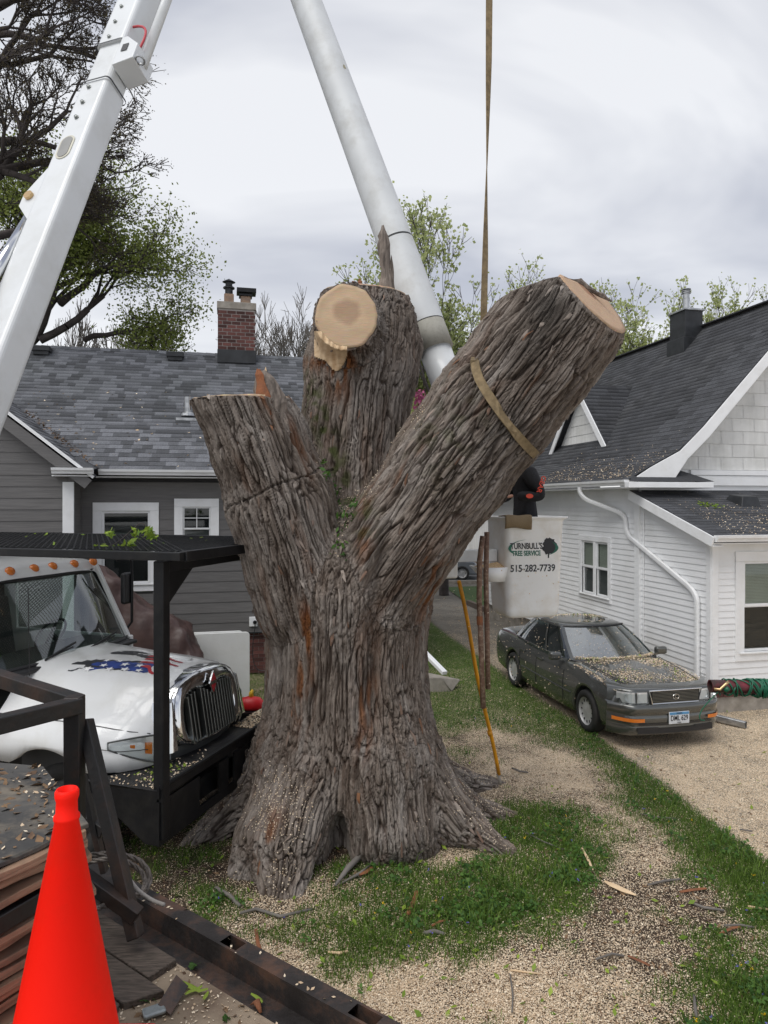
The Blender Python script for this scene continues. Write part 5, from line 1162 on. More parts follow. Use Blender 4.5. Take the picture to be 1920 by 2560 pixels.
# chrome grille
gx = -.20; GR = MB()
def gpt(b, z, d=0): return Vector((gx-.10*(z-1.16)/.6-.30*((b-BC)/.95)**2*.35+d, b, z))
outer = [(BC-.60, 1.10), (BC+.60, 1.10), (BC+.63, 1.30), (BC+.61, 1.58), (BC+.53, 1.74), (BC+.30, 1.825), (BC, 1.84), (BC-.30, 1.825), (BC-.53, 1.74), (BC-.61, 1.58), (BC-.63, 1.30)]
inner = [(BC-.44, 1.15), (BC+.44, 1.15), (BC+.475, 1.32), (BC+.47, 1.52), (BC+.42, 1.63), (BC+.20, 1.66), (BC, 1.60), (BC-.20, 1.66), (BC-.42, 1.63), (BC-.47, 1.52), (BC-.475, 1.32)]
rws = [[gpt(b, z, -.16) for b, z in outer], [gpt(b, z, .0) for b, z in outer], [gpt(b*.92+.08*BC+.0*z, z*.98+.02*1.4, .045) for b, z in outer], [gpt(b, z, .035) for b, z in inner], [gpt(b, z, -.06) for b, z in inner]]
GR.grid(rws, closed=True); grille = GR.build('grille', M['chrome'], truck, smooth=True, sub=1); grille['label'] = 'broad chrome radiator surround with upright bars'
MB().box((gx-.13, BC, 1.40), (.02, .94, .52)).build('grille_back', M['plastic'], grille)
for k in range(16):
    b = BC-.405+k*.054
    if k == 3: continue
    zt_ = float(np.interp(abs(b-BC), [0, .1, .2, .40, .45], [1.56, 1.63, 1.665, 1.63, 1.56])); m = MB(); m.bar(gpt(b, 1.155, .01), gpt(b, zt_, .01), .026, .06, up=(1, 0, 0)); m.build('grille_bar', M['chrome_dull'], grille, bevel=.006)
dm = MB(); c_ = gpt(BC, 1.68, .05); dm.prism([c_+Vector((0, 0, .13)), c_+Vector((0, .075, 0)), c_+Vector((0, 0, -.13)), c_+Vector((0, -.075, 0))], (.02, 0, 0)); bd = dm.build('badge', M['chrome'], grille, bevel=.004)
dm = MB()
for sgn in (1, -1): dm.prism([c_+Vector((.021, 0, sgn*.10)), c_+Vector((.021, .045, sgn*.02)), c_+Vector((.021, -.045, sgn*.02))], (.004, 0, 0))
dm.build('badge_inlay', M['flag_red'], grille)
# chrome corner mirrors of the fender beside the grille
for sgn in (-1, 1):
    m = MB(); rr = []
    for t in np.linspace(0, 1, 8):
        z = 1.16+.46*t; b0 = BC+sgn*(.62-.02*t); b1 = BC+sgn*(.80-.14*t); rr.append([gpt(b0, z, .012), gpt((b0+b1)/2, z, .02), gpt(b1, z, -.03), Vector((gpt(b1, z).x-.16, b1+sgn*.02, z))])
    m.grid(rr); m.build('chrome_corner', M['chrome'], truck, smooth=True)
# dark skirt under the grille
m = MB(); rr = []
for t in np.linspace(-1, 1, 21):
    b = BC+t*.98; x0 = -.26-.42*abs(t)**2.6; rr.append([Vector((x0-.02, b, 1.13+.04*abs(t))), Vector((x0+.02, b, 1.06)), Vector((x0-.03, b, .95))])
m.grid(rr); m.build('front_skirt', M['car_trim'], truck, smooth=True)
# headlights: long swept lens wrapping the fender
for sgn in (-1, 1):
    def hp(t, v, off=0):     # t along the lens from grille to fender side, v up
        y = .62+.44*t; a = -.315-.10*t-.30*t**3; z0 = 1.075+.10*t; z1 = 1.29+.10*t; taper = 1-.75*t**3
        zz = (z0+z1)/2+.015*t+(v-.5)*(z1-z0)*taper*1.15
        return Vector((a+off, BC+sgn*(y+off*.6), zz))
    base = MB(); base.grid([[hp(t, v, -.0) for v in np.linspace(0, 1, 5)] for t in np.linspace(0, 1, 12)]); hl = base.build('headlight', M['lamp_silver'], truck, smooth=True)
    le = MB(); le.grid([[hp(t, v, .03+.012*math.sin(v*math.pi)) for v in np.linspace(-.05, 1.05, 7)] for t in np.linspace(-.03, 1.02, 14)]); le.build('lens', M['lens'], hl, smooth=True)
    for (t0, t1, v0, v1) in ((.46, .58, .25, .75), (.72, .78, .35, .65)):
        am = MB(); am.grid([[hp(t, v, .012) for v in np.linspace(v0, v1, 4)] for t in np.linspace(t0, t1, 4)]); am.build('amber_bulb', M['amber'], hl, smooth=True)
    rf = MB(); q = hp(.18, .5, -.01); rf.lathe([(.0, -.03), (.05, -.02), (.072, .02)], q, 18, M=Matrix.Rotation(R(90), 3, 'Y')); rf.build('reflector', M['chrome_dull'], hl, smooth=True)
    rm = MB(); rm.tube([hp(t, -.05, .025) for t in np.linspace(0, 1, 10)]+[hp(t, 1.05, .025) for t in np.linspace(1, 0, 10)], .009, 6); rm.build('lens_rim', M['car_trim'], hl, smooth=True)
# amber side marker
MB().box((-1.93, BC-1.15, 1.42), (.16, .03, .08)).build('side_marker', M['amber'], truck, bevel=.02)
# flag and eagle decal laid over the hood
def decal(poly, mat_, off, name):
    n_ = len(poly); c_ = (sum(p[0] for p in poly)/n_, sum(p[1] for p in poly)/n_); m = MB(); ring = [[Vector((c_[0]+(p[0]-c_[0])*k, c_[1]+(p[1]-c_[1])*k, 0)) for p in poly] for k in (1, .5, .02)]
    for r_ in ring:
        for v_ in r_: v_.z = hz(v_.x, v_.y)+off
    m.grid(ring, closed=True); return m.build(name, mat_, truck, fix=False)
rd = random.Random(4)
def feather(a0, b0, a1, b1, w0, w1, k=16, jag=.03):
    A, B = Vector((a0, b0)), Vector((a1, b1)); d = (B-A).normalized(); n = Vector((-d.y, d.x)); L_ = []; R_ = []
    for i in range(k+1):
        t = i/k; w = w0*(1-t)+w1*t; p = A.lerp(B, t)+n*.05*math.sin(t*5); L_.append(p+n*(w+(jag if i % 2 else 0))); R_.append(p-n*(w*.7+(jag*.8 if i % 2 else 0)))
    return [(p.x, p.y) for p in L_+R_[::-1]]
decal(feather(-1.62, .72, -.98, 1.02, .08, .17), M['flag_dark'], .004, 'decal_wing').__setitem__('label', 'dark starred wing of the flag decal')
decal(feather(-1.42, .78, -.80, 1.00, .08, .13), M['flag_blue'], .007, 'decal_blue')
decal(feather(-1.55, 1.28, -.95, 1.36, .03, .02, jag=.05), M['flag_dark'], .004, 'decal_feather'); decal(feather(-1.50, 1.40, -1.0, 1.46, .012, .02, jag=.012), M['flag_dark'], .004, 'decal_feather')
for i, (a0, b0, a1, b1) in enumerate(((-1.05, 1.22, -.58, 1.20), (-1.10, 1.34, -.62, 1.34), (-1.02, 1.10, -.60, 1.04), (-.98, .98, -.66, .90))):
    decal(feather(a0, b0, a1, b1, .028, .012, jag=.010), M['flag_red'], .005, 'decal_stripe')
for (a, b, r_) in ((-1.40, .74, .05), (-1.30, .86, .05), (-1.18, .80, .055), (-1.10, .95, .055), (-1.22, 1.02, .045), (-1.02, .84, .06), (-.93, .97, .055), (-1.36, .98, .04), (-.86, .86, .05)):
    pts = [(a+(r_ if k % 2 == 0 else r_*.42)*math.cos(math.pi*k/5+.3)*1.0, b+(r_ if k % 2 == 0 else r_*.42)*math.sin(math.pi*k/5+.3)) for k in range(10)]; decal(pts, M['star_white'], .010, 'decal_star')
# recessed air scoop ridge at the hood tip
m = MB(); m.tube([(-1.25, BC+.16, hz(-1.25, BC+.16)-.02), (-.9, BC+.20, hz(-.9, BC+.2)+.0), (-.62, BC+.18, hz(-.62, BC+.18)+.005)], [.03, .05, .035], 12, flat=.6); m.build('hood_ridge', M['truck_white'], truck, smooth=True)
# cab
c0, c1 = .16, 2.36
WB = [(-2.20, c0+.02), (-2.08, c0+.22), (-2.02, .8), (-2.0, BC), (-2.02, 1.72), (-2.08, c1-.22), (-2.20, c1-.02)]
WT = [(-2.62, c0+.13), (-2.52, c0+.30), (-2.47, .85), (-2.45, BC), (-2.47, 1.67), (-2.52, c1-.30), (-2.62, c1-.13)]
zb0, zt0 = 1.86, 2.73
m = MB(); m.grid([[Vector((a, b, zb0)) for a, b in WB], [Vector(((p[0]+q[0])/2+.02, (p[1]+q[1])/2, (zb0+zt0)/2)) for p, q in zip(WB, WT)], [Vector((a, b, zt0)) for a, b in WT]]); m.build('windscreen', M['glass_truck'], truck, smooth=True)
m = MB(); ring = [Vector((a+.01, b, zb0)) for a, b in WB]+[Vector((a+.01, b, zt0)) for a, b in WT[::-1]]; m.tube(ring+[ring[0]], .035, 6, flat=.6); m.build('windscreen_seal', M['plastic'], truck, smooth=True)
m = MB(); m.box((-2.06, BC, 1.83), (.28, 1.95, .05)); m.build('cowl', M['plastic'], truck, bevel=.02)
m = MB(); rr = []
for k, (a, z) in enumerate(((-2.42, 2.755), (-2.46, 2.83), (-2.56, 2.90), (-2.9, 2.95), (-3.6, 2.96), (-4.15, 2.95), (-4.25, 2.85), (-4.25, 2.7))):
    row = []
    for y in np.linspace(-1, 1, 15): row.append(Vector((a-.16*abs(y)**4*(1 if k < 4 else 0), BC+y*(1.02+.04*min(k, 1)), z-.10*abs(y)**5)))
    rr.append(row)
m.grid(rr); m.build('cab_roof', M['truck_white'], truck, smooth=True)
for b in (.78, 1.12, 1.40, 1.75, 2.08):
    m = MB(); m.lathe([(.0, .045), (.03, .04), (.05, .02), (.055, 0)], (-2.485, b, 2.835), 12, M=Matrix.Rotation(R(60), 3, 'Y') @ Matrix.Diagonal((1, 1.15, 1))); m.build('marker_lamp', M['amber'], truck, smooth=True)
for sgn, bb in ((-1, c0), (1, c1)):
    m = MB(); yy = bb
    m.box((-3.15, yy, 1.45), (2.1, .06, .85)); m.box((-4.1, yy, 2.3), (.22, .06, .95)); m.build('door', M['truck_white'], truck, bevel=.02)
    m = MB(); m.bar((-2.17, yy-.0*sgn, 1.86), (-2.60, yy-sgn*.12, 2.82), .07, .05); m.bar((-2.60, yy-sgn*.12, 2.80), (-4.1, yy-sgn*.10, 2.84), .05, .07); m.build('door_frame', M['truck_white'], truck, bevel=.01)
    m = MB(); m.add([(-2.22, yy, 1.88), (-3.98, yy, 1.88), (-3.98, yy-sgn*.09, 2.80), (-2.62, yy-sgn*.11, 2.80)], [(0, 1, 2, 3)]); m.build('door_glass', M['glass_truck'], truck)
    # mirror
    m = MB(); yo = yy+sgn*.22; m.tube([(-2.35, yy, 2.84), (-2.30, yo-.04*sgn, 2.86), (-2.28, yo, 2.80), (-2.28, yo, 2.0), (-2.32, yo-.03*sgn, 1.93), (-2.45, yy, 1.93)], .018, 8); o = m.build('mirror_bracket', M['black_paint'], truck, smooth=True)
    m = MB(); m.box((-2.34, yo-.02*sgn, 2.45), (.09, .20, .42)); m.build('mirror', M['plastic'], o, bevel=.04, seg=4)
m = MB(); m.box((-4.22, BC, 1.6), (.06, 2.1, 1.2)); m.box((-4.22, BC-.97, 2.4), (.06, .22, .9)); m.box((-4.22, BC+.97, 2.4), (.06, .22, .9)); m.build('cab_back', M['interior'], truck)
m = MB(); m.box((-2.45, BC, 1.78), (.75, 2.05, .16)); m.box((-3.2, BC, 1.15), (2.0, 2.1, .06)); m.build('dashboard', M['interior'], truck, bevel=.05)
m = MB(); st_ = Vector((-2.85, BC+.5, 1.95)); Rw = Matrix.Rotation(R(-60), 3, 'Y'); m.tube([st_+Rw@Vector((.22*math.cos(t), .22*math.sin(t), 0)) for t in np.linspace(0, 2*math.pi, 24)], .016, 8); m.bar(st_+Rw@Vector((-.2, 0, 0)), st_+Rw@Vector((.2, 0, 0)), .03, .02); m.bar(st_, st_+Vector((.4, 0, -.25)), .05, .05); m.build('steering_wheel', M['plastic'], truck, smooth=True)
for b in (BC-.5, BC+.5):
    m = MB(); m.box((-3.45, b, 1.5), (.5, .5, .14)); m.box((-3.75, b, 1.95), (.14, .48, .85), M=Matrix.Rotation(R(-10), 3, 'Y')); m.box((-3.84, b, 2.45), (.10, .28, .2)); m.build('seat', M['interior'], truck, bevel=.05)
for (b, s_) in ((.75, 1), (1.45, 1)):
    m = MB(); m.bar((-1.97, b, 1.90), (-2.03, b+.52, 1.99), .014, .02); m.bar((-1.98, b+.1, 1.91), (-2.0, b+.45, 1.955), .02, .008); m.build('wiper', M['plastic'], truck)
m = MB(); m.box((-5.7, BC, 2.05), (1.6, 2.3, 1.75)); m.build('bright_backing', M['truck_white'], truck, bevel=.02)  # white box added behind the guard so its mesh shows against something bright
MB().tube([(-1.85, .42, 1.82), (-1.87, .42, 2.72)], .005, 5).build('antenna', M['plastic'], truck)
# expanded metal guard behind the cab
m = MB(); A = -4.55
for k in range(-26, 44):
    b = .25+k*.047
    for sgn in (-1, 1):
        p0 = Vector((A+.004*sgn, b, 1.5)); p1 = Vector((A+.004*sgn, b+sgn*.78, 3.0)); q = []
        for p_ in (p0, p1): q.append(p_)
        t0, t1 = 0.0, 1.0; db = p1.y-p0.y
        lo2, hi2 = sorted(((.2-p0.y)/db, (2.35-p0.y)/db)); t0 = max(t0, lo2); t1 = min(t1, hi2)
        if t1 > t0: m.bar(p0.lerp(p1, t0), p0.lerp(p1, t1), .004, .008)
m.build('guard_mesh', M['black_paint'], truck, fix=False)
m = MB()
for b in (.2, .75, 1.6, 2.35): m.bar((A, b, 1.0), (A, b, 3.02), .05, .05)
for z in (2.15, 3.0): m.bar((A, .2, z), (A, 2.35, z), .05, .05)
m.build('guard_frame', M['black_paint'], truck)
m = MB(); m.box((-6.2, BC, 1.15), (3.2, 2.35, .18)); m.box((-3.6, BC, .72), (7.0, .9, .22)); m.build('chassis', M['black_paint'], truck, bevel=.01)
# wheels (front pair and one rear pair)
for sy, b in ((-1, .52), (1, 2.0)):
    wheel(truck, (AA, b, .50), .50, .27, sy, ('rubber', 'black_rust'), holes=8); wheel(truck, (-6.4, b, .50), .50, .3, sy, ('rubber', 'rim_silver'), holes=8)
m = MB(); m.box((AA, BC, .98), (1.16, 1.7, .62)); m.build('wheel_well', M['interior'], truck)
# black front deck with pockets cut in its face
dk = MB(); D0, D1 = -.36, .0
zt_, zb_ = 1.045, .60
dk.add([(-.80, -.02, zt_), (0, -.02, zt_), (0, 2.55, zt_), (-.30, 2.55, zt_), (-.30, .55, zt_), (-.62, .18, zt_)], [(0, 1, 2, 3, 4, 5)])
dk.prism([(-.30, .4, zt_-.003), (0, .4, zt_-.003), (0, 2.5, zt_-.003), (-.30, 2.5, zt_-.003)], (0, 0, -.02))
deck = dk.build('front_deck', M['diamond'], truck)
fc = MB(); cells = [(.0, .5), (.72, .86), (1.02, 1.14), (1.30, 1.42), (1.62, 1.72), (1.80, 1.90), (2.08, 2.55)]
ztop = zt_+.03
fc.box((.012, 1.265, ztop-.05), (.024, 2.57, .10)); fc.box((.012, 1.265, .60), (.024, 2.57, .09))
edges = [0.0, .62, .98, 1.16, 1.28, 1.50, 1.60, 1.74, 1.84, 1.98, 2.10, 2.55]; holes_ = [(.62, .98), (1.16, 1.28), (1.50, 1.60), (1.74, 1.84), (1.98, 2.10)]
x = -.02
for a_, b_ in holes_+[(2.55, 2.56)]:
    fc.box((.012, (x+a_)/2, .795), (.024, a_-x, .30)); x = b_
fc.build('deck_face', M['black_paint'], truck, fix=False)
m = MB(); m.tube([(.03, -.01, ztop), (.03, 2.55, ztop)], .02, 8); m.build('deck_edge', M['black_paint'], truck)
# sloping side gusset
m = MB(); m.add([(-.82, -.02, zt_), (0, -.02, zt_), (0, -.02, .56), (-.12, -.02, .56), (-.82, .02, zt_-.05)], [(0, 1, 2, 3, 4)]); m.add([(-.82, .0, zt_-.05), (-.12, .0, .56), (-.12, .6, .60), (-.82, .6, zt_-.05)], [(0, 1, 2, 3)]); m.build('deck_gusset', M['black_paint'], truck, fix=False)
m = MB(); m.add([(.03, 2.12, .98), (.03, 2.40, .98), (.03, 2.44, .78), (.03, 2.2, .66)], [(0, 1, 2, 3)]); p_ = m.build('license_plate', M['plate_white'], truck, fix=False)
text_part('TREE', .09, face_mx((.036, 2.30, .84), (0, 1, 0), (0, 0, 1)), M['ink'], p_) if False else None
litter('wood_chips', truck, lambda: (random.uniform(-.28, -.02), random.uniform(1.75, 2.52), zt_+.008+random.uniform(0, .01)), 900, (.008, .025)); litter('wood_chips', truck, lambda: (random.uniform(-.6, -.02)*(1 if random.random() < .5 else .5), abs(random.gauss(.25, .3)), zt_+.008), 260, (.006, .02))
litter('leaf_litter', truck, lambda: (random.gauss(-.25, .1), random.uniform(.15, .6), zt_+.012), 60, (.012, .03), M['bright_leaf'])
# overhead rack
rk = MB(); ZR = 3.125
m = MB(); m.bar((.0, .05, .60), (.0, .05, ZR-.05), .105, .105, up=(1, 0, 0)); m.build('rack_post', M['black_paint'], truck, bevel=.01)
m = MB(); m.bar((.0, 2.48, .62), (.0, 2.48, ZR-.05), .105, .105, up=(1, 0, 0)); m.build('rack_post', M['black_paint'], truck, bevel=.01)
m = MB(); m.bar((.28, -.05, ZR), (-5.2, -.05, ZR), .08, .075); m.build('rack_beam', M['black_paint'], truck, bevel=.008)
m = MB(); m.bar((.28, 2.58, ZR), (-5.2, 2.58, ZR), .08, .09); m.build('rack_beam', M['black_paint'], truck, bevel=.008)
m = MB(); m.bar((.26, -.01, ZR), (.26, 2.54, ZR), .08, .09); m.bar((.0, .09, ZR-.10), (.0, 2.5, ZR-.10), .09, .10); m.build('rack_crossbeam', M['black_paint'], truck, bevel=.008)
m = MB(); m.prism([(-.012, .10, ZR-.10), (-.012, .60, ZR-.10), (-.012, .10, ZR-.48)], (.02, 0, 0)); m.build('rack_gusset', M['black_paint'], truck); m = MB(); m.prism([(-.012, 2.43, ZR-.10), (-.012, 1.93, ZR-.10), (-.012, 2.43, ZR-.48)], (.02, 0, 0)); m.build('rack_gusset', M['black_paint'], truck)
m = MB()
for k in range(-34, 74):
    a = -5.2+k*.075
    for sgn in (-1, 1):
        L_ = 2.55; p0 = Vector((a, .0, ZR+.04)); p1 = Vector((a+sgn*2.2, L_, ZR+.04)); db = p1.x-p0.x; lo2, hi2 = sorted(((-5.2-p0.x)/db, (.24-p0.x)/db)); t0, t1 = max(0, lo2), min(1, hi2)
        if t1 > t0+.01: m.bar(p0.lerp(p1, t0), p0.lerp(p1, t1), .014, .008)
m.build('rack_mesh', M['black_paint'], truck, fix=False)
m = MB()
for a in (-1.1, -2.5, -3.9): m.bar((a, .0, ZR-.01), (a, 2.54, ZR-.01), .05, .05)
m.build('rack_rung', M['black_paint'], truck)
# ---------------------------------------------------------------- aerial lift: two booms and the bucket
def dep(py, a, b):   # depth linear in 1/d between (y, d) pairs
    return 1/(1/a[1]+(1/b[1]-1/a[1])*(py-a[0])/(b[0]-a[0]))
lift = thing('aerial_lift', 'white bucket lift with square lower boom and round upper boom over the trunk', 'bucket lift', (-2.9, 5.0, 0))
LO = Vector((2.9, -5.0, 0))      # parts are measured in world space and shifted to the base
def wbuild(mb, name, mats, parent, **k):
    mb.v = [tuple(Vector(v)+LO) for v in mb.v] if parent is lift or True else mb.v
    return mb.build(name, mats, parent, **k)
dl = lambda y: dep(y, (500, 6.5), (0, 7.8))
def lp(y): return P(220+(500-y)*.268-(.0 if y < 0 else 0), y, dl(y))      # centre line of the lower boom
A_, B_ = P(-318, 1700, dl(1700)), P(586, -600, dl(-600))
ax = (B_-A_).normalized()
n1 = Vector((-.30, -.95, .10)); n1 = (n1-ax*n1.dot(ax)).normalized(); e2 = ax.cross(n1).normalized()
if e2.x < 0: e2 = -e2                                                     # e2 points right, n1 to the camera
def bp(s, u, v):   # s along (m from A_), u right, v towards the camera
    return A_+ax*s+e2*u+n1*v
Ltot = (B_-A_).length
def s_at(px, py):   # distance along the boom whose centre shows at that height
    best = min(range(0, 2000), key=lambda k: abs(HY-F*((A_+ax*(Ltot*k/2000)).z-H)/(A_+ax*(Ltot*k/2000)).y-py)); return Ltot*best/2000
BW, BD = .335, .285
def boxring(s, w, d, r=.045, n=4):
    pts = []
    for cx, cy, a0 in ((w/2-r, d/2-r, 0), (-w/2+r, d/2-r, 90), (-w/2+r, -d/2+r, 180), (w/2-r, -d/2+r, 270)):
        for k in range(n+1): t = R(a0+90*k/n); pts.append(bp(s, cx+r*math.cos(t), cy+r*math.sin(t)))
    return pts
s120, s235 = s_at(0, 140), s_at(0, 235)
m = MB(); m.grid([boxring(0, BW, BD), boxring(s235, BW, BD)], closed=True); m.add(boxring(0, BW, BD), [tuple(range(20))]); wbuild(m, 'lower_boom', M['boom_white'], lift, smooth=False, bevel=0)
m = MB(); m.grid([boxring(s235-.25, BW-.03, BD-.03), boxring(s120+.3, BW-.03, BD-.03)], closed=True); wbuild(m, 'boom_insulator', M['boom_fibre'], lift)
m = MB(); m.grid([boxring(s120, BW+.01, BD+.01), boxring(Ltot, BW-.02, BD-.02)], closed=True); m.add(boxring(s120, BW+.01, BD+.01), [tuple(range(20))]); wbuild(m, 'lower_boom', M['boom_white'], lift)
for s_ in (s235, s120):
    m = MB(); m.grid([boxring(s_-.012, BW+.03, BD+.03), boxring(s_+.012, BW+.03, BD+.03)], closed=True); wbuild(m, 'seam_band', M['dark_metal'], lift)
for py in (50, 88, 125, 250, 288, 325):
    s_ = s_at(0, py); m = MB(); c = bp(s_, -.03, BD/2); Rm = Matrix((e2, ax, n1)).transposed(); m.lathe([(.026, 0), (.026, .008), (.018, .010), (.018, .024), (.0, .026)], c, 6, M=Rm); wbuild(m, 'boom_bolt', M['chrome_dull'], lift)
def oval(s_, u, h, w, off, sc=1.0, n=28):
    pts = []
    for k in range(n):
        t = 2*math.pi*k/n; x = math.cos(t)*w/2*sc; y = math.sin(t)*w/2*sc+(h-w)/2*(1 if math.sin(t) >= 0 else -1); pts.append(bp(s_+y, u+x, BD/2+off))
    return pts
for py, u in ((-5, -.02), (400, -.02), (868, -.06)):
    s_ = s_at(0, py); m = MB(); m.prism(oval(s_, u, .31, .165, .002), n1*.006); o = wbuild(m, 'cover_plate', M['table_white'] if 0 else mat('plate_cream', (.55, .53, .44), .5), lift)
    m = MB(); m.prism(oval(s_, u, .27, .12, .009), n1*.004); wbuild(m, 'cover_inset', mat('plate_grey', (.24, .24, .23), .5), o)
# bracket with hose on the right side of the lower boom
s_ = s_at(0, 165); m = MB()
m.prism([bp(s_-.28, BW/2, .16), bp(s_+.16, BW/2, .16), bp(s_+.16, BW/2+.07, .16), bp(s_-.02, BW/2+.24, .16), bp(s_-.24, BW/2+.24, .16)], -n1*.28); wbuild(m, 'hose_bracket', M['boom_white'], lift, bevel=.01)
m = MB(); m.prism([bp(s_-.10, BW/2+.06, .165), bp(s_+.01, BW/2+.06, .165), bp(s_+.01, BW/2+.13, .165), bp(s_-.10, BW/2+.13, .165)], n1*.003); wbuild(m, 'bracket_window', M['plastic'], lift)
m = MB(); m.tube([bp(s_-.15, BW/2+.22, .0), bp(s_+3.6, BW/2+.20, -.02)], .05, 16); wbuild(m, 'hydraulic_ram', M['boom_white'], lift, smooth=True)
m = MB(); m.tube(arc(bp(s_-.1, BW/2+.2, .1), bp(s_+.35, BW/2+.34, .12), bp(s_+.42, BW/2+.02, .1), 8), .013, 8); wbuild(m, 'red_hose', M['flag_red'], lift, smooth=True)
m = MB(); m.tube([bp(s_-.22, BW/2+.28+.045*math.cos(t), .1+.045*math.sin(t)) for t in np.linspace(0, 2*math.pi, 12)], .012, 6); wbuild(m, 'shackle', M['galv'], lift)
# ear plate, pin and lift cylinder on the left
s_ = s_at(0, 500)
ear = [bp(s_+.42, -BW/2, .0), bp(s_+.05, -BW/2-.20, .0), bp(s_-.10, -BW/2-.20, .0), bp(s_-.34, -BW/2, .0)]
m = MB(); m.prism([p+n1*.10 for p in ear], -n1*.03); wbuild(m, 'ear_plate', M['boom_white'], lift, bevel=.005)
m = MB(); m.prism([p-n1*.10 for p in ear], n1*.03); wbuild(m, 'ear_plate', M['boom_white'], lift, bevel=.005)
m = MB(); Rm = Matrix((e2, ax, n1)).transposed(); m.lathe([(.0, .13), (.045, .13), (.045, .10), (.04, -.13), (0, -.13)], bp(s_+.0, -BW/2-.11, 0), 18, M=Rm); wbuild(m, 'hinge_pin', M['brass'], lift)
m = MB(); m.tube([bp(s_+.0, -BW/2-.11, 0), P(-60, 760, dl(760)-.25)], .048, 16); wbuild(m, 'cylinder_rod', M['chrome'], lift, smooth=True)
m = MB(); m.tube([P(-60, 760, dl(760)-.25), P(-260, 1120, dl(1120)-.3)], .085, 16); wbuild(m, 'cylinder_barrel', M['boom_white'], lift, smooth=True)
# elbow out of the picture and the round upper boom
U0 = P(544, -600, 10.7); U1 = P(1128, 985, 8.55); u_ax = (U1-U0).normalized(); UL = (U1-U0).length
m = MB(); m.lathe([(.0, -.35), (.36, -.35), (.36, .35), (.0, .35)], B_+Vector((0, .17, 0)), 28, M=Matrix.Rotation(R(90), 3, 'X')); wbuild(m, 'elbow', M['boom_white'], lift, bevel=.02)
def up_(t, side=0): return U0+(U1-U0)*t
m = MB(); m.tube([up_(0), up_(.80)], [.175, .232], 40, cap=False); wbuild(m, 'upper_boom', M['boom_fibre'], lift, smooth=True)
m = MB(); m.tube([up_(.8008), up_(.8022)], [.2335, .2335], 40); wbuild(m, 'boom_seam', M['dark_metal'], lift, smooth=True)
m = MB(); m.tube([up_(.8022), up_(.912)], [.232, .236], 40, cap=False); wbuild(m, 'boom_sleeve', M['boom_fibre'], lift, smooth=True)
m = MB(); m.tube([up_(.913), up_(.945)], [.234, .234], 40); wbuild(m, 'taped_band', mat('tape_grey', (.32, .31, .27), .7, dirt=(.2, .19, .16), ds=20), lift, smooth=True)
m = MB(); m.tube([up_(.945), up_(1.03)], [.2, .19], 24); m.tube([up_(1.0), P(1240, 1050, 8.7)], .12, 16); wbuild(m, 'boom_tip', M['boom_white'], lift, smooth=True)
for (t, a) in ((.255, .4), (.42, .3), (.56, .9)):      # chipped paint
    x = u_ax.cross(Vector((0, 0, 1))).normalized(); y = u_ax.cross(x)
    if y.y > 0: y = -y
    m = MB(); r_ = .175+(.232-.175)*t/.8+.002; q = []
    for k in range(9): th = 2*math.pi*k/9; rr = random.uniform(.5, 1); an = a*.3+.20*math.cos(th)*rr; q.append(up_(t)+u_ax*(.05*math.sin(th)*rr)+(x*math.sin(an)+y*math.cos(an))*r_)
    m.add(q, [tuple(range(9))]); wbuild(m, 'paint_chip', mat('paint_chip', (.30, .28, .2), .8), lift, fix=False)
# ---- bucket
PHI = R(12); BK = P(1263, 1255, 8.0); BK.z = 0
bz0, bz1 = H+(HY-1547)/F*8.05, H+(HY-1292)/F*8.05
bu = bpy.data.objects.new('bucket', None); link(bu, lift); bu.location = BK+LO; bu.rotation_euler = (0, 0, PHI); bu['label'] = 'white fibreglass bucket lettered with a tree logo and phone number'
bw, bdp = .74, .62
def bring(z, w, d, inset=0, r=.08, n=5):
    x0, x1, y0, y1 = (bw-w)/2+inset, (bw+w)/2-inset, (bdp-d)/2+inset, (bdp+d)/2-inset; pts = []
    for cx, cy, a0 in ((x1-r, y1-r, 0), (x0+r, y1-r, 90), (x0+r, y0+r, 180), (x1-r, y0+r, 270)):
        for k in range(n+1): t = R(a0+90*k/n); pts.append(Vector((cx+r*math.cos(t), cy+r*math.sin(t), z)))
    return pts
m = MB(); hh = bz1-bz0
m.grid([bring(bz0, bw-.16, bdp-.14), bring(bz0+.03, bw-.10, bdp-.09), bring(bz0+.10, bw-.07, bdp-.06), bring(bz1-.06, bw, bdp), bring(bz1-.035, bw+.03, bdp+.03), bring(bz1-.012, bw+.09, bdp+.09), bring(bz1, bw+.09, bdp+.09), bring(bz1, bw-.05, bdp-.05), bring(bz0+.08, bw-.14, bdp-.14)], closed=True)
m.add(bring(bz0, bw-.16, bdp-.14), [tuple(range(24))[::-1]]); m.add(bring(bz0+.08, bw-.14, bdp-.14), [tuple(range(24))]); m.build('shell', M['bucket_white'], bu, smooth=True)
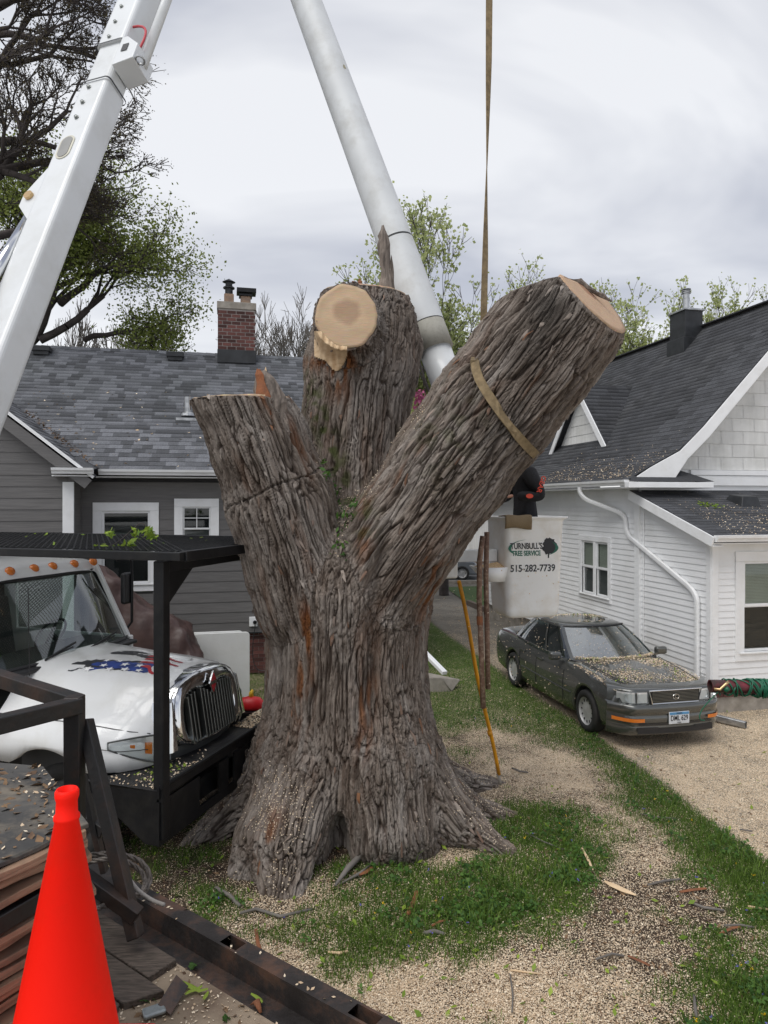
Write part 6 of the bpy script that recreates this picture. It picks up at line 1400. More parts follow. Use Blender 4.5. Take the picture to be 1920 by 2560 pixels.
# lettering lies on the sloping front wall
def fm(x, z, off=.003): 
    k = (bz1-.06-z)/(bz1-.06-bz0-.10); return Vector((x, .03*k-off, z))
up_b = (fm(.3, bz1-.1)-fm(.3, bz0+.2)).normalized()
zl = H+(HY-1366)/F*8.05; zl2 = H+(HY-1384)/F*8.05; zph = H+(HY-1422)/F*8.05
text_part("TURNBULL'S", .098, face_mx(fm(.265, zl), (1, 0, 0), up_b), M['ink'], bu, bold=.002, sx=.72, shear=-.1)
text_part("TREE SERVICE", .080, face_mx(fm(.265, zl2), (1, 0, 0), up_b), M['logo_green'], bu, bold=.002, sx=.72, shear=-.1)
text_part('515-282-7739', .112, face_mx(fm(.345, zph), (1, 0, 0), up_b), M['ink'], bu, bold=.002, sx=.88)
def flat_mark(poly, name, mat_, off=.0035):
    m = MB(); m.add([fm(x, z, off) for x, z in poly], [tuple(range(len(poly)))]); return m.build(name, mat_, bu, fix=False)
rt = random.Random(5); zc = H+(HY-1368)/F*8.05
crownp = [(.545+(.085+.012*math.sin(k*2.1)+rt.uniform(-.01, .01))*math.cos(2*math.pi*k/28), zc+.008+(.098+rt.uniform(-.012, .012))*math.sin(2*math.pi*k/28)) for k in range(28)]
flat_mark(crownp, 'logo_tree', M['ink'], .0028); flat_mark([(.528, zc-.13), (.545, zc-.13), (.545, zc-.06), (.528, zc-.06)], 'logo_trunk', M['ink'], .0032)
def crescent(cx, cz, rx, rz_, t0, t1, w): 
    o_ = [(cx+rx*math.cos(t), cz+rz_*math.sin(t)) for t in np.linspace(t0, t1, 14)]; i_ = [(cx+(rx-w*math.sin(math.pi*k/13))*math.cos(t), cz+rz_*.97*math.sin(t)) for k, t in list(enumerate(np.linspace(t0, t1, 14)))[::-1]]; return o_+i_[1:-1]
flat_mark(crescent(.345, zc-.012, .305, .105, R(105), R(245), .035), 'logo_arc', M['logo_green']); flat_mark(crescent(.345, zc-.012, .315, .105, R(-55), R(45), .04), 'logo_arc', M['logo_green'])
# scabbard step filled with sawdust, rag over the rim
m = MB(); sx0 = -.02
top = [(-.33, .10), (-.30, .02), (-.12, -.02), (.04, .02), (.04, .36), (-.12, .40), (-.30, .38), (-.33, .28)]; zs = H+(HY-1418)/F*8.05
m.grid([[Vector((x*.55+.0, .19+(y-.19)*.7, zs-.17)) for x, y in top], [Vector((x, y, zs)) for x, y in top], [Vector((x*.9, .19+(y-.19)*.9, zs)) for x, y in top], [Vector((x*.8, .19+(y-.19)*.8, zs-.03)) for x, y in top]], closed=True); m.add([Vector((x*.55, .19+(y-.19)*.7, zs-.17)) for x, y in top], [tuple(range(8))]); m.build('side_step', M['bucket_white'], bu, smooth=True)
m = MB(); m.grid([[Vector((x*k-.02*(1-k), .19+(y-.19)*k, zs-.02+.07*(1-k))) for x, y in top] for k in (.9, .6, .3, .02)], closed=True); m.build('sawdust_pile', mat('sawdust_pile', (.62, .40, .20), .9, col2=(.75, .56, .34), vs=60, bump=1, bs=90), bu, smooth=True)
m = MB(); rr = []
for i in range(13):
    t = i/12; x = -.02+.32*t; wv = .012*math.sin(t*9); rr.append([Vector((x, .16, bz1+.01+wv*.3)), Vector((x, -.03, bz1+.022+wv*.4)), Vector((x, -.062, bz1+.012)), Vector((x, -.070+wv*.6, bz1-.06)), Vector((x, -.058+wv, bz1-.135+.012*math.sin(t*5)))])
m.grid(rr); o = m.build('rim_rag', mat('rag', (.23, .17, .10), .95, bump=.6, bs=60, dirt=(.12, .09, .05), ds=8), bu, smooth=True); so_ = o.modifiers.new('s', 'SOLIDIFY'); so_.thickness = .012
m = MB(); m.box((-.62, .30, zs+.05), (.22, .3, .36)); m.box((-.48, .30, zs+.16), (.10, .25, .08)); m.build('mount_arm', M['bucket_white'], bu, bevel=.03, seg=3)
m = MB(); m.bar((-.55, .3, zs+.12), (.0, .3, zs+.12), .12, .14); m.build('mount_arm', M['boom_white'], bu, bevel=.01)
# two sawdust covered tool poles hanging from the bucket
for x0, y0, x1, y1, d, r_ in ((1203, 1320, 1212, 1772, 7.72, .052), (1226, 1330, 1229, 1716, 7.86, .045)):
    pass
def hang(name, pts, r_, label):
    m = MB(); m.tube([P(*p) for p in pts], r_, 14); b_ = P(*pts[-1]); 
    o = m.build(name, M['brown_pole'], None, smooth=True); tag(o, label, 'pole', 'tool poles hanging beside the bucket'); return o
hang('hanging_pole', [(1207, 1340, 7.75), (1199, 1400, 7.74), (1198, 1500, 7.74), (1202, 1600, 7.74), (1208, 1770, 7.74)], .030, 'brown sleeved pole hanging left of the bucket, the left one with a red band')
hang('hanging_pole', [(1217, 1330, 7.9), (1215, 1450, 7.9), (1218, 1600, 7.9), (1220, 1722, 7.9)], .029, 'brown sleeved pole hanging closest to the left wall of the bucket')
bd = MB(); a_, b_ = P(1199, 1540, 7.74), P(1200, 1562, 7.74); bd.tube([a_, b_], .035, 14); bd.build('red_band', M['bark_red'], [o for o in bpy.data.objects if o.name == 'hanging_pole'][0])

# ---------------------------------------------------------------- person in the bucket (seen between limb and rim)
pb = BK+Matrix.Rotation(PHI, 3, 'Z')@Vector((.37, .28, 0)); pz = bz0+.09
person = thing('person', 'person in a black hooded top with orange sleeve print standing in the bucket', 'person', (pb.x, pb.y, pz), R(-82)); person.scale = (1.12, 1.12, 1.12)
def skin_body(name, verts, edges, mat_, parent, sub=2, root=0):
    me = bpy.data.meshes.new(name); me.from_pydata([v[:3] for v in verts], edges, []); me.materials.append(mat_); o = link(bpy.data.objects.new(name, me), parent)
    s_ = o.modifiers.new('skin', 'SKIN'); sv = me.skin_vertices[0].data
    for i, v in enumerate(verts): sv[i].radius = (v[3], v[4] if len(v) > 4 else v[3])
    sv[root].use_root = True; s_.use_smooth_shade = True
    b = o.modifiers.new('sub', 'SUBSURF'); b.levels = b.render_levels = sub; return o
BV = [(0, 0, .95, .17, .12), (0, -.01, 1.12, .16, .115), (0, -.02, 1.28, .18, .12), (0, -.03, 1.42, .17, .11), (0, -.16, 1.49, .06), (0, -.24, 1.52, .055),
      (.18, -.02, 1.42, .085), (.26, .09, 1.17, .068), (.20, -.17, 1.18, .05), (-.18, -.03, 1.42, .075), (-.27, -.10, 1.18, .06), (-.12, -.32, 1.12, .045),
      (.10, 0, .85, .10), (.11, .0, .48, .075), (.11, .02, .10, .055), (.11, -.12, .04, .045), (-.10, 0, .85, .10), (-.11, .0, .48, .075), (-.11, .02, .10, .055), (-.11, -.12, .04, .045)]
BE = [(0, 1), (1, 2), (2, 3), (3, 4), (4, 5), (3, 6), (6, 7), (7, 8), (3, 9), (9, 10), (10, 11), (0, 12), (12, 13), (13, 14), (14, 15), (0, 16), (16, 17), (17, 18), (18, 19)]
skin_body('body', BV, BE, M['hoodie'], person)
hd = MB(); prof = [(0, -.12), (.05, -.115), (.068, -.08), (.078, -.03), (.082, .02), (.078, .07), (.06, .105), (.03, .125), (0, .13)]
hd.lathe([(r_, z) for r_, z in prof], (0, -.07, 1.72), 20, M=Matrix.Diagonal((.95, 1.15, 1))); h_ = hd.build('head', M['skin'], person, smooth=True); h_.location = (0, -.24, -.10)
m = MB(); m.bar((0, -.165, 1.73), (0, -.185, 1.69), .022, .03); m.build('nose', M['skin'], h_, bevel=.006)
for sx_ in (-1, 1):
    m = MB(); m.lathe([(0, -.03), (.018, -.02), (.02, .015), (0, .03)], (sx_*.08, -.06, 1.71), 10); m.build('ear', M['skin'], h_, smooth=True)
    m = MB(); m.lathe([(0, -.011), (.011, 0), (0, .011)], (sx_*.03, -.155, 1.735), 10); m.build('eye', M['plate_white'], h_, smooth=True)
m = MB(); m.bar((-.022, -.155, 1.655), (.022, -.155, 1.655), .008, .006); m.build('mouth', M['flag_red'], h_)
m = MB(); m.lathe([(.088, -.02), (.094, .03), (.085, .08), (.05, .125), (0, .14)], (0, -.06, 1.735), 20, M=Matrix.Diagonal((.98, 1.15, 1))); m.build('hood', M['hoodie'], person, smooth=True).location = (0, -.24, -.10)
for s_, wr in ((1, Vector((.20, -.20, 1.185))), (-1, Vector((-.12, -.32, 1.12)))):
    hv = [(wr.x, wr.y, wr.z, .026, .018), (wr.x-.01*s_, wr.y-.05, wr.z-.01, .036, .017), (wr.x-.01*s_, wr.y-.09, wr.z-.02, .036, .016)]; he = [(0, 1), (1, 2)]
    for k in range(4):
        bx_ = wr.x-.01*s_+(k-1.5)*.019; i = len(hv); ln = (.035, .042, .038, .03)[k]
        hv += [(bx_, wr.y-.11, wr.z-.022, .009), (bx_, wr.y-.11-ln, wr.z-.035, .0085), (bx_, wr.y-.115-ln, wr.z-.035-ln*.7, .008)]; he += [(2, i), (i, i+1), (i+1, i+2)]
    i = len(hv); hv += [(wr.x-.045*s_, wr.y-.06, wr.z-.01, .011), (wr.x-.06*s_, wr.y-.10, wr.z-.02, .010), (wr.x-.055*s_, wr.y-.13, wr.z-.03, .009)]; he += [(1, i), (i, i+1), (i+1, i+2)]
    skin_body('hand', hv, he, M['skin'], person, 1)
# forearm print, following the sleeve
m = MB(); m.grid([[Vector((.322-.02*abs(v-.5), .045-.03*u, 1.40-.16*u)) for v in (0, 1)] for u in (0, 1)]) if False else None
text_part('GEAR', .072, face_mx((.318, .055, 1.30), (0, -.35, -1), (0, 1, -.35)), M['orange_print'], person, bold=.001)
m = MB(); m.lathe([(0, .002), (.03, .002), (.03, 0)], (.292, -.06, 1.18), 14, M=Matrix.Rotation(R(90), 3, 'Y') @ Matrix.Diagonal((.8, 1.3, 1))); m.build('sleeve_badge', M['orange_print'], person)

# ---------------------------------------------------------------- lifting sling: vertical strap and the loop round the limb
def ribbon(name, pts, dirs, w, th, mat_, parent=None):
    m = MB(); rr = []
    k = len(pts)
    for i, (p, d) in enumerate(zip(pts, dirs)):
        t = (pts[min(i+1, k-1)]-pts[max(i-1, 0)]).normalized(); d = (d-t*d.dot(t)).normalized(); n = t.cross(d)
        rr.append([p-d*w/2-n*th/2, p+d*w/2-n*th/2, p+d*w/2+n*th/2, p-d*w/2+n*th/2])
    m.grid(rr, closed=True); m.add(rr[0], [(0, 1, 2, 3)]); m.add(rr[-1], [(3, 2, 1, 0)]); return m.build(name, mat_, parent, smooth=False)
sling = thing('lifting_sling', 'tan webbing sling hanging from above and looped round the right limb', 'sling', (0, 7.0, 4.4))
SO = Vector((0, -7.0, -4.4))
lo_px = [(1225, -420), (1224, -100), (1223, 0), (1222, 150), (1219, 320), (1217, 420), (1215, 520), (1213, 640), (1210, 760), (1209, 800), (1206, 838)]
ang = [5, 8, 10, 25, 62, 80, 60, 30, 12, 8, 20]
pts = [P(x, y, 6.84) for x, y in lo_px]; dirs = [Vector((math.cos(R(a)), math.sin(R(a)), 0)) for a in ang]
pp, dd = [], []
for i in range(len(pts)-1):
    for k in range(4): t = k/4; pp.append(pts[i].lerp(pts[i+1], t)); dd.append(dirs[i].lerp(dirs[i+1], t))
pp.append(pts[-1]); dd.append(dirs[-1])
ribbon('strap', [p+SO for p in pp], dd, .066, .008, M['strap'], sling)
q, ok = cast([1187, 1190, 1198, 1215, 1235, 1255, 1275, 1297, 1320, 1340, 1352, 1362], [905, 925, 948, 978, 1008, 1040, 1066, 1093, 1118, 1138, 1150, 1160], .025)
front = [Vector(v) for v in q]; q2, ok2 = cast([1196, 1190, 1184], [868, 885, 897], .02)
rdir = []
for i in range(len(front)):
    t = (front[min(i+1, len(front)-1)]-front[max(i-1, 0)]).normalized(); nn_ = Vector((sdf(np.array([front[i]+Vector((.02, 0, 0))]))[0]-sdf(np.array([front[i]-Vector((.02, 0, 0))]))[0], sdf(np.array([front[i]+Vector((0, .02, 0))]))[0]-sdf(np.array([front[i]-Vector((0, .02, 0))]))[0], sdf(np.array([front[i]+Vector((0, 0, .02))]))[0]-sdf(np.array([front[i]-Vector((0, 0, .02))]))[0])).normalized()
    a_ = .9*math.exp(-((i-5.5)/1.0)**2); rdir.append((t.cross(nn_).normalized()*math.cos(a_)+nn_*math.sin(a_)))
ribbon('loop', [p+SO for p in front], rdir, .085, .012, M['strap'], sling)
tp = [P(1206, 838, 6.84), P(1200, 855, 6.85), P(1192, 880, 6.88), front[0]]
ribbon('loop', [p+SO for p in tp], [Vector((1, .3, .1))]*4, .085, .03, M['strap'], sling)
# loop continues behind the limb
axp = Vector(CH['R'][2][:3])*.3+Vector(CH['R'][3][:3])*.7; bk = []
for k in range(9):
    t = k/8; a_, b_ = front[-1], front[0]; base = a_.lerp(b_, t); away = Vector((.1, 1, .1)).normalized(); bk.append(base+away*1.35*math.sin(math.pi*t)**.6)
ribbon('loop', [p+SO for p in bk], [Vector((.6, 0, .7))]*9, .085, .012, M['strap'], sling)
# ---------------------------------------------------------------- flatbed the photographer stands on
ZD = 1.70     # deck height
def Pz(px, py, z): d = (H-z)*F/(py-HY); return Vector(((px-CX)/F*d, d, z))
fb = thing('flatbed_trailer', 'rusty black steel flatbed edge with stake pockets in the foreground', 'trailer', (-.8, 1.6, 0))
FO = Vector((.8, -1.6, 0))
ra, rb = Pz(905, 2560, ZD), Pz(372, 2262, ZD); rdv = (rb-ra).normalized(); rn = Vector((rdv.y, -rdv.x, 0)); 
if rn.y < 0: rn = -rn
r0_, r1_ = ra-rdv*1.2, rb+rdv*1.9
wR = .085
def rp(s, n, z): return r0_+rdv*s+rn*n+Vector((0, 0, z-r0_.z))+FO
RL = (r1_-r0_).length
def s_of(px, py):
    p = Pz(px, py, ZD); return (p-r0_).dot(rdv)
pk = sorted([(s_of(958, 2540)+.0, .16), (s_of(560, 2372), .10)]); pk = [(s_of(905, 2545), .12), (s_of(557, 2373), .10), (s_of(395, 2275), .02)]
pk.sort(); cuts_ = [0]
m = MB(); s0 = 0
for s_, L_ in pk[:2]:
    m.grid([[rp(s0, 0, ZD-.12), rp(s0, 0, ZD), rp(s0, wR, ZD), rp(s0, wR, ZD-.12)], [rp(s_-L_/2, 0, ZD-.12), rp(s_-L_/2, 0, ZD), rp(s_-L_/2, wR, ZD), rp(s_-L_/2, wR, ZD-.12)]])
    for a_, b_ in ((0, .012), (wR-.012, wR)): m.bar(rp(s_-L_/2, (a_+b_)/2, ZD-.06), rp(s_+L_/2, (a_+b_)/2, ZD-.06), .012, .12)
    s0 = s_+L_/2; m.build('side_rail', M['rail_steel'], fb, fix=False); m = MB()
m.grid([[rp(s0, 0, ZD-.12), rp(s0, 0, ZD), rp(s0, wR, ZD), rp(s0, wR, ZD-.12)], [rp(RL, 0, ZD-.12), rp(RL, 0, ZD), rp(RL, wR, ZD), rp(RL, wR, ZD-.12)]])
m.build('side_rail', M['rail_steel'], fb, fix=False)
m = MB(); m.prism([rp(0, wR, ZD-.10), rp(RL, wR, ZD-.10), rp(RL, -.10, ZD-.10), rp(0, -.10, ZD-.10)], (0, 0, -.012)); m.build('rail_flange', M['rail_steel'], fb)
m = MB(); m.prism([rp(0, -.10, ZD-.09), rp(s_of(480, 2330), -.10, ZD-.09), rp(s_of(480, 2330), -1.6, ZD-.09), rp(0, -1.6, ZD-.09)], (0, 0, -.03)); m.build('deck_plate', mat('sandy_plate', (.26, .20, .14), .9, col2=(.38, .30, .215), vs=3, bump=.5, bs=60, dirt=(.09, .05, .035), ds=2.5, da=.8), fb)
for k in range(5):
    a_ = s_of(500, 2335)+.02+k*.0; m = MB(); n0 = -.11-k*.15; m.prism([rp(a_-.10*(k % 2)-.02*k, n0, ZD-.06), rp(RL, n0, ZD-.06), rp(RL, n0-.142, ZD-.06), rp(a_-.05*k, n0-.142, ZD-.06)], (0, 0, -.045)); m.build('deck_plank', M['old_wood'], fb, bevel=.006)
m = MB(); m.box((-.9+.8, 3.2-1.6+.0, .95), (.02, .02, .02)); 
m.bar(rp(.3, -.3, ZD-.2), rp(RL-.2, -.3, ZD-.2), .08, .18); m.bar(rp(.3, -1.3, ZD-.2), rp(RL-.2, -1.3, ZD-.2), .08, .18); m.build('frame_beam', M['black_rust'], fb)
for s_ in (.9, RL-1.0):
    for n_ in (-.35, -1.5): wheel(fb, tuple(rp(s_, n_, .42)), .42, .22, 1, ('rubber', 'black_rust'), holes=6, steer=math.atan2(rdv.y, rdv.x))
m = MB(); 
for s_ in (.9, RL-1.0): m.bar(rp(s_, -.35, .42), rp(s_, -1.5, .42), .10, .10); m.bar(rp(s_, -.9, .42), rp(s_, -.9, 1.5), .12, .4)
m.build('axle', M['black_rust'], fb)
# welded tube gate frame
gf = thing('stake_rack', 'black welded square tube rack with a diagonal brace on the flatbed', 'rack', tuple(P(185, 2300, 3.2)), 0)
GO = -gf.location
def gb(name, a, b, w=.072, h=.072, up=(0, 0, 1)):
    m = MB(); m.bar(a+GO, b+GO, w, h, up=up); return m.build(name, M['black_rust'], gf, bevel=.006)
cn = P(186, 1762, 3.25)
gb('rack_rail', P(-130, 1655, 3.9), cn+Vector((.0, .03, 0)), .072, .072)
gb('rack_rail', P(-140, 1845, 2.75), cn+Vector((.02, 0, 0)), .072, .072)
gb('rack_post', P(186, 1740, 3.25), P(188, 2330, 3.25), .075, .075, up=(0, 1, 0))
gb('rack_brace', P(213, 1800, 3.32), P(340, 2345, 3.05), .055, .072, up=(0, 1, 0))
gb('rack_brace', P(205, 1940, 3.5), P(262, 2180, 3.5), .03, .05, up=(0, 1, 0))
gb('rack_foot', P(150, 2150, 3.1), P(345, 2290, 3.05), .06, .06)
gb('rack_foot', P(120, 1985, 3.6), P(262, 2080, 3.5), .05, .06)
# stack of plywood pads at the left
st = thing('plywood_stack', 'leaning stack of weathered plywood sheets under a dark top sheet', 'plywood stack', (-1.5, 2.2, 1.7), R(12))
random.seed(11); zc_ = 0.0; SOt = Vector((1.5, -2.2, -1.7)); Ri = Matrix.Rotation(R(-12), 3, 'Z')
def st_l(p): return Ri@(p+SOt)
topc = [st_l(P(232, 2042, 2.12)), st_l(P(-260, 2225, 1.72)), st_l(P(-260, 1900, 2.9)), st_l(P(125, 1970, 2.75))]
# corners: front right, front left, back left, back right (photo pixels with depths)
fr0, fl0, bl0, br0 = P(222, 2046, 2.12), P(-300, 2205, 1.62), P(-330, 1890, 2.75), P(108, 1965, 2.62)
zt_ = sum(p.z for p in (fr0, fl0, bl0, br0))/4
for p in (fr0, fl0, bl0, br0): p.z = zt_+(p.z-zt_)*.15
dz = 0.0
for k in range(12):
    thick = random.uniform(.018, .026) if k else .014; sh = Vector((random.uniform(-.035, .02), random.uniform(-.03, .03), 0)) if k else Vector((0, 0, 0)); tl = random.uniform(-.008, .008)
    c4 = [p+sh-Vector((0, 0, dz)) for p in (fr0, fl0, bl0, br0)]; c4[0].z += tl; c4[1].z -= tl
    nseg = 10; m = MB(); bot = []
    front_ = [c4[0].lerp(c4[1], t/nseg)+Vector((0, random.uniform(-.004, .004), .004*math.sin(t*1.3+k))) for t in range(nseg+1)]
    ring = front_+[c4[2], c4[3]]
    m.prism([st_l(p) for p in ring], (0, 0, -thick)); m.build('plywood_sheet', [M['ply_top'], M['ply']][0 if k == 0 else 1], st, bevel=.003)
    dz += thick+random.uniform(.006, .02)
    if k == 3:
        m = MB(); a_, b_ = fr0-Vector((.06, -.02, dz+.03)), fl0-Vector((0, 0, dz+.03)); m.bar(st_l(a_), st_l(b_), .10, .05); m.build('steel_bar', M['black_rust'], st, bevel=.004); dz += .068
m = MB(); c_ = (fr0+fl0+bl0+br0)/4; m.box(st_l(Vector((c_.x, c_.y, (zt_-dz+ZD)/2))), (.66, .5, max(.05, zt_-dz-ZD+.02))); m.build('pallet', M['old_wood'], st)
# bits lying on the top sheet
def on_top(): 
    u, v = random.random(), random.random(); p = fr0.lerp(fl0, u).lerp(br0.lerp(bl0, u), v); p = st_l(p); return (p.x, p.y, p.z+.004)
litter('wood_chips', st, on_top, 160, (.004, .014)); litter('bark_bits', st, on_top, 220, (.006, .03), M['dry_debris'])
m = MB(); m.tube([st_l(P(30, 1980, 2.55)), st_l(P(80, 2005, 2.4)), st_l(P(128, 2030, 2.25))], .005, 6); m.build('stick', M['fresh_wood'], st)
for k in range(4):
    a_ = P(18+k*9, 2075-12*k, 2.3); m = MB(); m.bar(st_l(a_), st_l(a_+Vector((random.uniform(.03, .07), random.uniform(.04, .1), .002))), .018, .006); m.build('bark_scrap', M['bark_chip'], st)
m = MB(); rr_ = random.Random(2)
for k in range(26):
    a_ = st_l(P(rr_.uniform(-10, 40), rr_.uniform(1955, 1975), 2.6)); m.tube([a_, a_+Vector((rr_.uniform(-.02, .05), rr_.uniform(-.03, .03), rr_.uniform(.0, .04))), a_+Vector((rr_.uniform(.0, .09), rr_.uniform(-.05, .03), rr_.uniform(-.01, .03)))], .0018, 4, cap=False)
o = m.build('frayed_rope', mat('rope_fray', (.35, .32, .27), .9), st, fix=False); o['kind'] = 'stuff'
# ---------------------------------------------------------------- traffic cone
cb = P(160, 2690, 1.75); cone = thing('traffic_cone', 'bright red orange traffic cone standing in front of the plywood stack', 'traffic cone', (cb.x, cb.y, cb.z))
Hc = (2690-1972)/F*1.75; k_ = 1.75/F
prof = [(150*k_, 0), (144*k_, .03), (131*k_, .08), (28*k_, Hc-.078), (31*k_, Hc-.074), (31*k_, Hc-.066), (26*k_, Hc-.060), (25*k_, Hc-.030), (28.5*k_, Hc-.018), (28.5*k_, Hc-.006), (25*k_, Hc), (21*k_, Hc), (21*k_, Hc-.06), (120*k_, .02)]
m = MB(); m.lathe(prof, n=64); cbody = m.build('cone_body', M['cone_red'], cone, smooth=True); cbody.rotation_euler = (0, R(.6), 0)
m = MB(); m.box((0, 0, -.012), (.36, .36, .03)); m.build('cone_base', M['cone_red'], cone, bevel=.012)
lab = MB(); 
def cpt(th, z): r_ = float(np.interp(z, [.03, .08, Hc-.078], [144*k_, 131*k_, 28*k_]))+.0012; return Vector((r_*math.sin(th), -r_*math.cos(th), z))
lab.grid([[cpt(t, z+(.010*(t-.3)/.25)) for t in np.linspace(.34, .60, 6)] for z in (.125, .18)]); sl = lab.build('sticker', M['plate_white'], cbody, fix=False)
bars = MB()
for i in range(12): t = .37+i*.018; bars.grid([[cpt(t+.0*j, z+(.010*(t-.3)/.25))*1.0+Vector((math.sin(t), -math.cos(t), 0))*.0008 for j, z in enumerate((.135, .168))], [cpt(t+.004*(1+i % 3), z+(.010*(t-.3)/.25))+Vector((math.sin(t), -math.cos(t), 0))*.0008 for z in (.135, .168)]])
o = bars.build('barcode', M['ink'], sl, fix=False); o['kind'] = 'stuff'
m = MB(); m.box((cb.x-.02, cb.y-.03, (cb.z-.03+ZD)/2-.02), (.30, .30, cb.z-.03-ZD)); o = m.build('support_block', M['black_rust'], None, bevel=.01); tag(o, 'dark steel box on the flatbed that carries the traffic cone', 'box')
m = MB(); m.box((0, 0, 0), (.03, .03, .02)); 
o = m.build('box_handle', M['black_rust'], o); o.location = (cb.x+.05, cb.y-.19, cb.z-.2)
# wire rope coil hanging over the rail
co = thing('wire_rope', 'coiled grey steel wire rope with a frayed end behind the brace', 'wire rope', tuple(P(300, 2200, 3.3)))
def rope(pts, r_, name, parent, org, strands=3):
    P_ = [Vector(p) for p in pts]; dn = []
    for i in range(len(P_)-1):
        for k in range(8): dn.append(P_[i].lerp(P_[i+1], k/8))
    dn.append(P_[-1]); acc = 0
    for j in range(strands):
        q = []; acc = 0
        for i, p in enumerate(dn):
            t = (dn[min(i+1, len(dn)-1)]-dn[max(i-1, 0)]).normalized(); x = t.cross(Vector((.1, .9, .2))).normalized(); y = t.cross(x)
            if i: acc += (p-dn[i-1]).length
            a = acc/r_*.55+2*math.pi*j/strands; q.append(p+(x*math.cos(a)+y*math.sin(a))*r_*.5-org)
        m = MB(); m.tube(q, r_*.55, 6); m.build(name, M['steel_rope'], parent, smooth=True)
def curve_px(ps, n=5):
    out = []; ps = [P(*p) for p in ps]; k = len(ps)
    for i in range(k-1):
        p0, p1, p2, p3 = ps[max(i-1, 0)], ps[i], ps[i+1], ps[min(i+2, k-1)]
        for j in range(n): t = j/n; out.append(.5*((2*p1)+(p2-p0)*t+(2*p0-5*p1+4*p2-p3)*t*t+(3*p1-p0-3*p2+p3)*t**3))
    out.append(ps[-1]); return out
rope(curve_px([(215, 2140, 3.3), (262, 2135, 3.3), (310, 2138, 3.35), (352, 2155, 3.4), (374, 2190, 3.4), (365, 2225, 3.35), (330, 2245, 3.25), (270, 2262, 3.1), (225, 2266, 3.0)]), .013, 'rope_strand', co, co.location)
rope(curve_px([(215, 2156, 3.25), (262, 2148, 3.25), (305, 2150, 3.3), (345, 2172, 3.35), (362, 2200, 3.35), (352, 2232, 3.3), (300, 2250, 3.15), (225, 2278, 2.95)]), .012, 'rope_strand', co, co.location)
m = MB(); m.tube([p-co.location for p in curve_px([(318, 2190, 3.2), (345, 2225, 3.2), (380, 2250, 3.2), (410, 2262, 3.15)])], .009, 8); m.build('twine', mat('twine', (.30, .28, .26), .9, bump=.6, bs=80), co, smooth=True)
# scattered things on the deck: leaves, chips, brick scrap
def deck_pt():
    while True:
        s_, n_ = random.uniform(s_of(900, 2560)-.1, s_of(420, 2300)), random.uniform(-1.2, -.1); return tuple(rp(s_, n_, ZD-.085))
litter('wood_chips', fb, deck_pt, 1700, (.003, .011)); litter('bark_bits', fb, deck_pt, 260, (.005, .02), M['dry_debris']); 
litter('rail_chips', fb, lambda: tuple(rp(random.uniform(0, RL), random.uniform(0, wR), ZD+.003)), 60, (.006, .014))
def lobed_leaf(name, c, r_, mat_, label, rz=0):
    m = MB(); pts = [(0, 0, .004)]; n_ = 30
    for k in range(n_+1):
        t = -2.5+5.0*k/n_; rr = r_*(.45+.55*abs(math.cos(t*2.1))**1.5)*(1 if k % 2 else .82); pts.append((rr*math.sin(t), rr*math.cos(t), .012*math.sin(t*3)))
    m.add(pts, [(0, i, i+1) for i in range(1, n_+1)]); m.tube([(0, 0, .002), (0, -r_*.8, .003)], r_*.02, 4); o = m.build(name, mat_, None, fix=False); o.location = c; o.rotation_euler = (0, 0, rz); a = o.data.attributes.new('tone', 'FLOAT', 'FACE'); a.data.foreach_set('value', [random.random()*.6 for _ in o.data.polygons]); return tag(o, label, 'leaf')
def dp_(px, py): return Pz(px, py, ZD-.082)
lobed_leaf('maple_leaf', dp_(378, 2492), .055, M['weed'], 'dull green maple leaf by the bent metal plate on the deck', .8)
lobed_leaf('maple_leaf', dp_(488, 2412), .03, M['weed'], 'small green leaf between the wood planks and the rail', 2.0)
lobed_leaf('maple_leaf', dp_(567, 2548), .025, M['weed'], 'small dark leaf at the bottom edge of the picture', 1.0)
def samara(name, pts, w, label, mat_=None):
    m = MB(); P_ = [dp_(*p)+Vector((0, 0, .008)) for p in pts]; rr = []
    for i, p in enumerate(P_):
        t = (P_[min(i+1, len(P_)-1)]-P_[max(i-1, 0)]).normalized(); s_ = Vector((-t.y, t.x, 0)); ww = w*math.sin(math.pi*(i+.5)/len(P_)); rr.append([p-s_*ww, p+Vector((0, 0, .006)), p+s_*ww])
    m.grid(rr); o = m.build(name, mat_ or M['bright_leaf'], None, smooth=True, fix=False); a = o.data.attributes.new('tone', 'FLOAT', 'FACE'); a.data.foreach_set('value', [.8]*len(o.data.polygons)); return tag(o, label, 'seed pod')
samara('seed_pod', [(440, 2465), (455, 2460), (475, 2470), (500, 2482), (520, 2478)], .012, 'yellow green seed wing, longest of those on the deck')
samara('seed_pod', [(462, 2492), (475, 2483), (492, 2478), (505, 2470)], .010, 'yellow green seed wing crossing the longest one')
samara('seed_pod', [(508, 2505), (514, 2495), (520, 2485)], .009, 'yellow seed wing pointing down beside the crossed pair')
samara('seed_pod', [(628, 2490), (640, 2496), (650, 2504), (657, 2512)], .009, 'single green seed pod above the curled brown bark')
m = MB(); a_, b_ = dp_(628, 2510), dp_(652, 2532); m.tube([a_, (a_+b_)/2+Vector((0, .012, .02)), b_], [.006, .016, .006], 8, flat=.5); o = m.build('bark_scrap', M['bark_red'], None, smooth=True); tag(o, 'curled brown bark scrap lying on the sandy deck plate', 'bark')
